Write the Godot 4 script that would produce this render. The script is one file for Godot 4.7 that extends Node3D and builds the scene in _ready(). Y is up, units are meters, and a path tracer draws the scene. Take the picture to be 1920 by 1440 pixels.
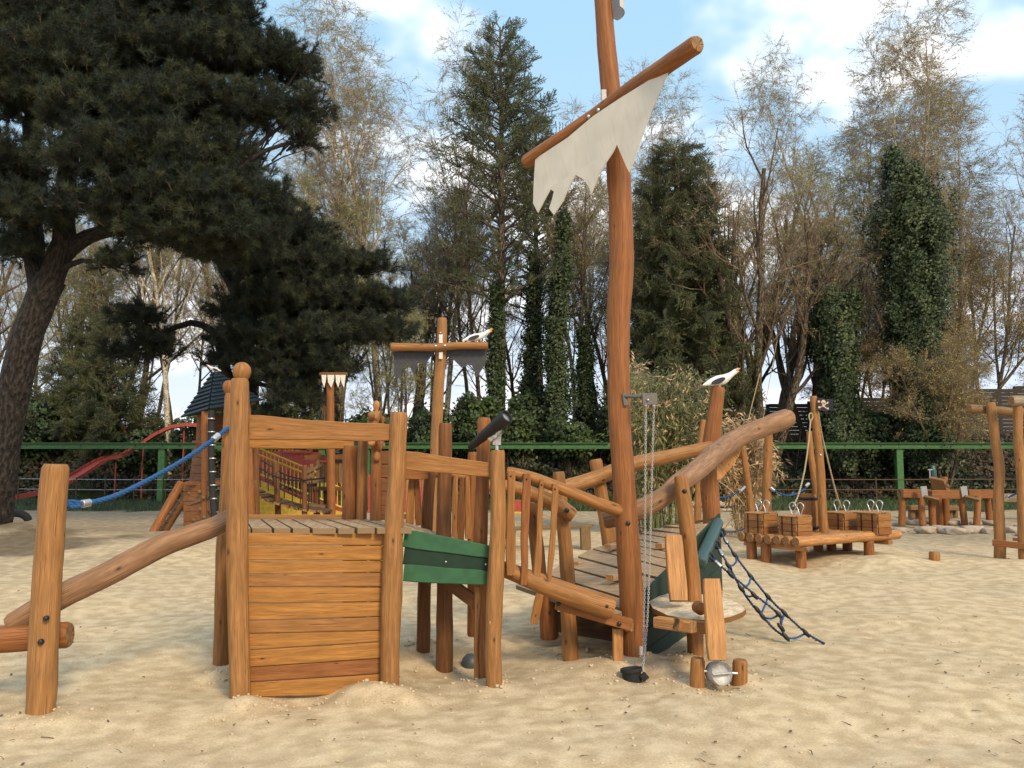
extends Node3D
# A wooden pirate ship climbing frame on a sandy playground in front of a spring wood.
var rng := RandomNumberGenerator.new()
var noise := FastNoiseLite.new()
var mats := {}
var tex := {}

func _ready():
	rng.seed = 4711
	noise.seed = 7
	noise.frequency = 1.0
	noise.fractal_octaves = 2
	var cam := Camera3D.new()
	cam.name = "camera"
	cam.position = Vector3(0, 1.6, 0)
	cam.rotation_degrees = Vector3(5.06, 0, 0)
	cam.fov = 49.0
	cam.near = 0.05
	cam.far = 900.0
	add_child(cam)
	cam.current = true
	var we := WorldEnvironment.new()
	we.name = "world_environment"
	var e := Environment.new()
	e.background_mode = Environment.BG_SKY
	var sky := Sky.new()
	var pan := PanoramaSkyMaterial.new()
	pan.panorama = sky_picture()
	pan.energy_multiplier = 1.0
	sky.sky_material = pan
	e.sky = sky
	e.background_energy_multiplier = 1.0
	e.tonemap_mode = Environment.TONE_MAPPER_LINEAR
	e.tonemap_exposure = 2.3
	e.sdfgi_enabled = true
	e.ssao_enabled = true
	e.ssil_enabled = true
	we.environment = e
	add_child(we)
	var sun := DirectionalLight3D.new()
	sun.name = "sun"
	sun.light_color = Color(1.0, 0.90, 0.73)
	sun.light_energy = 0.5
	sun.light_angular_distance = 14.0
	sun.rotation_degrees = Vector3(-36, 28, 0)
	sun.shadow_enabled = true
	add_child(sun)
	make_textures()
	make_materials()
	make_ground()
	make_ship()
	make_ship_fittings()
	make_playground()
	make_far_play()
	make_background()
	make_litter()

func sky_picture() -> ImageTexture:
	var w := 2048
	var h := 1024
	var n1 := FastNoiseLite.new()
	n1.seed = 21
	n1.frequency = 1.0
	n1.fractal_octaves = 6
	n1.fractal_gain = 0.52
	var n2 := FastNoiseLite.new()
	n2.seed = 5
	n2.frequency = 0.55
	n2.fractal_octaves = 3
	var data := PackedFloat32Array()
	data.resize(w * h * 3)
	for y in h:
		var el := (0.5 - (y + 0.5) / h) * PI
		var s := sin(el)
		var c := cos(el)
		var haze := pow(1.0 - maxf(s, 0.0), 4.0)
		var blue := Color(0.185, 0.32, 0.44).lerp(Color(0.44, 0.455, 0.50), haze)
		for x in w:
			var k := (y * w + x) * 3
			var col := Color(0.42, 0.38, 0.3)
			if s > -0.02:
				var az := ((x + 0.5) / w - 0.5) * TAU
				# clouds lie on a layer overhead, so they shrink towards the horizon
				var q := 1.0 / (maxf(s, 0.0) + 0.34)
				var p := Vector3(sin(az) * c * q * 1.6, -cos(az) * c * q * 1.6, 3.1)
				var v := n1.get_noise_3dv(p * 1.25) + 0.55 * n2.get_noise_3dv(p * 1.1 + Vector3(9, 4, 0)) + CLOUD_AMOUNT
				var t := smoothstep(-0.08, 0.42, v)
				var body := smoothstep(0.25, 0.75, v)
				var white := Color(0.72, 0.71, 0.70).lerp(Color(0.50, 0.49, 0.515), body * 0.7)
				white = white.lerp(Color(0.50, 0.495, 0.525), haze * 0.6)
				col = blue.lerp(white, t)
			data[k] = col.r
			data[k + 1] = col.g
			data[k + 2] = col.b
	var im := Image.create_from_data(w, h, false, Image.FORMAT_RGBF, data.to_byte_array())
	return ImageTexture.create_from_image(im)

const CLOUD_AMOUNT := -0.03

# ---------- naming ----------
func tag(o: Node, label := "", category := "", group := "", kind := "") -> Node:
	if label: o.set_meta("label", label)
	if category: o.set_meta("category", category)
	if group: o.set_meta("group", group)
	if kind: o.set_meta("kind", kind)
	return o

func thing(called: String, at: Vector3, label: String, category: String, group := "") -> Node3D:
	var o := Node3D.new()
	o.name = called
	o.position = at
	add_child(o, true)
	tag(o, label, category, group)
	return o

func put(parent: Node, called: String, mesh: Mesh, mat: Material = null, mat2: Material = null) -> MeshInstance3D:
	var o := MeshInstance3D.new()
	o.name = called
	o.mesh = mesh
	if mat:
		for s in mesh.get_surface_count():
			o.set_surface_override_material(s, mat2 if s == 1 and mat2 else mat)
	parent.add_child(o, true)
	if parent != self:
		o.position = -world_at(parent)   # shapes are given in the scene's own metres
	return o

func world_at(n: Node) -> Vector3:
	var p := Vector3.ZERO
	while n != self:
		p += n.position
		n = n.get_parent()
	return p

func scatter(parent: Node, called: String, mesh: Mesh, places: Array, kind := "stuff", mat: Material = null) -> MultiMeshInstance3D:
	var mm := MultiMesh.new()
	mm.transform_format = MultiMesh.TRANSFORM_3D
	mm.mesh = mesh
	mm.instance_count = places.size()
	for i in places.size():
		mm.set_instance_transform(i, places[i])
	var o := MultiMeshInstance3D.new()
	o.name = called
	o.multimesh = mm
	if mat: o.material_override = mat
	parent.add_child(o, true)
	if parent != self:
		o.position = -world_at(parent)
	if kind: o.set_meta("kind", kind)
	return o

# ---------- shapes ----------
class MB:
	# gathers vertices of one surface
	var v := PackedVector3Array()
	var n := PackedVector3Array()
	var uv := PackedVector2Array()
	var idx := PackedInt32Array()
	func vert(p: Vector3, nn: Vector3, t := Vector2.ZERO) -> int:
		v.append(p)
		n.append(nn)
		uv.append(t)
		return v.size() - 1
	func tri(a: int, b: int, c: int):
		idx.append(a)
		idx.append(b)
		idx.append(c)
	func quad(a: int, b: int, c: int, d: int):
		tri(a, b, c)
		tri(a, c, d)
	func flat(p: Array, uvs := []):
		# one flat face, corners clockwise seen from outside
		var nn: Vector3 = (p[2] - p[0]).cross(p[1] - p[0]).normalized()
		var first := v.size()
		for i in p.size():
			vert(p[i], nn, uvs[i] if uvs else Vector2.ZERO)
		for i in range(1, p.size() - 1):
			tri(first, first + i, first + i + 1)
	func arrays() -> Array:
		var a := []
		a.resize(Mesh.ARRAY_MAX)
		a[Mesh.ARRAY_VERTEX] = v
		a[Mesh.ARRAY_NORMAL] = n
		a[Mesh.ARRAY_TEX_UV] = uv
		a[Mesh.ARRAY_INDEX] = idx
		return a
	func to(m: ArrayMesh, mat: Material = null) -> ArrayMesh:
		if idx.size():
			m.add_surface_from_arrays(Mesh.PRIMITIVE_TRIANGLES, arrays())
			if mat: m.surface_set_material(m.get_surface_count() - 1, mat)
		return m
	func box(c: Vector3, x: Vector3, y: Vector3, z: Vector3):
		# half axes
		for s in [-1.0, 1.0]:
			for f in [[x, y, z], [y, z, x], [z, x, y]]:
				var o: Vector3 = c + f[0] * s
				var a: Vector3 = f[1] * s
				var b: Vector3 = f[2]
				flat([o - a - b, o - a + b, o + a + b, o + a - b])
	func tube(pts: Array, rad: Array, sides: int, v0 := 0.0, twist := 0.0):
		# a plain round tube with smooth sides and closed ends
		var side := Vector3.ZERO
		var s := 0.0
		var rings := []
		for i in pts.size():
			var t: Vector3 = (pts[mini(i + 1, pts.size() - 1)] - pts[maxi(i - 1, 0)]).normalized()
			if side == Vector3.ZERO:
				side = t.cross(Vector3.UP if absf(t.y) < 0.9 else Vector3.RIGHT).normalized()
			side = (side - t * side.dot(t)).normalized()
			var up := t.cross(side)
			if i > 0: s += pts[i].distance_to(pts[i - 1])
			var ring := []
			for k in sides + 1:
				var a := TAU * k / sides + twist * s
				var d := side * cos(a) + up * sin(a)
				ring.append(vert(pts[i] + d * rad[i], d, Vector2(float(k) / sides, v0 + s)))
			rings.append(ring)
		for i in rings.size() - 1:
			for k in sides:
				quad(rings[i][k], rings[i + 1][k], rings[i + 1][k + 1], rings[i][k + 1])
		for e in [0, pts.size() - 1]:
			if rad[e] < 0.004: continue
			var t: Vector3 = (pts[0] - pts[1]).normalized() if e == 0 else (pts[e] - pts[e - 1]).normalized()
			var c := vert(pts[e], t, Vector2(0.5, v0))
			var ring := []
			for k in sides + 1:
				ring.append(vert(v[rings[e][k]], t, Vector2(float(k) / sides, v0)))
			for k in sides:
				if e == 0: tri(c, ring[k], ring[k + 1])
				else: tri(c, ring[k + 1], ring[k])

func smooth_path(pts: Array, rad: Array, step: float) -> Array:
	var op := []
	var orad := []
	for i in pts.size() - 1:
		var a: Vector3 = pts[maxi(i - 1, 0)]
		var b: Vector3 = pts[i]
		var c: Vector3 = pts[i + 1]
		var d: Vector3 = pts[mini(i + 2, pts.size() - 1)]
		var n := maxi(1, int(ceil(b.distance_to(c) / step)))
		for k in n:
			var t := float(k) / n
			op.append(b.cubic_interpolate(c, a, d, t))
			orad.append(lerpf(rad[i], rad[i + 1], t))
	op.append(pts[-1])
	orad.append(rad[-1])
	return [op, orad]

var log_count := 0
func log_mesh(pts: Array, rad: Array, rough := 1.0, step := 0.045, sides := 18) -> ArrayMesh:
	# a peeled log: uneven girth, drawknife facets, bevelled ends with end grain
	log_count += 1
	var sd := log_count * 13.7
	var sp := smooth_path(pts, rad, step)
	var p: Array = sp[0]
	var r: Array = sp[1]
	var m := MB.new()
	var cap := MB.new()
	var side := Vector3.ZERO
	var s := 0.0
	var rings := []
	var turns := maxf(1.0, roundf(TAU * rad[0] / 0.36))
	for i in p.size():
		var t: Vector3 = (p[mini(i + 1, p.size() - 1)] - p[maxi(i - 1, 0)]).normalized()
		if side == Vector3.ZERO:
			side = t.cross(Vector3.FORWARD if absf(t.z) < 0.9 else Vector3.RIGHT).normalized()
		side = (side - t * side.dot(t)).normalized()
		var up := t.cross(side)
		if i > 0: s += p[i].distance_to(p[i - 1])
		var bev := 1.0
		if i == 0 or i == p.size() - 1: bev = 0.86
		var ring := []
		for k in sides + 1:
			var a := TAU * (k % sides) / sides
			var d := side * cos(a) + up * sin(a)
			var w := noise.get_noise_3d(cos(a) * 0.7 + sd, sin(a) * 0.7, s * 1.6 + sd) * 0.10 + noise.get_noise_3d(cos(a) * 2.4, sin(a) * 2.4 + sd, s * 4.5) * 0.045
			ring.append(m.vert(p[i] + d * r[i] * bev * (1.0 + w * rough), d, Vector2(float(k) / sides * turns, s / 2.4 + sd)))
		rings.append(ring)
	# bevel rings: draw the second and last-but-one ring close to the ends
	for e in [[0, 1], [p.size() - 1, p.size() - 2]]:
		var t: Vector3 = (p[e[0]] - p[e[1]]).normalized()
		var c := cap.vert(m.v[rings[e[0]][0]] * 0.0 + p[e[0]] + t * 0.012, t, Vector2(0.5, 0.5))
		var cr := []
		for k in sides + 1:
			var i: int = rings[e[0]][k]
			var j: int = rings[e[1]][k]
			# the ring next to the end moves up to 1.2 cm from it
			if p.size() > 3: m.v[j] = m.v[j].lerp(m.v[i] + (m.v[j] - p[e[1]]) * 0.15, 0.55)
			var a := TAU * k / sides
			cr.append(cap.vert(m.v[i] + t * 0.012, t, Vector2(0.5 + 0.48 * cos(a), 0.5 + 0.48 * sin(a))))
			m.v[i] += t * 0.012
		for k in sides:
			if e[0] == 0: cap.tri(c, cr[k], cr[k + 1])
			else: cap.tri(c, cr[k + 1], cr[k])
	for i in rings.size() - 1:
		for k in sides:
			m.quad(rings[i][k], rings[i + 1][k], rings[i + 1][k + 1], rings[i][k + 1])
	smooth_normals(m, sides)
	var am := ArrayMesh.new()
	m.to(am)
	cap.to(am)
	return am

func smooth_normals(m: MB, _sides: int):
	# normals from the faces, joined across the seam where positions agree
	var sum := PackedVector3Array()
	sum.resize(m.v.size())
	for i in range(0, m.idx.size(), 3):
		var a := m.idx[i]
		var b := m.idx[i + 1]
		var c := m.idx[i + 2]
		var f := (m.v[c] - m.v[a]).cross(m.v[b] - m.v[a])
		sum[a] += f
		sum[b] += f
		sum[c] += f
	var seam := {}
	for i in m.v.size():
		var key := m.v[i].snapped(Vector3.ONE * 0.0004)
		seam[key] = seam.get(key, Vector3.ZERO) + sum[i]
	for i in m.v.size():
		m.n[i] = seam[m.v[i].snapped(Vector3.ONE * 0.0004)].normalized()

func log_part(parent: Node, called: String, pts: Array, rad: Array, tone := 0, rough := 1.0) -> MeshInstance3D:
	return put(parent, called, log_mesh(pts, rad, rough), wood(tone), mats.end_grain)

func plank_mesh(a: Vector3, b: Vector3, across: Vector3, w: float, th: float, wavy := 0.0, w2 := -1.0, ch := 0.006) -> ArrayMesh:
	# a sawn board from a to b; «across» points over its width, its face normal is the third axis
	log_count += 1
	var sd := log_count * 7.31
	var t := (b - a).normalized()
	across = (across - t * across.dot(t)).normalized()
	var nn := t.cross(across)
	if w2 < 0.0: w2 = w
	var n := 1 if wavy == 0.0 else maxi(3, int(a.distance_to(b) / 0.08))
	var m := MB.new()
	var cap := MB.new()
	var rings := []
	var L := a.distance_to(b)
	for i in n + 1:
		var f := float(i) / n
		var hw := lerpf(w, w2, f) / 2
		var top := hw + noise.get_noise_2d(f * L * 1.5, sd) * wavy
		var bot := hw + noise.get_noise_2d(f * L * 1.5, sd + 50.0) * wavy
		if wavy > 0.0 and (i == 0 or i == n):
			top -= minf(0.004, hw * 0.1)
			bot -= minf(0.004, hw * 0.1)
		var c := a.lerp(b, f)
		var h := th / 2
		var ring := [
			c + across * (top - ch) + nn * h, c + across * top + nn * (h - ch), c + across * top - nn * (h - ch), c + across * (top - ch) - nn * h,
			c - across * (bot - ch) - nn * h, c - across * bot - nn * (h - ch), c - across * bot + nn * (h - ch), c - across * (bot - ch) + nn * h]
		rings.append(ring)
	var vv := sd
	var uu := fmod(sd * 0.37, 1.0)
	for i in n:
		var per := 0.0
		for k in 8:
			var p: Vector3 = rings[i][k]
			var q: Vector3 = rings[i][(k + 1) % 8]
			var p2: Vector3 = rings[i + 1][k]
			var q2: Vector3 = rings[i + 1][(k + 1) % 8]
			var u0 := uu + per / 0.36
			per += [0.008, th, 0.008, w][k % 4] if k != 3 and k != 7 else w
			var u1 := uu + per / 0.36
			var v0 := vv + L * i / n / 2.4
			var v1 := vv + L * (i + 1) / n / 2.4
			m.flat([p, q, q2, p2], [Vector2(u0, v0), Vector2(u1, v0), Vector2(u1, v1), Vector2(u0, v1)])
	for e in [0, n]:
		var ring: Array = rings[e].duplicate()
		var uvs := []
		for q in ring:
			var dd: Vector3 = q - (a if e == 0 else b)
			uvs.append(Vector2(0.5 + dd.dot(across) / 0.5 + sd, 0.9 + dd.dot(nn) / 0.5))
		if e == 0:
			ring.reverse()
			uvs.reverse()
		cap.flat(ring, uvs)
	var am := ArrayMesh.new()
	m.to(am)
	cap.to(am)
	return am

func plank(parent: Node, called: String, a: Vector3, b: Vector3, across: Vector3, w: float, th: float, tone := 0, wavy := 0.0, w2 := -1.0) -> MeshInstance3D:
	var o := put(parent, called, plank_mesh(a, b, across, w, th, wavy, w2), wood(tone), mats.end_grain)
	return o

func slab_mesh(poly: Array, th: float, uv_scale := Vector2.ONE, uv_off := Vector2.ZERO) -> ArrayMesh:
	# a flat sheet of real thickness with the given outline
	var nn := Vector3.ZERO
	var c := Vector3.ZERO
	for p in poly: c += p / poly.size()
	for i in poly.size():
		nn += (poly[i] - c).cross(poly[(i + 1) % poly.size()] - c)
	nn = nn.normalized()
	var x: Vector3 = (poly[1] - poly[0]).normalized()
	x = (x - nn * x.dot(nn)).normalized()
	var y := nn.cross(x)
	var flat := PackedVector2Array()
	for p in poly: flat.append(Vector2((p - c).dot(x), (p - c).dot(y)))
	var tris := Geometry2D.triangulate_polygon(flat)
	var m := MB.new()
	for s in [1.0, -1.0]:
		var first := m.v.size()
		for i in poly.size():
			m.vert(c + x * flat[i].x + y * flat[i].y + nn * th * 0.5 * s, nn * s, flat[i] * uv_scale + uv_off)
		for i in range(0, tris.size(), 3):
			var a: Vector2 = flat[tris[i]]
			var b: Vector2 = flat[tris[i + 1]]
			var d: Vector2 = flat[tris[i + 2]]
			var ccw := (b - a).cross(d - a) > 0.0
			if ccw == (s > 0.0): m.tri(first + tris[i], first + tris[i + 2], first + tris[i + 1])
			else: m.tri(first + tris[i], first + tris[i + 1], first + tris[i + 2])
	for i in poly.size():
		var j := (i + 1) % poly.size()
		var p := c + x * flat[i].x + y * flat[i].y
		var q := c + x * flat[j].x + y * flat[j].y
		m.flat([p + nn * th / 2, q + nn * th / 2, q - nn * th / 2, p - nn * th / 2])
	return m.to(ArrayMesh.new())

func lathe_mesh(a: Vector3, axis: Vector3, prof: Array, sides := 20) -> ArrayMesh:
	# prof: pairs (along the axis, radius), drawn with smooth sides
	axis = axis.normalized()
	var side := axis.cross(Vector3.UP if absf(axis.y) < 0.9 else Vector3.RIGHT).normalized()
	var up := axis.cross(side)
	var m := MB.new()
	for i in prof.size():
		for k in sides + 1:
			var g := TAU * (k % sides) / sides
			m.vert(a + axis * prof[i].x + (side * cos(g) + up * sin(g)) * prof[i].y, Vector3.UP, Vector2(float(k) / sides, prof[i].x))
	for i in prof.size() - 1:
		for k in sides:
			var b := i * (sides + 1) + k
			m.quad(b, b + sides + 1, b + sides + 2, b + 1)
	smooth_normals(m, sides)
	return m.to(ArrayMesh.new())

func lathe(parent: Node, called: String, a: Vector3, axis: Vector3, prof: Array, mat: Material, sides := 20) -> MeshInstance3D:
	return put(parent, called, lathe_mesh(a, axis, prof, sides), mat)

func rod(parent: Node, called: String, a: Vector3, b: Vector3, r: float, mat: Material, sides := 10) -> MeshInstance3D:
	var L := a.distance_to(b)
	return lathe(parent, called, a, b - a, [Vector2(0, 0), Vector2(0, r * 0.8), Vector2(r * 0.2, r), Vector2(L - r * 0.2, r), Vector2(L, r * 0.8), Vector2(L, 0)], mat, sides)

func bolt(parent: Node, at: Vector3, axis: Vector3, r := 0.017, mat: Material = null) -> MeshInstance3D:
	axis = axis.normalized()
	return lathe(parent, "bolt", at - axis * 0.02, axis, [Vector2(0, r), Vector2(0.022, r), Vector2(0.028, r * 0.8), Vector2(0.03, 0)], mat if mat else mats.bolt, 10)

func rope_mesh(pts: Array, r: float, strands := 3, pitch := 0.09, step := 0.02) -> ArrayMesh:
	# laid rope: strands wound round each other
	var rad := []
	for p in pts: rad.append(r)
	var sp := smooth_path(pts, rad, step)
	var p: Array = sp[0]
	var m := MB.new()
	if strands < 2:
		m.tube(p, sp[1], 7)
		return m.to(ArrayMesh.new())
	for k in strands:
		var side := Vector3.ZERO
		var s := 0.0
		var q := []
		var qr := []
		for i in p.size():
			var t: Vector3 = (p[mini(i + 1, p.size() - 1)] - p[maxi(i - 1, 0)]).normalized()
			if side == Vector3.ZERO:
				side = t.cross(Vector3.UP if absf(t.y) < 0.9 else Vector3.RIGHT).normalized()
			side = (side - t * side.dot(t)).normalized()
			if i > 0: s += p[i].distance_to(p[i - 1])
			var a := TAU * (float(k) / strands + s / pitch)
			q.append(p[i] + (side * cos(a) + t.cross(side) * sin(a)) * r * 0.5)
			qr.append(r * 0.56)
		m.tube(q, qr, 6)
	return m.to(ArrayMesh.new())

func rope(parent: Node, called: String, pts: Array, r: float, mat: Material, strands := 3, pitch := 0.09, step := 0.02) -> MeshInstance3D:
	return put(parent, called, rope_mesh(pts, r, strands, pitch, step), mat)

func sag(a: Vector3, b: Vector3, drop: float, n := 8) -> Array:
	var out := []
	for i in n + 1:
		var f := float(i) / n
		out.append(a.lerp(b, f) + Vector3.DOWN * drop * 4.0 * f * (1.0 - f))
	return out

func between(a: Vector3, b: Vector3, f: float) -> Vector3:
	return a.lerp(b, f)

# ---------- textures and materials ----------
func make_textures():
	var w := 256
	var h := 1024
	var n1 := FastNoiseLite.new()
	n1.seed = 3
	n1.frequency = 1.0
	n1.fractal_octaves = 3
	var knots := []
	var kr := RandomNumberGenerator.new()
	kr.seed = 12
	for i in 4:
		knots.append(Vector3(kr.randf(), kr.randf_range(0.05, 0.95), kr.randf_range(0.6, 1.2)))
	var col := Image.create(w, h, false, Image.FORMAT_RGB8)
	var hgt := Image.create(w, h, false, Image.FORMAT_RGB8)
	for y in h:
		var v := absf(float(y) / h * 2.0 - 1.0) * 2.4   # mirrored along the grain, so it repeats without a seam
		for x in w:
			var g := TAU * x / w
			var cx := cos(g)
			var cz := sin(g)
			var warp := n1.get_noise_3d(cx * 1.1, v * 0.9, cz * 1.1) * 0.55
			var dark := 0.0
			for k in knots:
				var dx := absf(float(x) / w - k.x)
				dx = minf(dx, 1.0 - dx) * 0.36
				var dy := (absf(float(y) / h - k.y)) * 2.4
				var q: float = (dx * dx * 3.2 + dy * dy * 0.55) / (k.z * k.z)
				if q < 0.02:
					warp += 0.30 * exp(-q / 0.0016)
					dark = maxf(dark, exp(-q / 0.0003) * 0.5)
			var rings := sin((cx * 3.3 + cz * 2.1 + warp * 7.0) * 3.0 + warp * 9.0)
			var fine := n1.get_noise_3d(cx * 22.0, v * 2.2, cz * 22.0)
			var hair := n1.get_noise_3d(cx * 60.0, v * 5.0, cz * 60.0)
			var blot := n1.get_noise_3d(cx * 1.6 + 7.0, v * 1.4, cz * 1.6)
			var crack := smoothstep(0.36, 0.44, n1.get_noise_3d(cx * 13.0 + 30.0, v * 0.5, cz * 13.0)) * smoothstep(0.0, 0.25, blot + 0.1)
			var t := 0.88 + rings * 0.02 + fine * 0.06 + hair * 0.05 + blot * 0.17
			t *= (1.0 - dark) * (1.0 - crack * 0.5)
			t = clampf(t, 0.12, 1.0)
			col.set_pixel(x, y, Color(t, t * (0.93 + 0.07 * t), t * (0.86 + 0.14 * t)))
			var hh := clampf(0.5 + fine * 0.22 + hair * 0.18 + rings * 0.03 - crack * 0.4 - dark * 0.1, 0.0, 1.0)
			hgt.set_pixel(x, y, Color(hh, hh, hh))
	tex.wood = ImageTexture.create_from_image(col)
	hgt.bump_map_to_normal_map(2.0)
	tex.wood_n = ImageTexture.create_from_image(hgt)
	# end grain: rings round a heart, with radial checks
	var es := 128
	var eg := Image.create(es, es, false, Image.FORMAT_RGB8)
	for y in es:
		for x in es:
			var p := Vector2(x + 0.5, y + 0.5) / es - Vector2(0.46, 0.53)
			var r := p.length() + 0.03 * n1.get_noise_2d(p.x * 5.0, p.y * 5.0)
			var t := 0.80 + 0.10 * sin(r * 95.0) + 0.12 * n1.get_noise_2d(p.x * 12.0, p.y * 12.0)
			var rad := n1.get_noise_2d(p.angle() * 2.5, 3.0)
			if rad > 0.33: t *= 0.62
			eg.set_pixel(x, y, Color(t, t * 0.97, t * 0.92))
	tex.end = ImageTexture.create_from_image(eg)
	# sand: grains, damp clumps and bits
	tex.sand = noise_tex(1024, 31, 0.012, 5, Color(0.88, 0.865, 0.84), Color(1.0, 1.0, 1.0), 0.25, 0.75, false)
	tex.sand_n = noise_tex(1024, 33, 0.022, 5, Color.BLACK, Color.WHITE, 0.0, 1.0, true, 9.0)
	tex.grain = noise_tex(512, 35, 0.35, 2, Color(0.88, 0.875, 0.865), Color(1, 1, 1), 0.2, 0.8, false)
	tex.bark = noise_tex(256, 41, 0.03, 4, Color(0.45, 0.42, 0.40), Color(1, 1, 1), 0.3, 0.7, false)
	tex.bark_n = noise_tex(256, 41, 0.03, 4, Color.BLACK, Color.WHITE, 0.0, 1.0, true, 12.0)
	tex.mottle = noise_tex(512, 51, 0.02, 4, Color(0.88, 0.88, 0.88), Color(1, 1, 1), 0.3, 0.7, false)
	tex.birch = birch_tex()
	var si := Image.create(256, 256, false, Image.FORMAT_RGB8)
	for y in 256:
		for x in 256:
			var f := n1.get_noise_2d(x * 0.012, y * 0.012)
			var st := smoothstep(0.12, 0.5, n1.get_noise_2d(x * 0.09 + 50.0, y * 0.012))
			var wv := n1.get_noise_2d(x * 0.4, y * 0.4)
			var t := 0.95 + f * 0.05 - st * 0.012 + wv * 0.03
			si.set_pixel(x, y, Color(t, t - st * 0.012, t - st * 0.035))
	tex.sail = ImageTexture.create_from_image(si)

func noise_tex(size: int, sd: int, freq: float, oct: int, lo: Color, hi: Color, a: float, b: float, normal: bool, strength := 6.0) -> NoiseTexture2D:
	var n := FastNoiseLite.new()
	n.seed = sd
	n.frequency = freq
	n.fractal_octaves = oct
	var t := NoiseTexture2D.new()
	t.width = size
	t.height = size
	t.seamless = true
	t.noise = n
	if normal:
		t.as_normal_map = true
		t.bump_strength = strength
	else:
		var g := Gradient.new()
		g.set_color(0, lo)
		g.set_color(1, hi)
		g.set_offset(0, a)
		g.set_offset(1, b)
		t.color_ramp = g
	return t

func birch_tex() -> ImageTexture:
	var im := Image.create(64, 256, false, Image.FORMAT_RGB8)
	for y in 256:
		for x in 64:
			var g := TAU * x / 64.0
			var b := noise.get_noise_3d(cos(g) * 1.2, y * 0.23, sin(g) * 1.2)
			var c := noise.get_noise_3d(cos(g) * 0.7 + 9.0, y * 0.03, sin(g) * 0.7)
			var t := 1.0 - 0.75 * smoothstep(0.22, 0.4, b) - 0.35 * smoothstep(0.1, 0.5, c)
			im.set_pixel(x, y, Color(t, t * 0.97, t * 0.92))
	return ImageTexture.create_from_image(im)

func lin(r: float, g: float, b: float) -> Color:
	return Color(r, g, b).linear_to_srgb()

func plain_mat(r: float, g: float, b: float, rough := 0.7, metal := 0.0) -> StandardMaterial3D:
	var m := StandardMaterial3D.new()
	m.albedo_color = lin(r, g, b)
	m.roughness = rough
	m.metallic = metal
	return m

func mottled(r: float, g: float, b: float, rough := 0.7, metal := 0.0, size := 1.5) -> StandardMaterial3D:
	var m := plain_mat(r, g, b, rough, metal)
	m.albedo_texture = tex.mottle
	m.uv1_triplanar = true
	m.uv1_world_triplanar = true
	m.uv1_scale = Vector3.ONE * size
	return m

func leaf_mat(r: float, g: float, b: float, glow := 0.35, rough := 0.6) -> StandardMaterial3D:
	var m := plain_mat(r, g, b, rough)
	m.backlight_enabled = true
	m.backlight = Color(glow, glow, glow)
	m.cull_mode = BaseMaterial3D.CULL_DISABLED
	return m

func wood_mat(r: float, g: float, b: float, rough := 0.55) -> StandardMaterial3D:
	var m := plain_mat(r, g, b, rough)
	m.albedo_texture = tex.wood
	m.normal_enabled = true
	m.normal_texture = tex.wood_n
	m.normal_scale = 0.4
	m.metallic_specular = 0.35
	return m

func wood(tone: int) -> Material:
	return mats.wood[clampi(tone, 0, mats.wood.size() - 1)]

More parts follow.
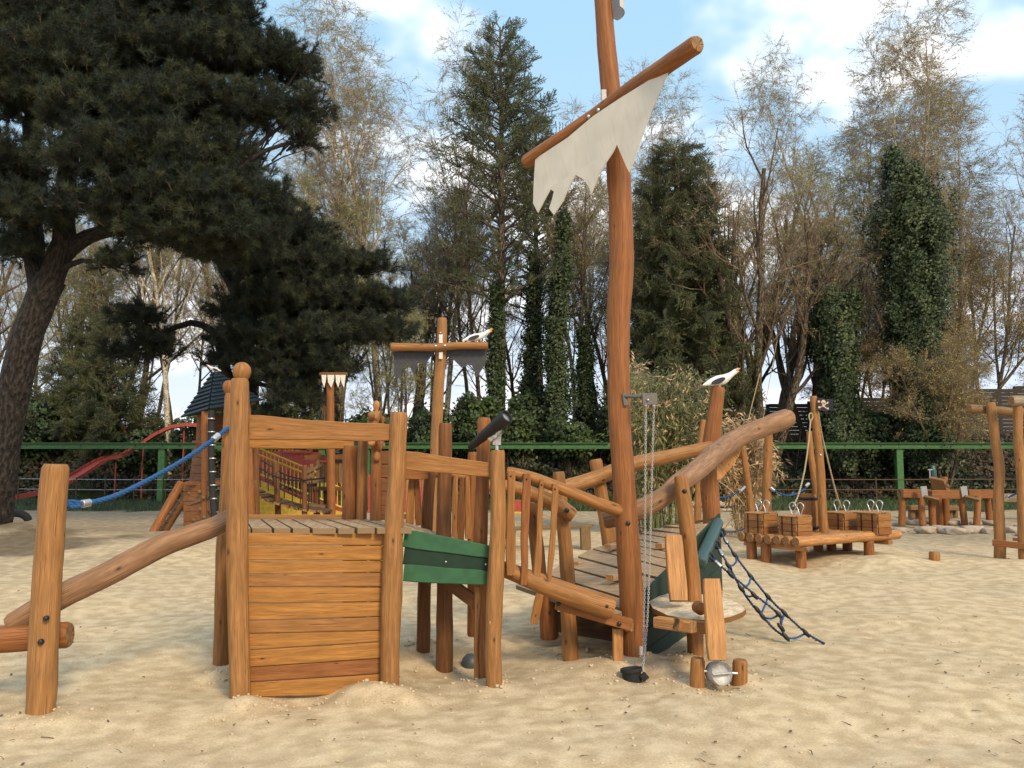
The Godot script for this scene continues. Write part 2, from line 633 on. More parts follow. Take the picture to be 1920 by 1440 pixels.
func make_materials():
	# stained timber: 0 honey, 1 orange, 2 red brown, 3 darker, 4 pale walked-on boards, 5 weathered grey brown, 6 old dark, 7 pale new board, 8 amber panel
	mats.wood = [
		wood_mat(0.395, 0.194, 0.070), wood_mat(0.385, 0.178, 0.059), wood_mat(0.33, 0.130, 0.043), wood_mat(0.22, 0.095, 0.036),
		wood_mat(0.47, 0.33, 0.205, 0.85), wood_mat(0.26, 0.165, 0.085, 0.8), wood_mat(0.14, 0.085, 0.05, 0.8), wood_mat(0.55, 0.27, 0.10), wood_mat(0.455, 0.21, 0.055), wood_mat(0.34, 0.27, 0.20, 0.85), wood_mat(0.34, 0.19, 0.105, 0.65), wood_mat(0.075, 0.062, 0.050, 0.9)]
	var eg := plain_mat(0.42, 0.23, 0.10, 0.8)
	eg.albedo_texture = tex.end
	mats.end_grain = eg
	mats.bolt = plain_mat(0.012, 0.012, 0.013, 0.45)
	mats.steel = plain_mat(0.55, 0.55, 0.56, 0.35, 0.9)
	mats.zinc = mottled(0.46, 0.45, 0.44, 0.5, 0.35, 6.0)
	mats.black = mottled(0.006, 0.006, 0.007, 0.5, 0.0, 0.6)
	mats.bracket = mottled(0.17, 0.155, 0.14, 0.5, 0.4, 5.0)
	mats.drum = mottled(0.58, 0.57, 0.56, 0.5, 0.2, 5.0)
	mats.white = mottled(0.78, 0.76, 0.70, 0.6, 0.0, 3.0)
	mats.gull = mottled(0.82, 0.81, 0.79, 0.6, 0.0, 3.0)
	mats.sail = plain_mat(0.68, 0.63, 0.54, 0.75)
	mats.sail.albedo_texture = tex.sail
	mats.grey_sail = mottled(0.045, 0.045, 0.05, 0.5, 0.0, 1.2)
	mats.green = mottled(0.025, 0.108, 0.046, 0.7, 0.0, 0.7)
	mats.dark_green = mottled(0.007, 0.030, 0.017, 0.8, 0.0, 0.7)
	mats.pipe_green = mottled(0.035, 0.085, 0.085, 0.4, 0.0, 2.0)
	mats.beam_green = mottled(0.052, 0.155, 0.040, 0.5, 0.0, 0.7)
	mats.blue_rope = mottled(0.010, 0.085, 0.26, 0.7, 0.0, 9.0)
	mats.navy_rope = mottled(0.012, 0.035, 0.10, 0.7, 0.0, 9.0)
	mats.hemp = mottled(0.42, 0.33, 0.20, 0.85, 0.0, 9.0)
	mats.red = mottled(0.42, 0.065, 0.042, 0.5, 0.0, 1.0)
	mats.yellow = mottled(0.62, 0.40, 0.030, 0.5, 0.0, 0.8)
	mats.orange = plain_mat(0.75, 0.30, 0.04, 0.5)
	mats.roof = mottled(0.006, 0.020, 0.034, 0.5, 0.0, 3.0)
	mats.rubber = mottled(0.015, 0.015, 0.016, 0.8)
	mats.rock = mottled(0.42, 0.34, 0.26, 0.9, 0.0, 1.6)
	mats.skull = mottled(0.62, 0.47, 0.37, 0.7)
	mats.navy = mottled(0.018, 0.02, 0.035, 0.7)
	mats.bark = plain_mat(0.19, 0.145, 0.10, 0.95)
	mats.bark.albedo_texture = tex.bark
	mats.bark.normal_enabled = true
	mats.bark.normal_texture = tex.bark_n
	mats.pine_bark = mats.bark.duplicate()
	mats.pine_bark.albedo_color = lin(0.036, 0.028, 0.023)
	mats.pine_bark.uv1_scale = Vector3(3, 0.5, 1)
	mats.bark.uv1_scale = Vector3(2, 0.4, 1)
	mats.pale_bark = mats.bark.duplicate()
	mats.pale_bark.albedo_color = lin(0.30, 0.22, 0.145)
	mats.birch = plain_mat(0.60, 0.55, 0.47, 0.8)
	mats.birch.albedo_texture = tex.birch
	mats.birch.uv1_scale = Vector3(1, 0.35, 1)

# ---------- the sand and the bank ----------
var mounds := []

func smooth(a: float, b: float, x: float) -> float:
	return smoothstep(a, b, x)

func gh(x: float, z: float) -> float:
	# height of the ground in metres
	var d := -z
	var y := noise.get_noise_2d(x * 0.32, z * 0.32) * 0.06 + noise.get_noise_2d(x * 1.3 + 40.0, z * 1.3) * 0.010
	y *= smooth(0.0, 5.0, d + 2.0) * 0.6 + 0.4
	if d > 26.0:
		y += smooth(30.3, 36.0, d + noise.get_noise_2d(x * 0.2, 3.0) * 2.0) * 2.0
	for m in mounds:
		var dx: float = x - m.x
		var dz: float = z - m.y
		if absf(dx) < m.z * 2.2 and absf(dz) < m.z * 2.2:
			y += m.w * exp(-(dx * dx + dz * dz) / (m.z * m.z))
	return y

func mound(p: Vector3, r: float, h: float):
	mounds.append(Vector4(p.x, p.z, r, h))

func graded(stops: Array) -> PackedFloat32Array:
	# stops: pairs (end, step)
	var out := PackedFloat32Array()
	var x: float = stops[0].x
	out.append(x)
	for i in range(1, stops.size()):
		while x < stops[i].x - 1e-4:
			x = minf(stops[i].x, x + stops[i].y)
			out.append(x)
	return out

func make_ground():
	mound(Vector3(-1.746, 0.000, -5.703), 0.16, 0.075)
	mound(Vector3(-0.985, 0.000, -5.931), 0.24, 0.11)
	mound(Vector3(-0.722, 0.000, -5.866), 0.14, 0.05)
	mound(Vector3(-2.819, 0.000, -5.340), 0.20, 0.04)
	mound(Vector3(1.158, 0.000, -6.478), 0.35, 0.07)
	mound(Vector3(0.679, 0.000, -6.478), 0.30, 0.06)
	mound(Vector3(-1.387, 0.000, -5.931), 0.20, -0.05)
	mound(Vector3(0.909, 0.000, -6.280), 0.18, -0.04)
	mound(Vector3(1.440, 0.000, -5.997), 0.14, -0.05)
	mound(Vector3(-0.453, 0.000, -6.673), 0.45, -0.06)
	mound(Vector3(4.451, 0.000, -12.748), 0.9, -0.16)
	mound(Vector3(6.020, 0.000, -13.405), 0.5, 0.09)
	mound(Vector3(6.521, 0.000, -13.201), 0.5, -0.09)
	mound(Vector3(-10.059, 0.000, -17.116), 1.2, 0.30)
	mound(Vector3(-7.625, 0.000, -16.056), 2.5, 0.16)
	mound(Vector3(-5.467, 0.000, -13.906), 1.5, 0.14)
	mound(Vector3(10.785, 0.000, -20.508), 1.6, -0.12)
	for b in [Vector3(-2.169, 0.000, -6.478), Vector3(-0.121, 0.000, -6.135), Vector3(-0.223, 0.000, -6.354), Vector3(-0.549, 0.000, -6.845), Vector3(-0.753, 0.000, -7.337), Vector3(0.947, 0.000, -6.673), Vector3(0.475, 0.000, -7.178), Vector3(1.389, 0.000, -6.623), Vector3(1.285, 0.000, -5.997), Vector3(1.606, 0.000, -6.107)]:
		mound(b, rng.randf_range(0.10, 0.16), rng.randf_range(0.03, 0.06))
	var xs := graded([Vector2(-400, 0), Vector2(-60, 20), Vector2(-24, 2), Vector2(-10, 0.35), Vector2(-4.5, 0.08), Vector2(4.5, 0.03), Vector2(10, 0.08), Vector2(24, 0.35), Vector2(60, 2), Vector2(400, 20)])
	var ds := graded([Vector2(-300, 0), Vector2(-20, 20), Vector2(-2, 1), Vector2(3.4, 0.2), Vector2(8.5, 0.03), Vector2(14, 0.07), Vector2(26, 0.25), Vector2(60, 0.8), Vector2(500, 20)])
	var nx := xs.size()
	var nd := ds.size()
	var hs := PackedFloat32Array()
	hs.resize(nx * nd)
	for j in nd:
		for i in nx:
			hs[j * nx + i] = gh(xs[i], -ds[j])
	# footprints and small clods
	var pr := RandomNumberGenerator.new()
	pr.seed = 99
	for k in 1100:
		var d := pr.randf_range(3.6, 13.5)
		var x := pr.randf_range(-1.0, 1.0) * (d * 0.68 + 0.6)
		var foot := k % 5 < 3
		var rx := pr.randf_range(0.035, 0.06) if foot else pr.randf_range(0.04, 0.16)
		var rz := pr.randf_range(0.09, 0.13) if foot else rx * pr.randf_range(0.6, 1.4)
		var deep := pr.randf_range(0.003, 0.010) if foot else pr.randf_range(-0.005, 0.005)
		var a := pr.randf() * TAU
		var reach := maxf(rx, rz) * 1.9
		var i0 := xs.bsearch(x - reach)
		var i1 := xs.bsearch(x + reach)
		var j0 := ds.bsearch(d - reach)
		var j1 := ds.bsearch(d + reach)
		var ca := cos(a)
		var sa := sin(a)
		for j in range(j0, mini(j1, nd)):
			for i in range(i0, mini(i1, nx)):
				var ex := xs[i] - x
				var ez := ds[j] - d
				var u := (ex * ca + ez * sa) / rx
				var v := (-ex * sa + ez * ca) / rz
				var q := u * u + v * v
				if q < 4.0:
					hs[j * nx + i] += -deep * exp(-q * 1.4) + deep * 0.3 * exp(-(sqrt(q) - 1.35) * (sqrt(q) - 1.35) * 7.0)
	var lump := FastNoiseLite.new()
	lump.seed = 64
	lump.frequency = 1.0
	lump.fractal_octaves = 3
	for j in nd:
		if ds[j] < 3.0 or ds[j] > 26.0: continue
		for i in nx:
			if absf(xs[i]) > 24.0: continue
			hs[j * nx + i] += lump.get_noise_2d(xs[i] * 5.0, ds[j] * 5.0) * 0.002
	var m := MB.new()
	var colors := PackedColorArray()
	for j in nd:
		for i in nx:
			var x := xs[i]
			var d := ds[j]
			var y := hs[j * nx + i]
			var ia := maxi(i - 1, 0)
			var ib := mini(i + 1, nx - 1)
			var ja := maxi(j - 1, 0)
			var jb := mini(j + 1, nd - 1)
			var gx := (hs[j * nx + ib] - hs[j * nx + ia]) / (xs[ib] - xs[ia])
			var gd := (hs[jb * nx + i] - hs[ja * nx + i]) / (ds[jb] - ds[ja])
			m.vert(Vector3(x, y, -d), Vector3(-gx, 1.0, gd).normalized(), Vector2(x, d) / 3.1)
			# dry sand, trodden darker soil farther off, the dug clay by the water table, grass and leaf mould on the bank
			var pn := noise.get_noise_2d(x * 0.5 + 11.0, d * 0.5)
			var c := Color(0.67, 0.535, 0.36)
			c = c.lerp(Color(0.59, 0.475, 0.33), smoothstep(-0.1, 0.5, pn) * 0.55)
			var soil := smoothstep(-5.0, -9.0, x + pn * 3.0) * smoothstep(10.0, 13.5, d + pn * 2.0)
			soil = maxf(soil, smoothstep(16.5, 21.0, d + pn * 4.0) * 0.75)
			var wet := exp(-(pow((x - 10.5) / 3.4, 2.0) + pow((d - 18.5) / 2.6, 2.0)))
			soil = maxf(soil, minf(1.0, wet * 1.5))
			c = c.lerp(Color(0.33, 0.275, 0.205), soil * 0.8)
			var dug := smoothstep(1.0, 0.55, Vector2((x + 8.9) / 1.9, (d - 14.6) / 2.6).length() + pn * 0.8)
			c = c.lerp(Color(0.19, 0.15, 0.11), dug * 0.85)
			var gr := smoothstep(25.5, 27.2, d + pn * 1.5)
			c = c.lerp(Color(0.055, 0.075, 0.022), gr)
			c = c.lerp(Color(0.05, 0.04, 0.026), smoothstep(30.2, 31.4, d + pn))
			colors.append(c)
	for j in nd - 1:
		for i in nx - 1:
			var a := j * nx + i
			m.quad(a, a + nx, a + nx + 1, a + 1)
	var arr := m.arrays()
	arr[Mesh.ARRAY_COLOR] = colors
	var am := ArrayMesh.new()
	am.add_surface_from_arrays(Mesh.PRIMITIVE_TRIANGLES, arr)
	var sm := StandardMaterial3D.new()
	sm.vertex_color_use_as_albedo = true
	sm.albedo_texture = tex.sand
	sm.detail_enabled = true
	sm.detail_blend_mode = BaseMaterial3D.BLEND_MODE_MUL
	sm.detail_albedo = tex.grain
	sm.detail_uv_layer = BaseMaterial3D.DETAIL_UV_1
	sm.roughness = 1.0
	sm.metallic_specular = 0.1
	sm.normal_enabled = true
	sm.normal_texture = tex.sand_n
	sm.normal_scale = 0.2
	tag(put(self, "ground", am, sm), "pale trodden sand with footprints, rising to a bank below the wood", "ground", "", "structure")

# ---------- the pirate ship climbing frame ----------
func make_ship():
	var s := thing("pirate_ship", Vector3(-0.6, 0, -6.6), "large honey-coloured timber pirate ship climbing frame with a tall crooked mast", "climbing frame")
	# entrance: leaning post, sloping log and low log
	var p := log_part(s, "post", [Vector3(-2.932, -0.098, -5.400), Vector3(-2.943, 0.300, -5.420), Vector3(-2.954, 1.023, -5.450), Vector3(-2.935, 1.552, -5.450)], [0.087, 0.087, 0.084, 0.08], 0)
	bolt(p, Vector3(-2.889, 0.613, -5.325), Vector3(0, 0, 1))
	bolt(p, Vector3(-2.915, 0.471, -5.325), Vector3(0, 0, 1))
	log_part(s, "hand_log", [Vector3(-3.267, 0.521, -5.620), Vector3(-3.000, 0.679, -5.680), Vector3(-2.716, 0.837, -5.850), Vector3(-2.478, 0.992, -6.100), Vector3(-2.246, 1.085, -6.350), Vector3(-2.118, 1.169, -6.500)], [0.075, 0.083, 0.083, 0.08, 0.075, 0.072], 10)
	log_part(s, "low_log", [Vector3(-4.222, 0.352, -5.600), Vector3(-3.602, 0.399, -5.600), Vector3(-3.246, 0.437, -5.580), Vector3(-2.895, 0.456, -5.620)], [0.085, 0.085, 0.087, 0.086], 2)
	# stern posts
	var b1 := log_part(s, "post", [Vector3(-1.840, -0.150, -5.900), Vector3(-1.875, 0.435, -5.900), Vector3(-1.901, 1.085, -5.900), Vector3(-1.905, 1.637, -5.900), Vector3(-1.913, 2.149, -5.900)], [0.072, 0.073, 0.072, 0.069, 0.064], 0)
	lathe(b1, "ball_finial", Vector3(-1.905, 2.137, -5.900), Vector3(0.05, 1, 0), [Vector2(-0.01, 0.03), Vector2(0.012, 0.034), Vector2(0.022, 0.045), Vector2(0.045, 0.058), Vector2(0.075, 0.064), Vector2(0.105, 0.058), Vector2(0.128, 0.040), Vector2(0.138, 0.02), Vector2(0.14, 0)], wood(1))
	var b2 := log_part(s, "post", [Vector3(-2.288, -0.133, -6.800), Vector3(-2.293, 0.588, -6.800), Vector3(-2.286, 1.217, -6.800), Vector3(-2.270, 2.115, -6.800)], [0.062, 0.062, 0.058, 0.052], 1)
	lathe(b2, "ball_finial", Vector3(-2.283, 2.111, -6.800), Vector3(-0.05, 1, 0), [Vector2(-0.01, 0.025), Vector2(0.01, 0.03), Vector2(0.02, 0.04), Vector2(0.045, 0.052), Vector2(0.072, 0.056), Vector2(0.1, 0.048), Vector2(0.118, 0.03), Vector2(0.124, 0)], wood(2))
	log_part(s, "post", [Vector3(-0.862, -0.155, -6.100), Vector3(-0.863, 0.248, -6.100), Vector3(-0.856, 0.581, -6.100), Vector3(-0.847, 1.067, -6.100), Vector3(-0.830, 1.523, -6.100), Vector3(-0.819, 1.923, -6.100)], [0.068, 0.066, 0.074, 0.068, 0.065, 0.062], 0)
	# boards of the stern wall: left and right ends of every joint
	var ly := [Vector3(-1.849, 1.083, -5.960), Vector3(-1.847, 0.993, -5.960), Vector3(-1.844, 0.892, -5.960), Vector3(-1.841, 0.797, -5.960), Vector3(-1.839, 0.711, -5.960), Vector3(-1.836, 0.597, -5.960), Vector3(-1.833, 0.481, -5.960), Vector3(-1.830, 0.394, -5.960), Vector3(-1.824, 0.282, -5.960), Vector3(-1.817, 0.167, -5.960), Vector3(-1.810, 0.067, -5.960), Vector3(-1.804, -0.036, -5.960)]
	var ry := [Vector3(-0.914, 1.068, -6.140), Vector3(-0.913, 0.977, -6.140), Vector3(-0.915, 0.871, -6.140), Vector3(-0.914, 0.788, -6.140), Vector3(-0.917, 0.686, -6.140), Vector3(-0.915, 0.581, -6.140), Vector3(-0.914, 0.477, -6.140), Vector3(-0.916, 0.380, -6.140), Vector3(-0.915, 0.302, -6.140), Vector3(-0.918, 0.187, -6.140), Vector3(-0.916, 0.080, -6.140), Vector3(-0.914, -0.056, -6.140)]
	var tones := [8, 8, 8, 1, 8, 8, 1, 8, 8, 2, 8]
	for i in 11:
		var a: Vector3 = (ly[i] + ly[i + 1]) / 2
		var b: Vector3 = (ry[i] + ry[i + 1]) / 2
		var j := Vector3(0, 0, rng.randf_range(-0.004, 0.004))
		plank(s, "wall_board", a + j, b + j, Vector3.UP, ly[i].distance_to(ly[i + 1]) - 0.004, 0.028, tones[i], 0.0, ry[i].distance_to(ry[i + 1]) - 0.004)
	# stern deck boards, front end to back end
	var dk := [[466, 470, 452, 458], [473, 509, 461, 487], [514, 544, 491, 515], [549, 580, 519, 545], [586, 629, 550, 581], [634, 664, 585, 611], [670, 702, 616, 642], [707, 738, 647, 673], [743, 772, 678, 704]]
	var fl: Vector3 = Vector3(-1.854, 1.110, -5.995)
	var fr: Vector3 = Vector3(-0.714, 1.110, -6.064)
	var bl: Vector3 = Vector3(-2.209, 1.110, -6.942)
	var br: Vector3 = Vector3(-1.104, 1.110, -6.882)
	for d in dk:
		var lift := Vector3(0, rng.randf_range(-0.022, -0.019), 0)
		var c0 := fl.lerp(fr, (d[0] - 466) / 306.0) + lift
		var c1 := fl.lerp(fr, (d[1] - 466) / 306.0) + lift
		var c2 := bl.lerp(br, (d[3] - 452) / 252.0) + lift
		var c3 := bl.lerp(br, (d[2] - 452) / 252.0) + lift
		put(s, "deck_board", slab_mesh([c0, c1, c2, c3], 0.04, Vector2(2.8, 0.42), Vector2(d[0] * 0.37, d[1] * 0.21)), wood(4))
	plank(s, "deck_beam", Vector3(-1.860, 1.060, -6.020), Vector3(-0.923, 1.043, -6.200), Vector3.FORWARD, 0.05, 0.03, 3)
	plank(s, "kerb_board", Vector3(-2.265, 1.122, -6.950), Vector3(-1.390, 1.119, -7.000), Vector3.UP, 0.045, 0.03, 7)
	# rails of the stern
	plank(s, "rail_board", Vector3(-1.867, 1.821, -5.950), Vector3(-0.859, 1.781, -6.120), Vector3.UP, 0.18, 0.045, 1, 0.012, 0.118)
	plank(s, "rail_board", Vector3(-2.282, 1.735, -6.950), Vector3(-1.308, 1.723, -7.000), Vector3.UP, 0.10, 0.05, 8, 0.01, 0.092)
	plank(s, "rail_board", Vector3(-0.773, 1.588, -6.130), Vector3(-0.155, 1.518, -6.170), Vector3.UP, 0.135, 0.045, 1, 0.01, 0.105)
	plank(s, "rail_board", Vector3(-1.041, 1.473, -6.950), Vector3(-0.692, 1.468, -7.000), Vector3.UP, 0.082, 0.05, 2, 0.01)
	# posts at the back of the stern
	log_part(s, "post", [Vector3(-1.313, 0.175, -7.000), Vector3(-1.334, 1.162, -7.000), Vector3(-1.343, 1.696, -7.000)], [0.062, 0.062, 0.058], 2)
	log_part(s, "post", [Vector3(-1.218, 0.185, -6.950), Vector3(-1.229, 1.166, -6.950), Vector3(-1.225, 1.748, -6.950)], [0.045, 0.045, 0.042], 1)
	log_part(s, "post", [Vector3(-1.078, 0.216, -6.800), Vector3(-1.090, 1.112, -6.800), Vector3(-1.090, 1.706, -6.800)], [0.042, 0.045, 0.04], 2)
	for i in 5:
		plank(s, "back_board", Vector3(-1.062, 1.608, -6.850).lerp(Vector3(-1.056, 1.163, -6.850), i / 4.0), Vector3(-0.935, 1.608, -6.900).lerp(Vector3(-0.930, 1.160, -6.900), i / 4.0), Vector3.UP, 0.107, 0.03, 3)
	# bridge: green boards
	var gt := [[Vector3(-0.779, 1.030, -6.140), Vector3(-0.163, 0.927, -6.200), 0.132, 0.094], [Vector3(-0.780, 0.907, -6.155), Vector3(-0.163, 0.833, -6.215), 0.132, 0.098], [Vector3(-0.777, 0.786, -6.140), Vector3(-0.162, 0.738, -6.200), 0.124, 0.106]]
	for i in 3:
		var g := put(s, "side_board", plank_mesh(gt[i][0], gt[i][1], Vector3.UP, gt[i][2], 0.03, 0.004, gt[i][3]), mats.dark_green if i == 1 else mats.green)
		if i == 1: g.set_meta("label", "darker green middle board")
	bolt(s, Vector3(-0.477, 0.858, -6.170), Vector3(0, 0, 1), 0.009, mats.steel)
	bolt(s, Vector3(-0.189, 0.838, -6.190), Vector3(0, 0, 1), 0.009, mats.steel)
	# bridge posts
	var dpost := log_part(s, "post", [Vector3(-0.117, -0.127, -6.130), Vector3(-0.133, 0.315, -6.130), Vector3(-0.118, 0.763, -6.130), Vector3(-0.100, 1.141, -6.130), Vector3(-0.104, 1.446, -6.130), Vector3(-0.104, 1.650, -6.130)], [0.062, 0.058, 0.06, 0.056, 0.055, 0.054], 0)
	bolt(dpost, Vector3(-0.147, 0.443, -6.080), Vector3(0, 0, 1), 0.018, mats.wood[7])
	log_part(s, "post", [Vector3(-0.219, -0.113, -6.350), Vector3(-0.229, 0.462, -6.350), Vector3(-0.234, 1.006, -6.350), Vector3(-0.220, 1.520, -6.350), Vector3(-0.209, 1.896, -6.350)], [0.052, 0.053, 0.053, 0.05, 0.05], 2)
	plank(s, "brace", Vector3(-0.256, -0.005, -6.300), Vector3(-0.259, 0.663, -6.300), Vector3.RIGHT, 0.042, 0.03, 1, 0.02)
	plank(s, "brace", Vector3(-0.494, 0.673, -6.500), Vector3(-0.264, 0.535, -6.350), Vector3.UP, 0.10, 0.03, 3)
	log_part(s, "post", [Vector3(-0.529, -0.079, -6.750), Vector3(-0.529, 0.513, -6.750), Vector3(-0.540, 1.011, -6.750), Vector3(-0.536, 1.515, -6.750), Vector3(-0.534, 1.872, -6.750)], [0.066, 0.065, 0.06, 0.055, 0.053], 3)
	log_part(s, "post", [Vector3(-0.737, -0.050, -7.150), Vector3(-0.730, 0.536, -7.150), Vector3(-0.716, 1.020, -7.150), Vector3(-0.693, 1.483, -7.150)], [0.056, 0.056, 0.052, 0.05], 3)
	log_part(s, "post", [Vector3(-0.334, 0.114, -7.300), Vector3(-0.338, 0.963, -7.300), Vector3(-0.341, 1.645, -7.300)], [0.045, 0.045, 0.04], 2)
	# bridge floor, stepping down to the bow
	for i in 9:
		var f := i / 8.0
		var a: Vector3 = Vector3(-0.735, 1.054, -6.250).lerp(Vector3(-0.099, 0.803, -6.350), f)
		var b: Vector3 = Vector3(-0.943, 1.076, -7.000).lerp(Vector3(-0.161, 0.800, -7.350), f)
		plank(s, "deck_board", a, b, Vector3(1, -0.25, 0), 0.115, 0.04, 4)
	# far rail of the bridge with its balusters
	log_part(s, "rail_log", [Vector3(-0.698, 1.487, -7.200), Vector3(-0.502, 1.468, -7.250), Vector3(-0.296, 1.379, -7.350), Vector3(0.000, 1.348, -7.450), Vector3(0.204, 1.278, -7.550), Vector3(0.405, 1.186, -7.600), Vector3(0.543, 1.092, -7.600)], [0.045, 0.045, 0.05, 0.06, 0.064, 0.066, 0.064], 1)
	bolt(s, Vector3(0.484, 1.145, -7.500), Vector3(0, 0, 1), 0.022)
	for q in [[Vector3(-0.485, 1.455, -7.200), Vector3(-0.482, 0.927, -7.200), 1], [Vector3(-0.426, 1.442, -7.200), Vector3(-0.427, 0.882, -7.200), 3], [Vector3(-0.377, 1.450, -7.220), Vector3(-0.366, 0.925, -7.220), 1], [Vector3(-0.840, 1.444, -7.100), Vector3(-0.853, 1.046, -7.100), 1], [Vector3(-0.791, 1.453, -7.100), Vector3(-0.773, 1.046, -7.100), 2]]:
		plank(s, "baluster", q[0], q[1], Vector3.RIGHT, 0.055, 0.035, q[2], 0.02)
	# near rail of the bridge
	log_part(s, "rail_log", [Vector3(-0.028, 1.505, -6.280), Vector3(0.159, 1.457, -6.300), Vector3(0.399, 1.365, -6.350), Vector3(0.587, 1.285, -6.450), Vector3(0.821, 1.203, -6.550)], [0.036, 0.042, 0.046, 0.048, 0.05], 1)
	for q in [[Vector3(-0.008, 1.510, -6.220), Vector3(-0.012, 0.758, -6.220), 0.062, 1], [Vector3(0.110, 1.490, -6.240), Vector3(0.082, 0.687, -6.240), 0.05, 2], [Vector3(0.221, 1.446, -6.270), Vector3(0.176, 0.667, -6.270), 0.046, 1], [Vector3(0.320, 1.415, -6.280), Vector3(0.269, 0.639, -6.280), 0.046, 1]]:
		var bp := plank(s, "baluster", q[0], q[1], Vector3.RIGHT, q[2], 0.042, q[3], 0.016)
		bolt(bp, between(q[0], q[1], 0.05) + Vector3(0, 0, 0.02), Vector3(0, 0, 1), 0.007)
	plank(s, "baluster", Vector3(0.020, 1.504, -6.350), Vector3(-0.047, 1.011, -6.300), Vector3.RIGHT, 0.03, 0.03, 2, 0.01)
	var kl := log_part(s, "kerb_log", [Vector3(-0.137, 0.820, -6.280), Vector3(0.098, 0.732, -6.300), Vector3(0.393, 0.613, -6.320), Vector3(0.734, 0.502, -6.320)], [0.05, 0.066, 0.078, 0.082], 1)
	bolt(kl, Vector3(0.690, 0.531, -6.240), Vector3(0, 0, 1), 0.012)
	var bm := plank(s, "bearer", Vector3(0.331, 0.523, -6.420), Vector3(0.891, 0.363, -6.420), Vector3.UP, 0.085, 0.07, 2)
	bolt(bm, Vector3(0.345, 0.526, -6.380), Vector3(0, 0, 1), 0.018)
	bolt(bm, Vector3(0.795, 0.379, -6.380), Vector3(0, 0, 1), 0.018)
	plank(s, "bearer", Vector3(0.873, 0.367, -6.400), Vector3(0.872, 0.273, -7.400), Vector3.UP, 0.09, 0.06, 1)
	log_part(s, "post", [Vector3(0.458, 0.022, -6.750), Vector3(0.451, 0.226, -6.750), Vector3(0.432, 0.493, -6.750)], [0.06, 0.06, 0.058], 1)
	plank(s, "post", Vector3(0.794, -0.017, -6.500), Vector3(0.797, 0.324, -6.500), Vector3.RIGHT, 0.075, 0.08, 7)
	log_part(s, "post", [Vector3(0.316, 0.092, -7.300), Vector3(0.308, 0.291, -7.300), Vector3(0.300, 0.558, -7.300)], [0.08, 0.08, 0.08], 2)
	plank(s, "brace", Vector3(0.183, 0.230, -7.200), Vector3(0.236, 0.484, -7.150), Vector3.RIGHT, 0.065, 0.05, 7, 0.01)
	plank(s, "bearer", Vector3(0.362, 0.225, -7.300), Vector3(0.892, 0.156, -7.200), Vector3.UP, 0.16, 0.06, 6)
	# posts along the far side
	log_part(s, "post", [Vector3(0.517, 0.313, -7.700), Vector3(0.490, 0.690, -7.700), Vector3(0.458, 1.071, -7.700), Vector3(0.422, 1.469, -7.700)], [0.066, 0.064, 0.06, 0.056], 1)
	log_part(s, "post", [Vector3(0.265, 0.376, -7.900), Vector3(0.237, 0.715, -7.900), Vector3(0.188, 1.180, -7.900)], [0.066, 0.066, 0.06], 3)
	var h2 := log_part(s, "post", [Vector3(1.058, 0.672, -9.200), Vector3(1.025, 0.882, -9.200), Vector3(0.971, 1.197, -9.200), Vector3(0.910, 1.582, -9.200)], [0.082, 0.08, 0.072, 0.067], 1)
	bolt(h2, Vector3(0.968, 1.390, -9.050), Vector3(0, 0, 1), 0.03)
	log_part(s, "rail_log", [Vector3(0.276, 1.170, -8.800), Vector3(0.506, 1.280, -8.950), Vector3(0.859, 1.377, -9.100), Vector3(1.261, 1.531, -9.100), Vector3(1.615, 1.605, -9.150), Vector3(1.915, 1.669, -9.200), Vector3(2.190, 1.727, -9.250)], [0.075, 0.078, 0.08, 0.08, 0.078, 0.075, 0.072], 0)
	# bow deck
	var lf := [Vector3(0.024, 0.460, -7.757), Vector3(0.312, 0.480, -8.352), Vector3(0.855, 0.640, -9.125), Vector3(1.376, 0.800, -9.164), Vector3(1.813, 0.970, -8.848)]
	var rt := [Vector3(0.711, 0.420, -6.366), Vector3(0.982, 0.480, -6.727), Vector3(1.398, 0.640, -7.502), Vector3(1.770, 0.800, -8.232), Vector3(2.163, 0.970, -8.965)]
	var cells := []
	for i in 4:
		var n: int = [2, 3, 4, 4][i]
		for k in n:
			cells.append([lf[i].lerp(lf[i + 1], k / float(n)), lf[i].lerp(lf[i + 1], (k + 1) / float(n)), rt[i].lerp(rt[i + 1], k / float(n)), rt[i].lerp(rt[i + 1], (k + 1) / float(n))])
	for q in cells:
		var f := 0.075
		var c0: Vector3 = q[0].lerp(q[1], f)
		var c1: Vector3 = q[0].lerp(q[1], 1.0 - f)
		var c2: Vector3 = q[2].lerp(q[3], 1.0 - f)
		var c3: Vector3 = q[2].lerp(q[3], f)
		var dn := Vector3.DOWN * rng.randf_range(0.017, 0.022)
		put(s, "deck_board", slab_mesh([c0 + dn, c1 + dn, c2 + dn, c3 + dn], 0.036, Vector2(2.8, 0.42), Vector2(c0.x * 7.3, c0.z * 3.1)), wood(4))
	for q in [Vector3(0.675, 0.520, -8.522), Vector3(1.020, 0.670, -8.738), Vector3(0.893, 0.540, -7.429), Vector3(1.668, 0.760, -9.293), Vector3(1.470, 0.720, -8.316), Vector3(1.835, 0.840, -8.705)]:
		var o: Vector3 = q
		put(s, "foot_block", plank_mesh(o + Vector3(-0.05, 0.035, 0.05), o + Vector3(0.05, 0.035, -0.05), Vector3(1, 0, 1), 0.09, 0.05, 0.008), wood(4), mats.wood[7])
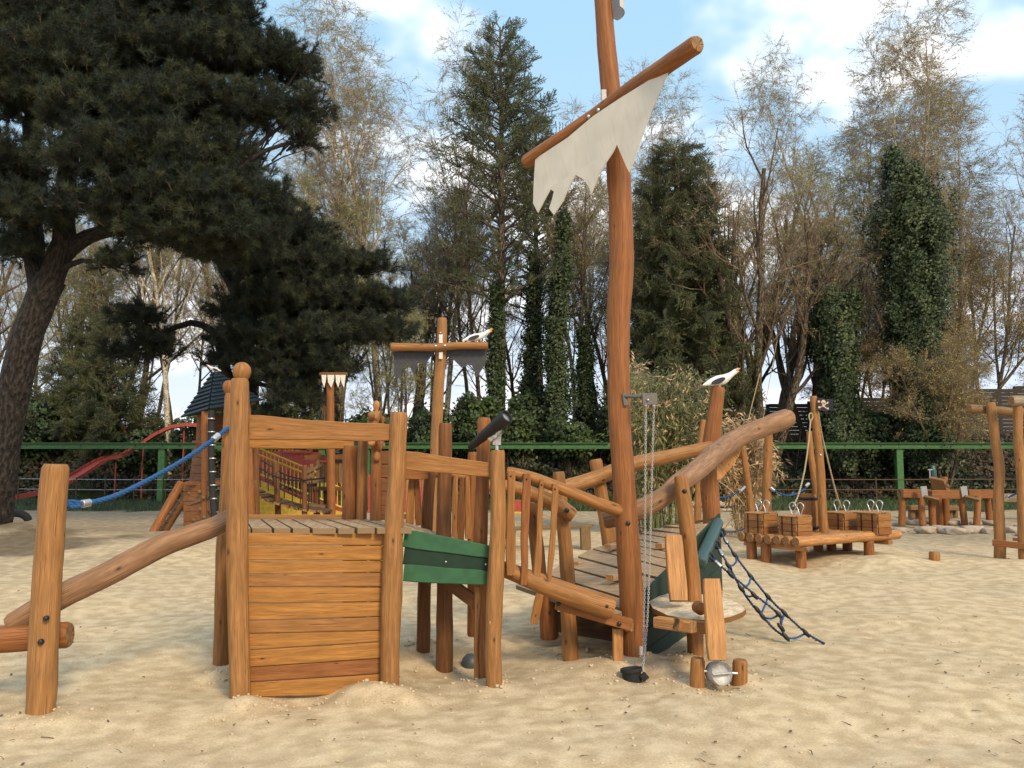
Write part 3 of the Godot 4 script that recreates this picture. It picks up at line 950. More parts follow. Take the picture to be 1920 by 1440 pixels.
	# hull below the bow
	for i in 3:
		for k in 4:
			var a: Vector3 = rt[i + 1]
			var b: Vector3 = rt[i + 2] if i < 3 else rt[4]
			if i + 2 > 4: continue
			var off := Vector3(0.02, 0.0, 0.012)
			var f0 := (k + 0.5) / 4.0
			var ha := a.y + 0.06
			var hb := b.y + 0.06
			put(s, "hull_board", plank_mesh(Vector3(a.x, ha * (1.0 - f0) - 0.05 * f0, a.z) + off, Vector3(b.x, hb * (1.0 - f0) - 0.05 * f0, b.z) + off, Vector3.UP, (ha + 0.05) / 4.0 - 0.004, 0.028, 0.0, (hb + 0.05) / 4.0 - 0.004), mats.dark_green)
	rod(s, "net_pipe", Vector3(2.115, 0.944, -8.750), Vector3(1.679, 0.668, -7.650), 0.058, mats.pipe_green, 18)
	# bow posts and bowsprit
	log_part(s, "post", [Vector3(2.154, -0.237, -9.300), Vector3(2.169, 0.444, -9.300), Vector3(2.180, 0.990, -9.300), Vector3(2.167, 1.483, -9.300), Vector3(2.211, 1.892, -9.300), Vector3(2.286, 2.376, -9.300)], [0.105, 0.105, 0.1, 0.098, 0.09, 0.078], 2)
	log_part(s, "post", [Vector3(1.439, -0.120, -6.750), Vector3(1.434, 0.267, -6.750), Vector3(1.423, 0.554, -6.750), Vector3(1.393, 1.011, -6.750), Vector3(1.342, 1.452, -6.750)], [0.068, 0.066, 0.063, 0.062, 0.054], 1)
	bolt(s, Vector3(1.366, 1.344, -6.690), Vector3(1, 0, 1), 0.016)
	var bs := log_part(s, "bowsprit", [Vector3(0.750, 1.116, -6.920), Vector3(1.039, 1.190, -6.900), Vector3(1.239, 1.297, -6.920), Vector3(1.383, 1.403, -6.980), Vector3(1.631, 1.516, -7.400), Vector3(1.943, 1.660, -8.000), Vector3(2.255, 1.792, -8.500), Vector3(2.560, 1.904, -8.800), Vector3(2.979, 2.036, -9.100)], [0.084, 0.084, 0.08, 0.082, 0.088, 0.098, 0.098, 0.1, 0.105], 10)
	bolt(bs, Vector3(2.112, 1.713, -8.200), Vector3(0, -0.2, 1), 0.025)
	put(s, "gusset", slab_mesh([Vector3(2.112, 1.556, -8.750), Vector3(2.375, 1.709, -8.750), Vector3(2.339, 1.621, -8.750), Vector3(2.271, 1.523, -8.750), Vector3(2.158, 1.391, -8.750), Vector3(2.108, 1.380, -8.750)], 0.05), wood(7))
	# main mast, yard and hoist bracket
	var mast := log_part(s, "main_mast", [Vector3(0.935, -0.141, -6.600), Vector3(0.928, 0.296, -6.600), Vector3(0.899, 0.942, -6.600), Vector3(0.865, 1.517, -6.600), Vector3(0.838, 2.100, -6.600), Vector3(0.844, 2.693, -6.600), Vector3(0.871, 3.209, -6.600), Vector3(0.861, 3.819, -6.600), Vector3(0.828, 4.306, -6.600), Vector3(0.781, 4.798, -6.600), Vector3(0.751, 5.252, -6.600), Vector3(0.732, 5.618, -6.600)], [0.092, 0.094, 0.092, 0.088, 0.087, 0.092, 0.098, 0.095, 0.088, 0.08, 0.072, 0.066], 2)
	bolt(mast, Vector3(0.887, 1.109, -6.500), Vector3(0, 0, 1), 0.018)
	log_part(s, "yard", [Vector3(0.118, 4.104, -6.950), Vector3(0.457, 4.240, -6.670), Vector3(0.735, 4.349, -6.420), Vector3(1.013, 4.424, -6.050), Vector3(1.277, 4.456, -5.600)], [0.056, 0.06, 0.064, 0.066, 0.066], 2)
	bolt(s, Vector3(0.606, 4.292, -6.440), Vector3(0, 0, 1), 0.014, mats.steel)
	bolt(s, Vector3(0.676, 4.319, -6.380), Vector3(0, 0, 1), 0.014, mats.steel)
	put(s, "yard_bracket", plank_mesh(Vector3(0.739, 4.440, -6.520), Vector3(0.735, 4.546, -6.520), Vector3.RIGHT, 0.045, 0.008), mats.zinc)
	var hb := put(s, "hoist_bracket", plank_mesh(Vector3(0.882, 2.010, -6.500), Vector3(0.871, 2.105, -6.500), Vector3.RIGHT, 0.04, 0.012), mats.bracket)
	rod(hb, "arm", Vector3(0.874, 2.080, -6.500), Vector3(1.010, 2.074, -6.420), 0.014, mats.bracket)
	put(hb, "pulley_box", plank_mesh(Vector3(0.991, 2.048, -6.400), Vector3(1.100, 2.053, -6.400), Vector3.UP, 0.09, 0.06, 0.0, -1.0, 0.004), mats.bracket)
	bolt(hb, Vector3(1.029, 2.042, -6.360), Vector3(0, 0, 1), 0.009, mats.steel)



# ---------- things on and about the ship ----------
func gull(called: String, at: Vector3, turn: float, size: float, label: String, beak: Material) -> Node3D:
	# a carved and painted sea gull, neck stretched up and forward along +x
	var g := thing(called, at, label, "wooden gull", "carved gulls")
	g.rotation.y = turn
	var prof := [Vector3(-0.26, 0.012, 0.004), Vector3(-0.20, 0.03, 0.028), Vector3(-0.12, 0.055, 0.052), Vector3(-0.03, 0.078, 0.068), Vector3(0.05, 0.095, 0.066), Vector3(0.11, 0.125, 0.052), Vector3(0.16, 0.155, 0.038), Vector3(0.20, 0.182, 0.034), Vector3(0.235, 0.205, 0.034), Vector3(0.26, 0.225, 0.022)]
	var m := MB.new()
	var c := []
	var r := []
	for q in prof:
		c.append(Vector3(q.x, q.y, 0) * size)
		r.append(q.z * size)
	var sp := smooth_path(c, r, 0.012)
	m.tube(sp[0], sp[1], 14)
	for i in m.v.size(): m.v[i].z *= 0.8
	var body := MeshInstance3D.new()
	body.name = "body"
	body.mesh = m.to(ArrayMesh.new())
	body.set_surface_override_material(0, mats.gull)
	g.add_child(body)
	for s in [-1.0, 1.0]:
		var wp := []
		for k in 16:
			var a := TAU * k / 16.0
			var e := Vector2(cos(a) * 0.105, sin(a) * 0.034 + (0.012 if cos(a) > 0.0 else 0.0) * cos(a))
			wp.append(Vector3((-0.055 + e.x * 0.96 - e.y * 0.28) * size, (0.066 + e.x * 0.28 + e.y * 0.96) * size, s * (0.055 - 0.007 * absf(cos(a))) * size))
		if s < 0: wp.reverse()
		var w := MeshInstance3D.new()
		w.name = "wing"
		w.mesh = slab_mesh(wp, 0.014 * size)
		w.set_surface_override_material(0, mats.navy)
		g.add_child(w, true)
	var bm := MB.new()
	bm.tube([Vector3(0.25, 0.215, 0) * size, Vector3(0.275, 0.238, 0) * size, Vector3(0.31, 0.245, 0) * size], [0.026 * size, 0.018 * size, 0.006 * size], 10)
	bm.tube([Vector3(0.25, 0.205, 0) * size, Vector3(0.28, 0.205, 0) * size, Vector3(0.295, 0.2, 0) * size], [0.022 * size, 0.014 * size, 0.005 * size], 10)
	var bk := MeshInstance3D.new()
	bk.name = "beak"
	bk.mesh = bm.to(ArrayMesh.new())
	bk.set_surface_override_material(0, beak)
	g.add_child(bk)
	for s in [-1.0, 1.0]:
		var em := MB.new()
		em.box(Vector3(0.232, 0.218, s * 0.026) * size, Vector3(0.006, 0, 0) * size, Vector3(0, 0.006, 0) * size, Vector3(0, 0, 0.003) * size)
		var ey := MeshInstance3D.new()
		ey.name = "eye"
		ey.mesh = em.to(ArrayMesh.new())
		ey.set_surface_override_material(0, mats.black)
		g.add_child(ey, true)
	var fm := MB.new()
	fm.tube([Vector3(-0.02, -0.004, 0) * size, Vector3(-0.01, 0.03, 0) * size], [0.03 * size, 0.022 * size], 10)
	var ft := MeshInstance3D.new()
	ft.name = "foot"
	ft.mesh = fm.to(ArrayMesh.new())
	ft.set_surface_override_material(0, wood(7))
	g.add_child(ft)
	return g

func link_mesh(len: float, wide: float, r: float) -> ArrayMesh:
	var pts := []
	for k in 13:
		var a := TAU * k / 12.0
		pts.append(Vector3(cos(a) * wide, sin(a) * wide + signf(sin(a)) * (len - wide) * minf(1.0, absf(sin(a)) * 2.0), 0))
	var rad := []
	for q in pts: rad.append(r)
	var m := MB.new()
	m.tube(pts, rad, 5)
	return m.to(ArrayMesh.new(), mats.zinc)

func chain_places(path: Array, pitch: float) -> Array:
	var rad := []
	for q in path: rad.append(0.0)
	var p: Array = smooth_path(path, rad, 0.004)[0]
	var out := []
	var s := 0.0
	var next := 0.0
	for i in range(1, p.size()):
		s += p[i].distance_to(p[i - 1])
		if s >= next:
			next += pitch
			var t: Vector3 = (p[i] - p[i - 1]).normalized()
			var x := t.cross(Vector3(0.3, 0, 1)).normalized()
			var b := Basis(x, t, x.cross(t))
			b = Basis(t, PI / 2 * (out.size() % 2) + 0.5) * b
			out.append(Transform3D(b, p[i]))
	return out

func make_ship_fittings():
	var sail := put(self, "sail", slab_mesh([Vector3(0.196, 4.097, -6.855), Vector3(0.451, 4.175, -6.584), Vector3(0.635, 4.270, -6.387), Vector3(0.812, 4.325, -6.198), Vector3(1.003, 4.374, -5.994), Vector3(1.151, 4.428, -5.836), Vector3(1.095, 4.297, -5.896), Vector3(1.013, 4.109, -5.983), Vector3(0.951, 3.934, -6.050), Vector3(0.912, 3.811, -6.092), Vector3(0.876, 3.730, -6.129), Vector3(0.846, 3.820, -6.162), Vector3(0.798, 3.976, -6.213), Vector3(0.769, 3.921, -6.244), Vector3(0.724, 3.862, -6.292), Vector3(0.672, 3.785, -6.347), Vector3(0.619, 3.651, -6.404), Vector3(0.600, 3.717, -6.424), Vector3(0.562, 3.791, -6.464), Vector3(0.508, 3.845, -6.522), Vector3(0.453, 3.756, -6.582), Vector3(0.412, 3.660, -6.625), Vector3(0.342, 3.572, -6.699), Vector3(0.305, 3.637, -6.739), Vector3(0.331, 3.714, -6.712), Vector3(0.343, 3.767, -6.699), Vector3(0.318, 3.794, -6.725), Vector3(0.285, 3.743, -6.761), Vector3(0.217, 3.630, -6.834), Vector3(0.178, 3.724, -6.875), Vector3(0.183, 3.878, -6.870)], 0.007), mats.sail)
	tag(sail, "torn cream sail hanging from the slanting yard of the tall mast", "sail")
	# curled sheet round the back of the mast head
	var curl := MB.new()
	var c0: Vector3 = Vector3(0.772, 5.206, -6.600)
	for s in 2:
		var rr := 0.150 - 0.007 * s
		for k in 25:
			var a := deg_to_rad(40.0 + 165.0 * k / 24.0)
			var d := Vector3(sin(a), 0, cos(a))
			var low := 0.02 if k < 14 else 0.02 + 0.13 * (k - 14) / 10.0
			curl.vert(c0 + d * rr + Vector3.UP * low, d, Vector2(0, 0))
			curl.vert(c0 + d * rr * 0.95 + Vector3.UP * 0.46, d, Vector2(0, 1))
	for s in 2:
		for k in 24:
			var i := s * 50 + k * 2
			if s == 0: curl.quad(i, i + 2, i + 3, i + 1)
			else: curl.quad(i, i + 1, i + 3, i + 2)
	for k in 24:
		var i := k * 2
		curl.quad(i, i + 50, i + 52, i + 2)
	smooth_normals(curl, 24)
	tag(put(self, "mast_flag", curl.to(ArrayMesh.new()), plain_mat(0.50, 0.51, 0.54, 0.7)), "curled pale grey sheet flag wrapped round the top of the tall mast", "flag")
	gull("gull", Vector3(2.286, 2.394, -9.300) + Vector3(0.02, 0.0, 0), 0.35, 0.86, "white wooden gull with dark wing perched on the bow post", plain_mat(0.55, 0.28, 0.17, 0.6))
	gull("gull", Vector3(-0.473, 3.138, -11.050), 0.3, 0.74, "white wooden gull with open orange beak on the rear yard", mats.orange)
	# telescope
	var t := thing("telescope", Vector3(-0.108, 1.654, -6.130), "black toy telescope on a steel swivel, aimed up over the rail", "telescope")
	rod(t, "stand", Vector3(-0.108, 1.642, -6.130), Vector3(-0.112, 1.704, -6.130), 0.014, mats.steel, 12)
	put(t, "swivel", plank_mesh(Vector3(-0.112, 1.700, -6.130), Vector3(-0.108, 1.781, -6.130), Vector3.RIGHT, 0.062, 0.05), mats.zinc)
	put(t, "clamp", plank_mesh(Vector3(-0.166, 1.738, -6.100), Vector3(-0.088, 1.814, -6.080), Vector3(1, 1, 0), 0.03, 0.05), mats.steel)
	bolt(t, Vector3(-0.127, 1.760, -6.080), Vector3(0, 0, 1), 0.02, mats.steel)
	var ta: Vector3 = Vector3(-0.309, 1.681, -6.200)
	var tb: Vector3 = Vector3(-0.034, 1.901, -5.980)
	var L := ta.distance_to(tb)
	var barrel := lathe(t, "barrel", ta, tb - ta, [Vector2(0, 0), Vector2(0, 0.022), Vector2(0.012, 0.024), Vector2(0.03, 0.02), Vector2(0.032, 0.029), Vector2(L * 0.3, 0.034), Vector2(L * 0.31, 0.037), Vector2(L * 0.72, 0.044), Vector2(L * 0.725, 0.05), Vector2(L - 0.006, 0.053), Vector2(L, 0.05), Vector2(L, 0.043), Vector2(L - 0.02, 0.042)], mats.black, 22)
	lathe(barrel, "lens", ta, tb - ta, [Vector2(L - 0.022, 0.043), Vector2(L - 0.014, 0.0)], mats.steel, 20)
	# steering wheel, seen nearly edge on
	var hub: Vector3 = Vector3(-1.084, 1.821, -6.750)
	var w := thing("steering_wheel", hub, "wooden ship's wheel with knobbed handles on the stern deck", "ship's wheel")
	var ax := Vector3(0.985, 0.03, 0.06).normalized()
	var e1 := ax.cross(Vector3.UP).normalized()
	var e2 := e1.cross(ax)
	rod(w, "axle", hub - ax * 0.07, hub + ax * 0.06, 0.045, wood(2), 14)
	for k in 6:
		var a := TAU * (k + 0.15) / 6.0 + 0.4
		var d := e1 * cos(a) + e2 * sin(a)
		var b := e1 * cos(a + TAU / 6.0) + e2 * sin(a + TAU / 6.0)
		plank(w, "rim", hub + d * 0.135, hub + b * 0.135, ax, 0.07, 0.055, 1)
		lathe(w, "handle", hub + d * 0.03, d, [Vector2(0, 0.018), Vector2(0.10, 0.018), Vector2(0.135, 0.014), Vector2(0.15, 0.022), Vector2(0.175, 0.03), Vector2(0.2, 0.026), Vector2(0.212, 0.012), Vector2(0.214, 0)], wood(7 if k % 2 else 1), 12)
	# blue hand rope between the entrance post and the stern
	var r := thing("hand_rope", Vector3(-2.882, 1.307, -5.500), "thick blue hand rope sagging from the entrance post to the stern", "rope")
	rope(r, "rope", [Vector3(-2.878, 1.304, -5.500), Vector3(-2.811, 1.306, -5.600), Vector3(-2.690, 1.348, -5.750), Vector3(-2.567, 1.453, -6.000), Vector3(-2.442, 1.592, -6.300), Vector3(-2.337, 1.731, -6.550), Vector3(-2.261, 1.845, -6.720)], 0.019, mats.blue_rope, 3, 0.10)
	rod(r, "ferrule", Vector3(-2.820, 1.304, -5.570), Vector3(-2.795, 1.311, -5.630), 0.026, mats.steel, 14)
	rod(r, "ferrule", Vector3(-2.324, 1.744, -6.570), Vector3(-2.301, 1.787, -6.620), 0.026, mats.steel, 14)
	rope(r, "eye", [Vector3(-2.825, 1.294, -5.560), Vector3(-2.846, 1.286, -5.520), Vector3(-2.878, 1.301, -5.500), Vector3(-2.886, 1.321, -5.500), Vector3(-2.862, 1.324, -5.520), Vector3(-2.831, 1.311, -5.570)], 0.014, mats.blue_rope, 3, 0.08)
	# chain hoist with its bucket
	var hoist := thing("chain_bucket", Vector3(0.871, 0.009, -6.200), "black rubber bucket on a long chain hanging by the mast foot", "bucket")
	var ring := chain_places([Vector3(1.018, 1.987, -6.400), Vector3(1.006, 1.439, -6.400), Vector3(0.996, 0.962, -6.400), Vector3(0.986, 0.530, -6.400), Vector3(0.970, 0.269, -6.350), Vector3(0.949, 0.108, -6.300), Vector3(0.910, 0.075, -6.250)], 0.0165)
	ring += chain_places([Vector3(1.079, 1.987, -6.400), Vector3(1.055, 1.439, -6.400), Vector3(1.036, 0.962, -6.400), Vector3(1.016, 0.612, -6.380), Vector3(0.996, 0.384, -6.350), Vector3(0.965, 0.165, -6.300), Vector3(0.940, 0.056, -6.250)], 0.0165)
	ring += chain_places([Vector3(0.949, 0.116, -6.300), Vector3(0.904, 0.074, -6.240), Vector3(0.856, 0.069, -6.200), Vector3(0.831, 0.074, -6.180)], 0.0165)
	scatter(hoist, "chain", link_mesh(0.0125, 0.0065, 0.0026), ring)
	put(hoist, "shackle", plank_mesh(Vector3(1.014, 2.050, -6.370) + Vector3.DOWN * 0.045, Vector3(1.018, 1.979, -6.400), Vector3.RIGHT, 0.022, 0.02), mats.steel)
	put(hoist, "shackle", plank_mesh(Vector3(1.075, 2.050, -6.370) + Vector3.DOWN * 0.045, Vector3(1.079, 1.979, -6.400), Vector3.RIGHT, 0.022, 0.02), mats.steel)
	lathe(hoist, "pail", Vector3(0.867, -0.017, -6.200), Vector3(-0.10, 1, -0.06), [Vector2(0, 0), Vector2(0, 0.060), Vector2(0.008, 0.064), Vector2(0.095, 0.070), Vector2(0.095, 0.079), Vector2(0.118, 0.080), Vector2(0.12, 0.073), Vector2(0.09, 0.066), Vector2(0.02, 0.058), Vector2(0.02, 0)], mats.rubber, 22)
	put(hoist, "lug", plank_mesh(Vector3(0.925, 0.074, -6.150), Vector3(0.955, 0.037, -6.150), Vector3.UP, 0.05, 0.03), mats.rubber)
	put(hoist, "shackle", plank_mesh(Vector3(0.943, 0.234, -6.300), Vector3(0.942, 0.173, -6.300), Vector3.RIGHT, 0.026, 0.03), mats.zinc)
	# round sand table with two chutes
	var st := thing("sand_table", Vector3(1.477, 0.000, -6.934), "low rounded sand table with wooden chute boards beside the hull", "sand table")
	var rim := [Vector3(1.091, 0.440, -6.916), Vector3(1.078, 0.440, -6.582), Vector3(1.133, 0.440, -6.299), Vector3(1.255, 0.440, -6.137), Vector3(1.399, 0.440, -6.098), Vector3(1.580, 0.440, -6.217), Vector3(1.720, 0.440, -6.405), Vector3(1.781, 0.440, -6.537), Vector3(1.809, 0.440, -6.745), Vector3(1.788, 0.440, -7.018), Vector3(1.701, 0.440, -7.204), Vector3(1.540, 0.440, -7.287), Vector3(1.364, 0.440, -7.315), Vector3(1.209, 0.440, -7.204)]
	put(st, "table_top", slab_mesh(rim, 0.035), wood(1))
	var heap := MB.new()
	var hc: Vector3 = Vector3(1.389, 0.460, -6.582)
	var nr := rim.size()
	for j in 9:
		for k in nr + 1:
			var f := j / 8.0
			var q: Vector3 = hc.lerp(rim[k % nr], f * 0.985)
			q.y = 0.4585 + 0.05 * (1.0 - f * f) * (1.0 + 0.6 * noise.get_noise_2d(q.x * 6.0, q.z * 6.0)) * (0.35 + 0.65 * smoothstep(0.25, -0.4, q.x - hc.x))
			heap.vert(q, Vector3.UP, Vector2(q.x, q.z) / 2.0)
	for j in 8:
		for k in nr:
			heap.quad(j * (nr + 1) + k, j * (nr + 1) + k + 1, (j + 1) * (nr + 1) + k + 1, (j + 1) * (nr + 1) + k)
	smooth_normals(heap, 24)
	var sandm := plain_mat(0.66, 0.535, 0.375, 1.0)
	sandm.albedo_texture = tex.sand
	sandm.normal_enabled = true
	sandm.normal_texture = tex.sand_n
	mats.loose_sand = sandm
	put(st, "sand_heap", heap.to(ArrayMesh.new()), sandm)
	plank(st, "bearer", Vector3(1.045, 0.428, -6.200), Vector3(1.253, 0.439, -5.950), Vector3.UP, 0.075, 0.08, 7)
	plank(st, "bearer", Vector3(1.145, 0.451, -6.000), Vector3(1.455, 0.395, -6.100), Vector3.UP, 0.08, 0.08, 1)
	plank(st, "chute_board", Vector3(1.254, 1.002, -6.620), Vector3(1.250, 0.534, -6.450), Vector3.RIGHT, 0.135, 0.06, 7, 0.012)
	plank(st, "chute_board", Vector3(1.393, 0.759, -6.000), Vector3(1.392, 0.242, -5.840), Vector3.RIGHT, 0.128, 0.055, 7, 0.012)
	put(st, "stop_block", lathe_mesh(Vector3(1.340, 0.535, -6.150), Vector3(0.2, -0.1, 1), [Vector2(-0.03, 0), Vector2(-0.03, 0.045), Vector2(0.03, 0.045), Vector2(0.03, 0)], 16), wood(2))
	# bucket wheel between two stub posts
	var bw := thing("bucket_wheel", Vector3(1.445, 0.000, -6.065), "steel scoop wheel on an axle between two stub posts in the sand", "sand wheel")
	log_part(bw, "stub_post", [Vector3(1.269, -0.076, -5.950), Vector3(1.273, 0.102, -5.950), Vector3(1.279, 0.220, -5.950)], [0.052, 0.052, 0.05], 1)
	log_part(bw, "stub_post", [Vector3(1.572, -0.055, -6.000), Vector3(1.580, 0.107, -6.000), Vector3(1.582, 0.197, -6.000)], [0.052, 0.052, 0.052], 1)
	rod(bw, "axle", Vector3(1.273, 0.150, -5.930), Vector3(1.583, 0.122, -5.970), 0.011, mats.steel, 12)
	var drum: Vector3 = Vector3(1.415, 0.135, -5.930)
	var da := Vector3(0.28, 0.16, 0.9).normalized()
	lathe(bw, "drum", drum - da * 0.05, da, [Vector2(0, 0), Vector2(0, 0.076), Vector2(0.1, 0.080), Vector2(0.1, 0.076), Vector2(0.065, 0.072), Vector2(0.055, 0)], mats.drum, 26)
	var du := da.cross(Vector3.UP).normalized()
	put(bw, "scoop", plank_mesh(drum + da * 0.03 - du * 0.072, drum + da * 0.03 + du * 0.072, da, 0.05, 0.006), mats.drum)
	# climbing net from the hull to the sand
	var net := thing("climbing_net", Vector3(2.723, 0.000, -7.525), "blue and black rope climbing net slung from the hull to the sand", "climbing net")
	var s1 := [Vector3(2.097, 0.859, -8.550), Vector3(2.165, 0.665, -8.300), Vector3(2.260, 0.494, -8.100), Vector3(2.357, 0.333, -7.900), Vector3(2.457, 0.211, -7.750), Vector3(2.598, 0.067, -7.600), Vector3(2.718, -0.004, -7.500)]
	var s2 := [Vector3(1.962, 0.773, -8.200), Vector3(2.030, 0.596, -8.000), Vector3(2.086, 0.420, -7.800), Vector3(2.166, 0.280, -7.700), Vector3(2.235, 0.196, -7.650), Vector3(2.307, 0.108, -7.600), Vector3(2.397, 0.040, -7.550)]
	var s3 := [Vector3(1.817, 0.697, -7.850), Vector3(1.979, 0.556, -7.750), Vector3(2.172, 0.387, -7.680), Vector3(2.357, 0.228, -7.600), Vector3(2.361, 0.121, -7.560), Vector3(2.381, 0.055, -7.500)]
	for q in [s1, s2, s3]:
		rope(net, "rope", q, 0.0125, mats.navy_rope, 3, 0.07, 0.03)
		lathe(net, "ferrule", q[0].lerp(q[1], 0.25), q[1] - q[0], [Vector2(0, 0), Vector2(0, 0.02), Vector2(0.07, 0.02), Vector2(0.07, 0)], mats.steel, 10)
		rope(net, "shackle", [q[0] + Vector3(-0.03, 0.03, 0), q[0] + Vector3(0.02, 0.035, 0), q[0] + Vector3(0.035, -0.02, 0), q[0] + Vector3(-0.01, -0.03, 0)], 0.014, mats.navy, 1)
	for q in [[Vector3(2.165, 0.665, -8.300), Vector3(2.153, 0.621, -8.200), Vector3(2.078, 0.600, -8.050), Vector3(2.020, 0.601, -8.000)], [Vector3(2.260, 0.494, -8.100), Vector3(2.202, 0.451, -7.950), Vector3(2.139, 0.432, -7.850), Vector3(2.086, 0.420, -7.800)], [Vector3(2.030, 0.596, -8.000), Vector3(1.999, 0.560, -7.900), Vector3(1.987, 0.552, -7.780)], [Vector3(2.086, 0.420, -7.800), Vector3(2.105, 0.376, -7.750), Vector3(2.134, 0.365, -7.700), Vector3(2.180, 0.385, -7.690)], [Vector3(2.357, 0.333, -7.900), Vector3(2.296, 0.268, -7.800), Vector3(2.236, 0.229, -7.700), Vector3(2.210, 0.222, -7.660)], [Vector3(2.235, 0.196, -7.650), Vector3(2.295, 0.186, -7.630), Vector3(2.339, 0.206, -7.620), Vector3(2.365, 0.226, -7.610)], [Vector3(2.457, 0.211, -7.750), Vector3(2.408, 0.171, -7.660), Vector3(2.364, 0.123, -7.570)], [Vector3(2.391, 0.044, -7.530), Vector3(2.462, 0.031, -7.550), Vector3(2.534, 0.043, -7.580), Vector3(2.593, 0.067, -7.600)]]:
		rope(net, "cross_rope", q, 0.011, mats.blue_rope, 3, 0.07, 0.03)
	for q in [Vector3(2.160, 0.668, -8.280), Vector3(2.020, 0.603, -7.980), Vector3(1.979, 0.556, -7.750), Vector3(2.254, 0.492, -8.080), Vector3(2.081, 0.423, -7.780), Vector3(2.167, 0.382, -7.680), Vector3(2.351, 0.336, -7.880), Vector3(2.187, 0.259, -7.660), Vector3(2.224, 0.204, -7.630), Vector3(2.357, 0.228, -7.600), Vector3(2.451, 0.214, -7.730), Vector3(2.358, 0.127, -7.550), Vector3(2.385, 0.053, -7.510), Vector3(2.586, 0.071, -7.580)]:
		put(net, "clamp", lathe_mesh(q + Vector3(-0.028, 0.035, 0), Vector3(0.6, -0.75, 0.1), [Vector2(0, 0.009), Vector2(0.02, 0.017), Vector2(0.045, 0.021), Vector2(0.07, 0.016), Vector2(0.09, 0.009)], 10), mats.black)
	# ball under the bridge
	tag(lathe(self, "ball", Vector3(-0.336, -0.104, -6.900), Vector3(0.1, 1, 0), [Vector2(0, 0), Vector2(0.006, 0.035), Vector2(0.03, 0.062), Vector2(0.07, 0.078), Vector2(0.11, 0.07), Vector2(0.14, 0.045), Vector2(0.152, 0.012), Vector2(0.153, 0)], plain_mat(0.05, 0.065, 0.08, 0.5), 20), "dull blue grey ball lying in the sand under the bridge", "ball")
	# smaller mast standing behind the ship
	var rm := thing("rear_mast", Vector3(-1.027, 0.562, -11.100), "shorter straight mast with a level yard behind the ship's bridge", "mast")
	var pole := log_part(rm, "pole", [Vector3(-1.064, 0.050, -11.100), Vector3(-1.029, 0.768, -11.100), Vector3(-1.001, 1.669, -11.100), Vector3(-0.972, 2.441, -11.100), Vector3(-0.935, 3.080, -11.100), Vector3(-0.930, 3.453, -11.100)], [0.09, 0.085, 0.078, 0.074, 0.068, 0.064], 0)
	bolt(pole, Vector3(-0.943, 3.254, -11.020), Vector3(0, 0, 1), 0.012, mats.steel)
	put(rm, "plate", plank_mesh(Vector3(-0.937, 3.117, -11.000), Vector3(-0.938, 3.230, -11.000), Vector3.RIGHT, 0.05, 0.01), mats.white)
	put(rm, "plate", plank_mesh(Vector3(-0.936, 2.905, -11.000), Vector3(-0.936, 2.996, -11.000), Vector3.RIGHT, 0.05, 0.01), mats.white)
	var yard := log_part(rm, "yard", [Vector3(-1.579, 3.060, -11.000), Vector3(-1.333, 3.060, -11.000), Vector3(-0.981, 3.057, -10.980), Vector3(-0.702, 3.081, -11.000), Vector3(-0.330, 3.081, -11.000)], [0.057, 0.05, 0.048, 0.05, 0.048], 1)
	bolt(yard, Vector3(-0.997, 3.065, -10.930), Vector3(0, 0, 1), 0.016, mats.steel)
	bolt(yard, Vector3(-0.879, 3.072, -10.930), Vector3(0, 0, 1), 0.016, mats.steel)
	var rs := put(self, "sail", slab_mesh([Vector3(-1.579, 3.045, -11.100), Vector3(-0.340, 3.066, -11.100), Vector3(-0.339, 2.902, -11.100), Vector3(-0.403, 2.767, -11.100), Vector3(-0.466, 2.668, -11.100), Vector3(-0.516, 2.796, -11.100), Vector3(-0.537, 2.831, -11.100), Vector3(-0.594, 2.838, -11.100), Vector3(-0.664, 2.796, -11.100), Vector3(-0.721, 2.852, -11.100), Vector3(-0.806, 2.938, -11.100), Vector3(-0.863, 2.952, -11.100), Vector3(-0.892, 2.988, -11.100), Vector3(-0.948, 3.016, -11.100), Vector3(-1.033, 3.002, -11.100), Vector3(-1.089, 2.931, -11.100), Vector3(-1.131, 2.867, -11.100), Vector3(-1.151, 2.767, -11.100), Vector3(-1.180, 2.867, -11.100), Vector3(-1.216, 2.874, -11.100), Vector3(-1.251, 2.852, -11.100), Vector3(-1.299, 2.696, -11.100), Vector3(-1.342, 2.796, -11.100), Vector3(-1.392, 2.860, -11.100), Vector3(-1.441, 2.796, -11.100), Vector3(-1.510, 2.640, -11.100), Vector3(-1.546, 2.710, -11.100), Vector3(-1.562, 2.867, -11.100)], 0.008), mats.grey_sail)
	tag(rs, "ragged dark grey sail under the level yard of the rear mast", "sail")

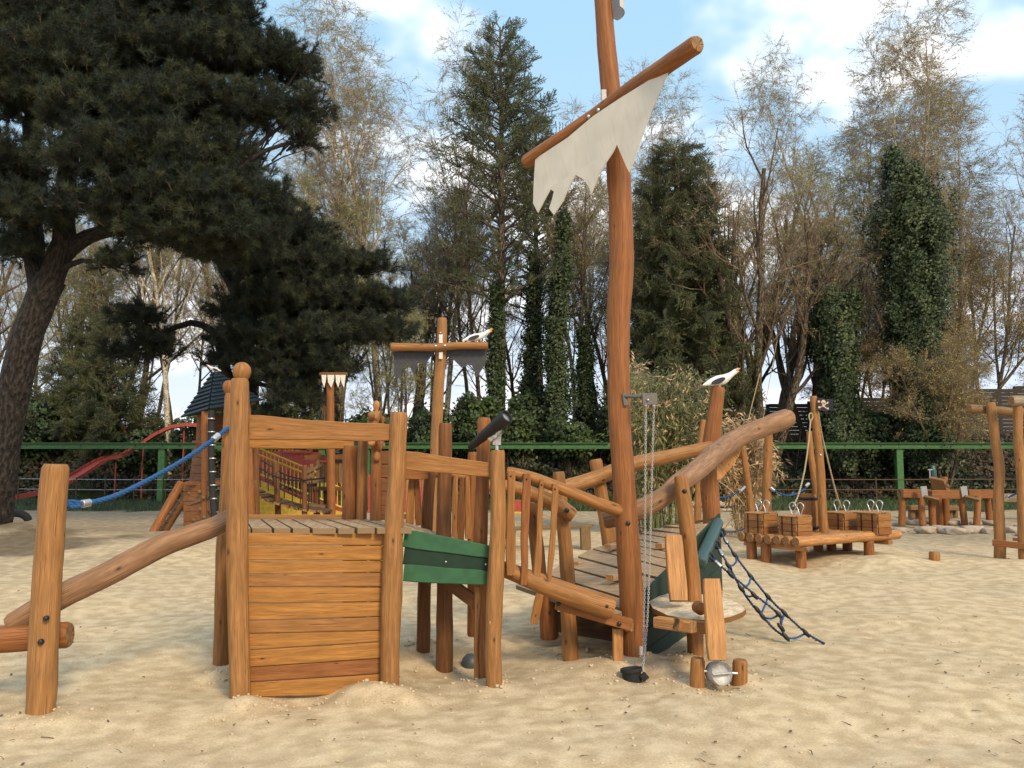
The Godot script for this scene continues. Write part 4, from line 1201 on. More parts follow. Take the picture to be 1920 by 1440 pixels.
# ---------- the rest of the playground in the middle distance ----------
func crate(at: Vector3, ux: Vector3, uz: Vector3, w: float, dp: float, h: float, label: String):
	# ux runs along the side that shows the black straps, uz along the other side
	var c := thing("seat_crate", at, label, "crate", "boarded crates with steel handles on the raft")
	for s in 4:
		var along: Vector3 = ux if s % 2 == 0 else uz
		var outw: Vector3 = (uz if s % 2 == 0 else ux) * (1.0 if s < 2 else -1.0)
		var half := w / 2 if s % 2 == 0 else dp / 2
		var off := dp / 2 if s % 2 == 0 else w / 2
		for k in 3:
			var y := h * (k + 0.5) / 3.0
			var mid := at + outw * off + Vector3.UP * y
			var trim := 0.0 if s % 2 == 0 else 0.022
			plank(c, "board", mid - along * (half - trim), mid + along * (half - trim), Vector3.UP, h / 3.0 - 0.004, 0.022, 1 if (k + s) % 3 else 2)
		if s % 2 == 0:
			for q in [-0.28, 0.28]:
				put(c, "strap", plank_mesh(at + outw * (off + 0.013) + along * w * q, at + outw * (off + 0.013) + along * w * q + Vector3.UP * (h + 0.002), along, 0.022, 0.006), mats.black)
	plank(c, "lid", at - ux * w / 2 + Vector3.UP * (h + 0.012), at + ux * w / 2 + Vector3.UP * (h + 0.012), uz, dp + 0.03, 0.024, 7)
	for q in [-0.22, 0.22]:
		var o: Vector3 = at + Vector3.UP * (h + 0.02) + ux * w * q + uz * dp * 0.1
		var pts := [o - ux * 0.012]
		for k in 11:
			var a := PI * (1.25 - 1.5 * k / 10.0)
			pts.append(o + Vector3.UP * 0.135 + ux * 0.062 * cos(a) + Vector3.UP * 0.062 * sin(a))
		pts.append(o + ux * 0.012)
		rope(c, "handle", pts, 0.010, mats.steel, 1)

func rock_mesh(sd: int) -> ArrayMesh:
	var m := MB.new()
	for j in 7:
		for k in 11:
			var a := TAU * (k % 10) / 10.0
			var e := PI * (j / 6.0 - 0.5)
			var d := Vector3(cos(a) * cos(e), sin(e), sin(a) * cos(e))
			var r := 1.0 + noise.get_noise_3dv(d * 1.3 + Vector3(sd * 9.0, 0, 0)) * 0.7
			var q := d * r
			q = q.clamp(Vector3(-0.82, -0.5, -0.85), Vector3(0.85, 0.62, 0.82))
			m.vert(q, d, Vector2(a, e))
	for j in 6:
		for k in 10:
			var b := j * 11 + k
			m.quad(b, b + 11, b + 12, b + 1)
	smooth_normals(m, 10)
	return m.to(ArrayMesh.new(), mats.rock)

func make_playground():
	# raft with mast, crates, barrel, ropes and flag
	var fc: Vector3 = Vector3(4.396, 0.320, -13.171)
	var lc: Vector3 = Vector3(3.791, 0.320, -14.064)
	var rc: Vector3 = Vector3(6.547, 0.320, -14.457)
	var e1 := (rc - fc)
	var e2 := (lc - fc)
	var ux := e2.normalized()
	var uz := e1.normalized()
	var raft := thing("raft", fc.lerp(lc + e1, 0.5) * Vector3(1, 0, 1), "low timber raft platform of parallel logs on short legs", "play raft")
	for k in 7:
		var o := e2 * (k / 6.0)
		log_part(raft, "deck_log", [fc + o - uz * 0.02, fc + o + e1 * 0.5, fc + o + e1 * (1.0 - 0.012 * (k % 3))], [0.082, 0.08, 0.078], 7 if k == 0 else 0, 0.6)
	for f in [0.06, 0.88]:
		plank(raft, "bearer", fc + e1 * f + Vector3.DOWN * 0.115 - ux * 0.06, lc + e1 * f + Vector3.DOWN * 0.115 + ux * 0.05, Vector3.UP, 0.07, 0.12, 7)
	for q in [Vector3(4.545, -0.072, -13.450), Vector3(3.930, -0.054, -14.000), Vector3(4.092, -0.024, -13.750), Vector3(5.892, -0.109, -14.100), Vector3(5.577, -0.160, -14.900), Vector3(5.895, -0.172, -15.000), Vector3(5.309, -0.148, -14.800)]:
		var b: Vector3 = q
		log_part(raft, "leg", [Vector3(b.x, -0.25, b.z), Vector3(b.x, 0.1, b.z), Vector3(b.x, 0.26, b.z)], [0.085, 0.083, 0.08], 2)
	var mast := log_part(raft, "mast", [Vector3(5.123, 0.352, -14.000), Vector3(5.108, 0.986, -14.000), Vector3(5.087, 1.687, -14.000), Vector3(5.042, 2.217, -14.000), Vector3(5.019, 2.626, -14.000)], [0.075, 0.072, 0.066, 0.06, 0.058], 1)
	bolt(mast, Vector3(5.087, 1.660, -13.930), Vector3(0.3, 0, 1), 0.018, mats.steel)
	crate(Vector3(4.084, 0.374, -13.950), ux, uz, 0.36, 0.36, 0.33, "boarded crate at the corner of the raft farthest from the barrel")
	crate(Vector3(4.491, 0.346, -13.500), ux, uz, 0.33, 0.36, 0.34, "boarded crate on the raft's front corner before the barrel")
	crate(Vector3(5.674, 0.335, -14.700), ux, uz, 0.42, 0.42, 0.33, "boarded crate on the raft right behind the foot of its mast")
	crate(Vector3(6.061, 0.347, -14.250), ux, uz, 0.36, 0.36, 0.34, "boarded crate at the raft's end nearest the lone stump")
	var bar: Vector3 = Vector3(5.000, 0.347, -14.350)
	var barrel := thing("barrel", bar, "wooden barrel with black hoops standing on the raft", "barrel")
	for k in 14:
		var pts := []
		var a := TAU * k / 14.0
		var d := Vector3(cos(a), 0, sin(a))
		var t := Vector3(-sin(a), 0, cos(a))
		var st := MB.new()
		for j in 6:
			var y := j / 5.0 * 0.66
			var r := 0.135 + 0.022 * sin(PI * j / 5.0)
			var hw := r * tan(PI / 14.0) - 0.002
			pts.append([bar + d * r - t * hw + Vector3.UP * y, bar + d * r + t * hw + Vector3.UP * y, Vector2(k * 0.31, y / 2.4), Vector2(k * 0.31 + 0.17, y / 2.4)])
		for j in 5:
			st.flat([pts[j][1], pts[j][0], pts[j + 1][0], pts[j + 1][1]], [pts[j][3], pts[j][2], pts[j + 1][2], pts[j + 1][3]])
		put(barrel, "stave", st.to(ArrayMesh.new()), wood(1 + k % 2))
	lathe(barrel, "lid", bar + Vector3.UP * 0.63, Vector3.UP, [Vector2(0, 0.13), Vector2(0.02, 0.13), Vector2(0.02, 0)], wood(7), 20)
	for y in [0.08, 0.56]:
		lathe(barrel, "hoop", bar + Vector3.UP * y, Vector3.UP, [Vector2(0, 0.14), Vector2(0, 0.160), Vector2(0.045, 0.163), Vector2(0.045, 0.14)], mats.black, 20)
	var r1 := thing("mast_rope", Vector3(4.938, 2.301, -13.900), "hemp rope with an eye running from the raft mast down to a front crate", "rope")
	rope(r1, "rope", [Vector3(4.945, 2.232, -13.950), Vector3(4.845, 1.860, -13.800), Vector3(4.736, 1.427, -13.700), Vector3(4.596, 1.046, -13.600), Vector3(4.479, 0.837, -13.550)], 0.016, mats.hemp, 3, 0.1, 0.04)
	rope(r1, "eye", [Vector3(4.944, 2.215, -13.950), Vector3(4.920, 2.277, -13.950), Vector3(4.938, 2.339, -13.970), Vector3(4.973, 2.348, -13.970), Vector3(4.989, 2.295, -13.970), Vector3(4.953, 2.224, -13.950)], 0.013, mats.hemp, 1)
	var r2 := thing("mast_rope", Vector3(5.072, 2.345, -13.900), "hemp rope running from under the pirate flag down to the back crates", "rope")
	rope(r2, "rope", [Vector3(5.073, 2.383, -13.950), Vector3(5.178, 1.999, -14.100), Vector3(5.333, 1.510, -14.250), Vector3(5.500, 1.013, -14.400), Vector3(5.620, 0.757, -14.500)], 0.016, mats.hemp, 3, 0.1, 0.04)
	var flag := thing("pirate_flag", Vector3(5.062, 2.595, -13.950), "small drooping black flag with a pale skull and crossed bones", "flag")
	var fm := MB.new()
	var f0: Vector3 = Vector3(5.047, 2.603, -13.930)
	var place := func(u: float, v: float, lift: float) -> Vector3:
		var n := Vector3(0.2, 0, 1).normalized()
		return f0 + Vector3(0.27 * u, -0.20 * v - 0.05 * u * u - 0.03 * sin(u * 5.0) * u, 0.05 * sin(u * 6.0 + v)) + n * lift
	for j in 7:
		for i in 13:
			fm.vert(place.call(i / 12.0, j / 6.0, 0.0), Vector3(0.2, 0, 1), Vector2(i / 12.0, j / 6.0))
	for j in 6:
		for i in 12:
			fm.quad(j * 13 + i, j * 13 + i + 1, j * 13 + i + 14, j * 13 + i + 13)
	smooth_normals(fm, 12)
	put(flag, "cloth", fm.to(ArrayMesh.new()), mats.navy)
	var sk := MB.new()
	var blob := func(cx: float, cy: float, rx: float, ry: float, turn: float):
		var c: Vector3 = place.call(cx, cy, 0.006)
		var first := sk.vert(c, Vector3(0.2, 0, 1))
		for k in 15:
			var a := TAU * (k % 14) / 14.0
			var ex := cos(a) * rx
			var ey := sin(a) * ry
			sk.vert(place.call(cx + (ex * cos(turn) - ey * sin(turn)) * 0.75, cy + ex * sin(turn) + ey * cos(turn), 0.006), Vector3(0.2, 0, 1))
		for k in 14: sk.tri(first, first + k + 1, first + k + 2)
	blob.call(0.40, 0.33, 0.26, 0.24, 0.0)
	blob.call(0.40, 0.55, 0.15, 0.12, 0.0)
	for s in [-1.0, 1.0]:
		blob.call(0.40, 0.55, 0.46, 0.055, 0.55 * s)
		for q in [-1.0, 1.0]:
			blob.call(0.40 + q * 0.32, 0.55 + q * s * 0.24, 0.085, 0.085, 0.0)
	put(flag, "skull", sk.to(ArrayMesh.new()), mats.skull)
	var ek := MB.new()
	for q in [[0.33, 0.35, 0.06], [0.47, 0.35, 0.06], [0.40, 0.46, 0.03]]:
		var c: Vector3 = place.call(q[0], q[1], 0.009)
		var first := ek.vert(c, Vector3(0.2, 0, 1))
		for k in 11:
			var a := TAU * (k % 10) / 10.0
			ek.vert(place.call(q[0] + cos(a) * q[2] * 0.75, q[1] + sin(a) * q[2], 0.009), Vector3(0.2, 0, 1))
		for k in 10: ek.tri(first, first + k + 1, first + k + 2)
	put(flag, "socket", ek.to(ArrayMesh.new()), mats.navy)
	# mooring rope from the bow to the raft
	tag(rope(self, "mooring_rope", [Vector3(2.185, 0.853, -9.000), Vector3(2.566, 0.728, -10.200), Vector3(3.154, 0.582, -12.000), Vector3(3.793, 0.464, -13.900)], 0.012, mats.navy_rope, 3, 0.08, 0.05), "dark blue mooring rope from the ship's bow to the raft", "rope")
	# rope balance course behind
	var cp := [
		["thin round post rising just behind the gull's bow post", [Vector3(3.486, 0.352, -16.000), Vector3(3.523, 1.198, -16.000), Vector3(3.577, 1.901, -16.000), Vector3(3.636, 2.325, -16.000)], 0.062],
		["leaning round post of the rope course below the bowsprit", [Vector3(4.800, 0.274, -17.000), Vector3(4.743, 0.961, -17.000), Vector3(4.654, 1.706, -17.000), Vector3(4.581, 2.242, -17.000)], 0.062],
		["upright round post of the rope course under the bowsprit's end", [Vector3(4.629, 0.391, -15.500), Vector3(4.661, 1.211, -15.500), Vector3(4.708, 1.892, -15.500), Vector3(4.710, 2.332, -15.500)], 0.075],
		["short round post standing close behind the raft's mast", [Vector3(5.770, 0.352, -16.000), Vector3(5.731, 0.998, -16.000), Vector3(5.660, 1.649, -16.000), Vector3(5.634, 2.103, -16.000)], 0.06]]
	for q in cp:
		var first: Vector3 = q[1][0]
		var o := thing("course_post", first, q[0], "post", "posts of the rope course")
		var f: float = q[2]
		log_part(o, "post", q[1], [f * 1.1, f * 1.1, f, f * 0.9], 1)
	var b1 := thing("course_rope", Vector3(3.837, 0.849, -16.000), "blue rope sagging behind the bow post of the ship", "rope", "ropes of the rope course")
	rope(b1, "rope", sag(Vector3(3.619, 0.998, -16.000), Vector3(4.528, 1.038, -16.600), 0.16), 0.02, mats.blue_rope, 3, 0.1, 0.05)
	rod(b1, "ferrule", Vector3(4.410, 0.973, -16.400), Vector3(4.549, 1.048, -16.600), 0.03, mats.steel)
	var b2 := thing("course_rope", Vector3(5.205, 0.898, -16.000), "blue rope sagging between the bowsprit post and the raft", "rope", "ropes of the rope course")
	rope(b2, "rope", sag(Vector3(4.687, 1.104, -15.500), Vector3(5.624, 1.138, -16.000), 0.2), 0.02, mats.blue_rope, 3, 0.1, 0.05)
	rod(b2, "ferrule", Vector3(4.685, 1.078, -15.400), Vector3(4.761, 1.021, -15.400), 0.03, mats.steel)
	rod(b2, "ferrule", Vector3(5.507, 1.081, -15.900), Vector3(5.569, 1.141, -15.900), 0.03, mats.steel)
	plank(self, "step_board", Vector3(5.313, 0.702, -15.600), Vector3(5.545, 0.743, -15.400), Vector3.FORWARD, 0.2, 0.06, 7)
	tag(get_child(get_child_count() - 1), "pale step board jutting out beside the short post behind the raft", "step")
	# frame of crooked posts at the edge
	var fr := thing("crooked_climber", Vector3(8.067, 0.009, -13.900), "tall frame of two crooked orange posts with grey cross logs", "climbing frame")
	log_part(fr, "post", [Vector3(7.934, -0.213, -13.900), Vector3(7.948, 0.387, -13.900), Vector3(7.957, 0.904, -13.900), Vector3(8.000, 1.407, -13.900), Vector3(7.955, 1.905, -13.900), Vector3(7.906, 2.512, -13.900)], [0.088, 0.085, 0.08, 0.078, 0.076, 0.074], 0)
	log_part(fr, "post", [Vector3(8.140, -0.257, -13.600), Vector3(8.168, 0.750, -13.600), Vector3(8.179, 1.258, -13.600), Vector3(8.154, 1.770, -13.600), Vector3(8.173, 2.441, -13.600)], [0.085, 0.08, 0.076, 0.072, 0.07], 0)
	log_part(fr, "cross_log", [Vector3(7.577, 2.427, -13.950), Vector3(8.041, 2.409, -14.100), Vector3(8.785, 2.348, -14.300), Vector3(9.365, 2.322, -14.500)], [0.072, 0.076, 0.08, 0.08], 5)
	log_part(fr, "cross_log", [Vector3(8.015, 2.529, -13.500), Vector3(8.281, 2.527, -13.600), Vector3(8.990, 2.512, -13.900)], [0.082, 0.088, 0.085], 9)
	plank(fr, "foot_board", Vector3(7.771, 0.250, -13.800), Vector3(8.192, 0.210, -13.450), Vector3.UP, 0.10, 0.05, 2)
	plank(fr, "foot_board", Vector3(8.395, 0.254, -14.300), Vector3(8.637, 0.247, -14.100), Vector3.UP, 0.05, 0.05, 2)
	bolt(fr, Vector3(7.853, 0.230, -13.750), Vector3(0, 0, 1), 0.016, mats.steel)
	var b3 := thing("course_rope", Vector3(8.855, 0.942, -15.000), "blue rope end with a steel ferrule beside the crooked frame", "rope", "ropes of the rope course")
	rope(b3, "rope", [Vector3(8.701, 0.877, -15.000), Vector3(8.679, 0.974, -14.700), Vector3(8.686, 1.049, -14.400), Vector3(8.841, 1.199, -14.200)], 0.02, mats.blue_rope, 3, 0.1, 0.05)
	rod(b3, "ferrule", Vector3(8.672, 0.879, -14.950), Vector3(8.700, 0.940, -14.850), 0.03, mats.steel)
	var stump := log_part(self, "stump", [Vector3(6.715, -0.107, -13.600), Vector3(6.720, -0.007, -13.600), Vector3(6.725, 0.111, -13.600)], [0.083, 0.083, 0.08], 1)
	tag(stump, "short lone log stump set in the open sand", "stump")
	# water play table with pump
	var wt := thing("water_table", Vector3(10.684, 0.131, -21.000), "reddish timber water trough table on many round legs", "water table")
	var tr := [[1687, 1733], [1737, 1800], [1806, 1860]]
	plank(wt, "trough", Vector3(9.603, 0.745, -21.000), Vector3(10.276, 0.738, -21.000), Vector3.UP, 0.20, 0.35, 2)
	plank(wt, "trough", Vector3(10.216, 0.727, -20.800), Vector3(11.079, 0.727, -20.800), Vector3.UP, 0.20, 0.33, 2)
	plank(wt, "trough", Vector3(11.279, 0.727, -21.100), Vector3(11.915, 0.721, -21.100), Vector3.UP, 0.20, 0.33, 2)
	plank(wt, "trough", Vector3(10.704, 0.990, -21.600), Vector3(10.773, 0.928, -21.000), Vector3(0, 0.2, 1), 0.3, 0.1, 1)
	for q in [[Vector3(9.611, -0.038, -21.000), Vector3(9.653, 0.666, -21.000)], [Vector3(10.027, -0.023, -20.800), Vector3(10.066, 0.670, -20.900)], [Vector3(10.374, -0.038, -21.000), Vector3(10.365, 0.653, -21.000)], [Vector3(10.759, -0.070, -21.400), Vector3(10.750, 0.635, -21.400)], [Vector3(10.920, -0.070, -21.400), Vector3(10.920, 1.129, -21.400)], [Vector3(11.269, -0.054, -21.200), Vector3(11.209, 0.644, -21.200)], [Vector3(11.341, -0.061, -20.800), Vector3(11.470, 0.657, -20.900)], [Vector3(11.962, -0.062, -21.300), Vector3(11.861, 0.644, -21.200)]]:
		log_part(wt, "leg", [q[0], q[0].lerp(q[1], 0.5), q[1]], [0.085, 0.08, 0.072], 2)
	for q in [Vector3(10.017, 0.799, -20.600), Vector3(10.988, 0.799, -20.600)]:
		var o: Vector3 = q
		put(wt, "gate_plate", plank_mesh(o + Vector3(-0.03, 0.13, 0), o + Vector3(0.0, -0.13, 0), Vector3(1, 0, 0.3), 0.14, 0.06), mats.zinc)
		put(wt, "spout", plank_mesh(o + Vector3(-0.05, -0.12, 0.05), o + Vector3(0.25, -0.2, 0.15), Vector3(0, 0.3, 1), 0.16, 0.05, 0.01), wood(5))
	var pump := thing("hand_pump", Vector3(10.846, 0.712, -21.800), "dark green hand pump with a pale handle behind the water table", "water pump")
	lathe(pump, "body", Vector3(10.837, 0.508, -21.800), Vector3.UP, [Vector2(0, 0.07), Vector2(0.5, 0.07), Vector2(0.52, 0.085), Vector2(0.8, 0.085), Vector2(0.82, 0.06), Vector2(0.9, 0.055), Vector2(0.93, 0)], mats.pipe_green, 14)
	rod(pump, "handle", Vector3(10.699, 0.987, -21.700), Vector3(10.700, 1.326, -21.700), 0.016, mats.steel)
	rod(pump, "handle", Vector3(10.658, 1.313, -21.700), Vector3(10.793, 1.312, -21.750), 0.018, mats.steel)
	var bn := thing("log_bench", Vector3(11.389, 0.091, -23.000), "low grey bench standing behind the water table", "bench")
	plank(bn, "seat", Vector3(10.704, 0.277, -23.000), Vector3(12.103, 0.262, -23.000), Vector3.FORWARD, 0.4, 0.1, 5)
	for u in [Vector3(10.806, -0.052, -23.000), Vector3(11.002, -0.066, -23.200), Vector3(11.815, -0.052, -23.000), Vector3(12.063, -0.066, -23.200)]:
		var o: Vector3 = u
		log_part(bn, "leg", [Vector3(o.x, 0, o.z), Vector3(o.x, 0.2, o.z), Vector3(o.x, 0.33, o.z)], [0.09, 0.09, 0.085], 5)
	var wb := thing("plank_bench", Vector3(12.907, 0.430, -22.000), "weathered grey plank bench behind the crooked frame", "bench")
	plank(wb, "backrest", Vector3(12.630, 0.613, -22.200), Vector3(14.361, 0.640, -22.200), Vector3.UP, 0.14, 0.05, 9)
	plank(wb, "seat", Vector3(12.483, 0.512, -22.000), Vector3(14.224, 0.526, -22.000), Vector3.FORWARD, 0.4, 0.06, 5)
	plank(wb, "leg", Vector3(12.553, 0.252, -22.000), Vector3(12.565, 0.485, -22.000), Vector3.RIGHT, 0.1, 0.3, 6)
	plank(wb, "leg", Vector3(13.795, 0.252, -22.000), Vector3(13.808, 0.485, -22.000), Vector3.RIGHT, 0.1, 0.3, 6)
	# low bench behind the bow
	var lb := thing("low_bench", Vector3(0.669, 0.075, -15.300), "low weathered plank bench seen behind the bridge rail", "bench")
	plank(lb, "seat", Vector3(-0.146, 0.324, -15.500), Vector3(1.437, 0.405, -15.200), Vector3.FORWARD, 0.32, 0.045, 5)
	plank(lb, "leg", Vector3(1.310, -0.008, -15.200), Vector3(1.304, 0.386, -15.200), Vector3.RIGHT, 0.17, 0.28, 5)
	plank(lb, "leg", Vector3(-0.019, -0.040, -15.500), Vector3(-0.019, 0.304, -15.500), Vector3.RIGHT, 0.17, 0.28, 5)
	# rocks round the pond and the plant bed
	var forms := []
	for i in 5: forms.append(rock_mesh(i + 1))
	var rr := RandomNumberGenerator.new()
	rr.seed = 31
	var spots := []
	for i in 24: spots.append([Vector3(3.851, 0.000, -25.594).lerp(Vector3(6.016, 0.100, -28.201), rr.randf()) + Vector3(rr.randf_range(-0.7, 0.7), 0, rr.randf_range(-0.9, 0.9)), rr.randf_range(0.13, 0.27), 0])
	for i in 26: spots.append([Vector3(5.338, 0.100, -25.789).lerp(Vector3(7.855, 0.100, -26.643), i / 25.0) + Vector3(0, (i % 2) * 0.16, rr.randf_range(-0.3, 0.3)), rr.randf_range(0.13, 0.24), 0])
	for i in 26:
		var a := TAU * i / 26.0
		spots.append([Vector3(10.371, 0.000, -19.725) + Vector3(cos(a) * 2.0, 0, sin(a) * 1.9 + rr.randf_range(-0.2, 0.2)), rr.randf_range(0.10, 0.20), 1])
	for q in [Vector3(9.917, 0.000, -18.327), Vector3(9.316, 0.000, -17.946), Vector3(8.943, 0.000, -18.327), Vector3(10.777, 0.000, -18.327), Vector3(11.551, 0.000, -19.429), Vector3(9.287, 0.000, -18.327)]: spots.append([q, rr.randf_range(0.15, 0.26), 1])
	for i in spots.size():
		var o := MeshInstance3D.new()
		o.name = "rock"
		o.mesh = forms[i % 5]
		var p: Vector3 = spots[i][0]
		var k: float = spots[i][1]
		p.y = gh(p.x, p.z) + k * 0.25 + maxf(0.0, p.y - 0.1)
		o.position = p
		o.rotation.y = rr.randf() * TAU
		o.scale = Vector3(k * rr.randf_range(1.0, 1.5), k * 0.62, k)
		add_child(o, true)
		if spots[i][2] == 0: tag(o, "pale rough stone in the low wall round the bamboo bed", "rock", "stones round the bamboo bed")
		else: tag(o, "pale rough stone round the muddy pool by the water table", "rock", "stones round the pool")

# ---------- far play equipment, monorail, fences ----------
func make_far_play():
	# green monorail beam
	var mr := thing("monorail", Vector3(0.767, 0.834, -30.500), "long level green steel rail carried on square green posts", "monorail track")
	var seams := [-24.4, -12.63, -5.23, 6.2, 13.97, 25.9]
	for i in 5:
		var a := Vector3(seams[i], 2.06, -30.6)
		var b := Vector3(seams[i + 1], 2.06, -30.6)
		put(mr, "beam", plank_mesh(a, b - Vector3(0.012, 0, 0), Vector3.UP, 0.15, 0.16), mats.beam_green)
		put(mr, "top_flange", plank_mesh(a + Vector3.UP * 0.095, b + Vector3(-0.012, 0.095, 0), Vector3.FORWARD, 0.34, 0.03), mats.beam_green)
		put(mr, "bottom_flange", plank_mesh(a - Vector3.UP * 0.095, b + Vector3(-0.012, -0.095, 0), Vector3.FORWARD, 0.34, 0.03), mats.beam_green)
		for k in 6:
			bolt(mr, a.lerp(b, (k + 0.5) / 6.0) + Vector3(0, 0, 0.085), Vector3(0, 0, 1), 0.03)
	for x in [-12.65, -6.87, -5.25, 6.22, 13.99, 25.0, -22.5]:
		var p := Vector3(x, 0.9, -30.6)
		put(mr, "support", plank_mesh(Vector3(p.x, -0.3, p.z), Vector3(p.x, 1.95, p.z), Vector3.RIGHT, 0.24, 0.22, 0.0, -1.0, 0.015), mats.beam_green)
	# wire fences before the bank
	for side in 2:
		var x0: float = [-16.0, 3.8][side]
		var x1: float = [-8.5, 19.8][side]
		var wf := thing("wire_fence", Vector3((x0 + x1) / 2, 0, -27.5), ["thin wire fence on slim stakes before the bank near the tower", "thin rail fence along the bank behind the raft and water table"][side], "fence")
		for h in [0.95, 0.62]:
			rope(wf, "wire", [Vector3(x0, h, -27.5), Vector3((x0 + x1) / 2, h - 0.03, -27.5), Vector3(x1, h, -27.5)], 0.018 if side else 0.010, mats.zinc if side == 0 else wood(6), 1)
		for k in 9:
			var p := Vector3(lerpf(x0, x1, k / 8.0), 0, -27.5)
			rod(wf, "stake", Vector3(p.x, -0.2, p.z), Vector3(p.x, 1.0, p.z), 0.022, wood(6), 6)
	# dark slatted fence on the bank
	var sf := thing("slat_fence", Vector3(16.4, 2.2, -36), "dark weathered fence of level slats on the bank behind the ivy trees", "fence")
	for i in 7:
		var x0 := 11.1 + i * 1.8
		var top := 3.95 + 0.13 * i
		for k in int((top - 1.85) / 0.165):
			var y := top - 0.06 - k * 0.165
			plank(sf, "slat", Vector3(x0 + 0.04, y, -36.5), Vector3(x0 + 1.76, y, -36.5), Vector3.UP, 0.158, 0.03, 11)
		plank(sf, "fence_post", Vector3(x0, 1.6, -36.55), Vector3(x0, top, -36.55), Vector3.RIGHT, 0.12, 0.12, 11)
	# red hill slide
	var sl := thing("hill_slide", Vector3(-14.4, 0, -30), "long red wavy slide coming down the bank by the tower", "slide")
	var path := [Vector3(-11.827, 2.780, -31.800), Vector3(-12.232, 2.796, -31.700), Vector3(-12.750, 2.713, -31.600), Vector3(-13.140, 2.510, -31.500), Vector3(-13.642, 2.171, -31.400), Vector3(-13.977, 1.892, -31.200), Vector3(-14.232, 1.695, -31.000), Vector3(-14.466, 1.598, -30.800), Vector3(-14.688, 1.541, -30.500), Vector3(-14.878, 1.352, -30.200), Vector3(-15.089, 1.023, -29.600), Vector3(-15.228, 0.781, -29.000), Vector3(-15.455, 0.524, -28.600), Vector3(-15.763, 0.399, -28.200), Vector3(-16.231, 0.277, -27.800)]
	var rad := []
	for q in path: rad.append(1.0)
	var sp: Array = smooth_path(path, rad, 0.35)[0]
	for s in 3:
		var m := MB.new()
		var prof := [Vector2(-0.28, 0.13), Vector2(-0.28, 0.0), Vector2(-0.25, 0.0), Vector2(-0.25, 0.13)] if s == 1 else ([Vector2(0.25, 0.13), Vector2(0.25, 0.0), Vector2(0.28, 0.0), Vector2(0.28, 0.13)] if s == 2 else [Vector2(-0.25, 0.03), Vector2(-0.25, 0.0), Vector2(0.25, 0.0), Vector2(0.25, 0.03)])
		for i in sp.size() - 1:
			var t: Vector3 = (sp[i + 1] - sp[i]).normalized()
			var x := t.cross(Vector3.UP).normalized()
			for k in 4:
				var a: Vector2 = prof[k]
				var b: Vector2 = prof[(k + 1) % 4]
				m.flat([sp[i] + x * a.x + Vector3.UP * a.y, sp[i] + x * b.x + Vector3.UP * b.y, sp[i + 1] + x * b.x + Vector3.UP * b.y, sp[i + 1] + x * a.x + Vector3.UP * a.y])
		put(sl, ["chute", "side_wall", "side_wall"][s], m.to(ArrayMesh.new()), mats.red)
	for q in [Vector3(-14.399, 1.482, -30.750), Vector3(-12.308, 2.675, -31.650), Vector3(-13.670, 1.992, -31.300)]:
		var o: Vector3 = q
		rod(sl, "support", Vector3(o.x, gh(o.x, o.z) - 0.2, o.z), o, 0.03, mats.red, 8)
	# play tower with blue roof
	var tb: Vector3 = Vector3(-5.970, 0.180, -17.500)
	var tw := thing("play_tower", tb, "timber play tower with a steep dark blue shingled roof", "play tower")
	var apex: Vector3 = Vector3(-6.248, 3.417, -17.600)
	var ev := [Vector3(-6.769, 2.428, -17.300), Vector3(-5.928, 2.547, -16.500), Vector3(-5.105, 2.772, -17.200), Vector3(-6.130, 2.703, -18.600)]
	for f in 4:
		var a: Vector3 = ev[f]
		var b: Vector3 = ev[(f + 1) % 4]
		var nn := (b - a).cross(apex - a).normalized()
		if nn.dot((a + b) / 2 - Vector3(apex.x, a.y, apex.z)) < 0: nn = -nn
		for k in 10:
			var f0 := k / 10.0
			var f1 := (k + 1.12) / 10.0
			var p0 := a.lerp(apex, f0) + nn * 0.045
			var p1 := b.lerp(apex, f0) + nn * 0.045
			var q0 := a.lerp(apex, minf(f1, 0.985)) + nn * 0.005
			var q1 := b.lerp(apex, minf(f1, 0.985)) + nn * 0.005
			put(tw, "roof_board", slab_mesh([p0, p1, q1, q0], 0.022), mats.roof)
	for q in [[Vector3(-6.407, 0.090, -17.300), Vector3(-6.377, 2.494, -17.300)], [Vector3(-5.986, 0.142, -16.700), Vector3(-6.073, 2.526, -16.700)], [Vector3(-5.272, 0.098, -17.200), Vector3(-5.431, 2.718, -17.200)], [Vector3(-6.045, 0.002, -18.300), Vector3(-6.145, 2.615, -18.300)], [Vector3(-6.694, 0.063, -17.600), Vector3(-6.494, 1.819, -17.500)]]:
		log_part(tw, "post", [q[0], q[0].lerp(q[1], 0.5), q[1]], [0.1, 0.095, 0.085], 2)
	for k in 5:
		plank(tw, "wall_board", Vector3(-6.600, 1.031, -17.100).lerp(Vector3(-6.573, 0.245, -17.100), k / 4.0), Vector3(-5.938, 1.069, -16.600).lerp(Vector3(-5.914, 0.305, -16.600), k / 4.0), Vector3.UP, 0.19, 0.05, 2)
	for k in 4:
		plank(tw, "wall_board", Vector3(-6.537, 1.708, -17.300).lerp(Vector3(-6.520, 1.219, -17.300), k / 3.0), Vector3(-6.083, 1.704, -16.800).lerp(Vector3(-6.068, 1.230, -16.800), k / 3.0), Vector3.UP, 0.155, 0.04, 3)
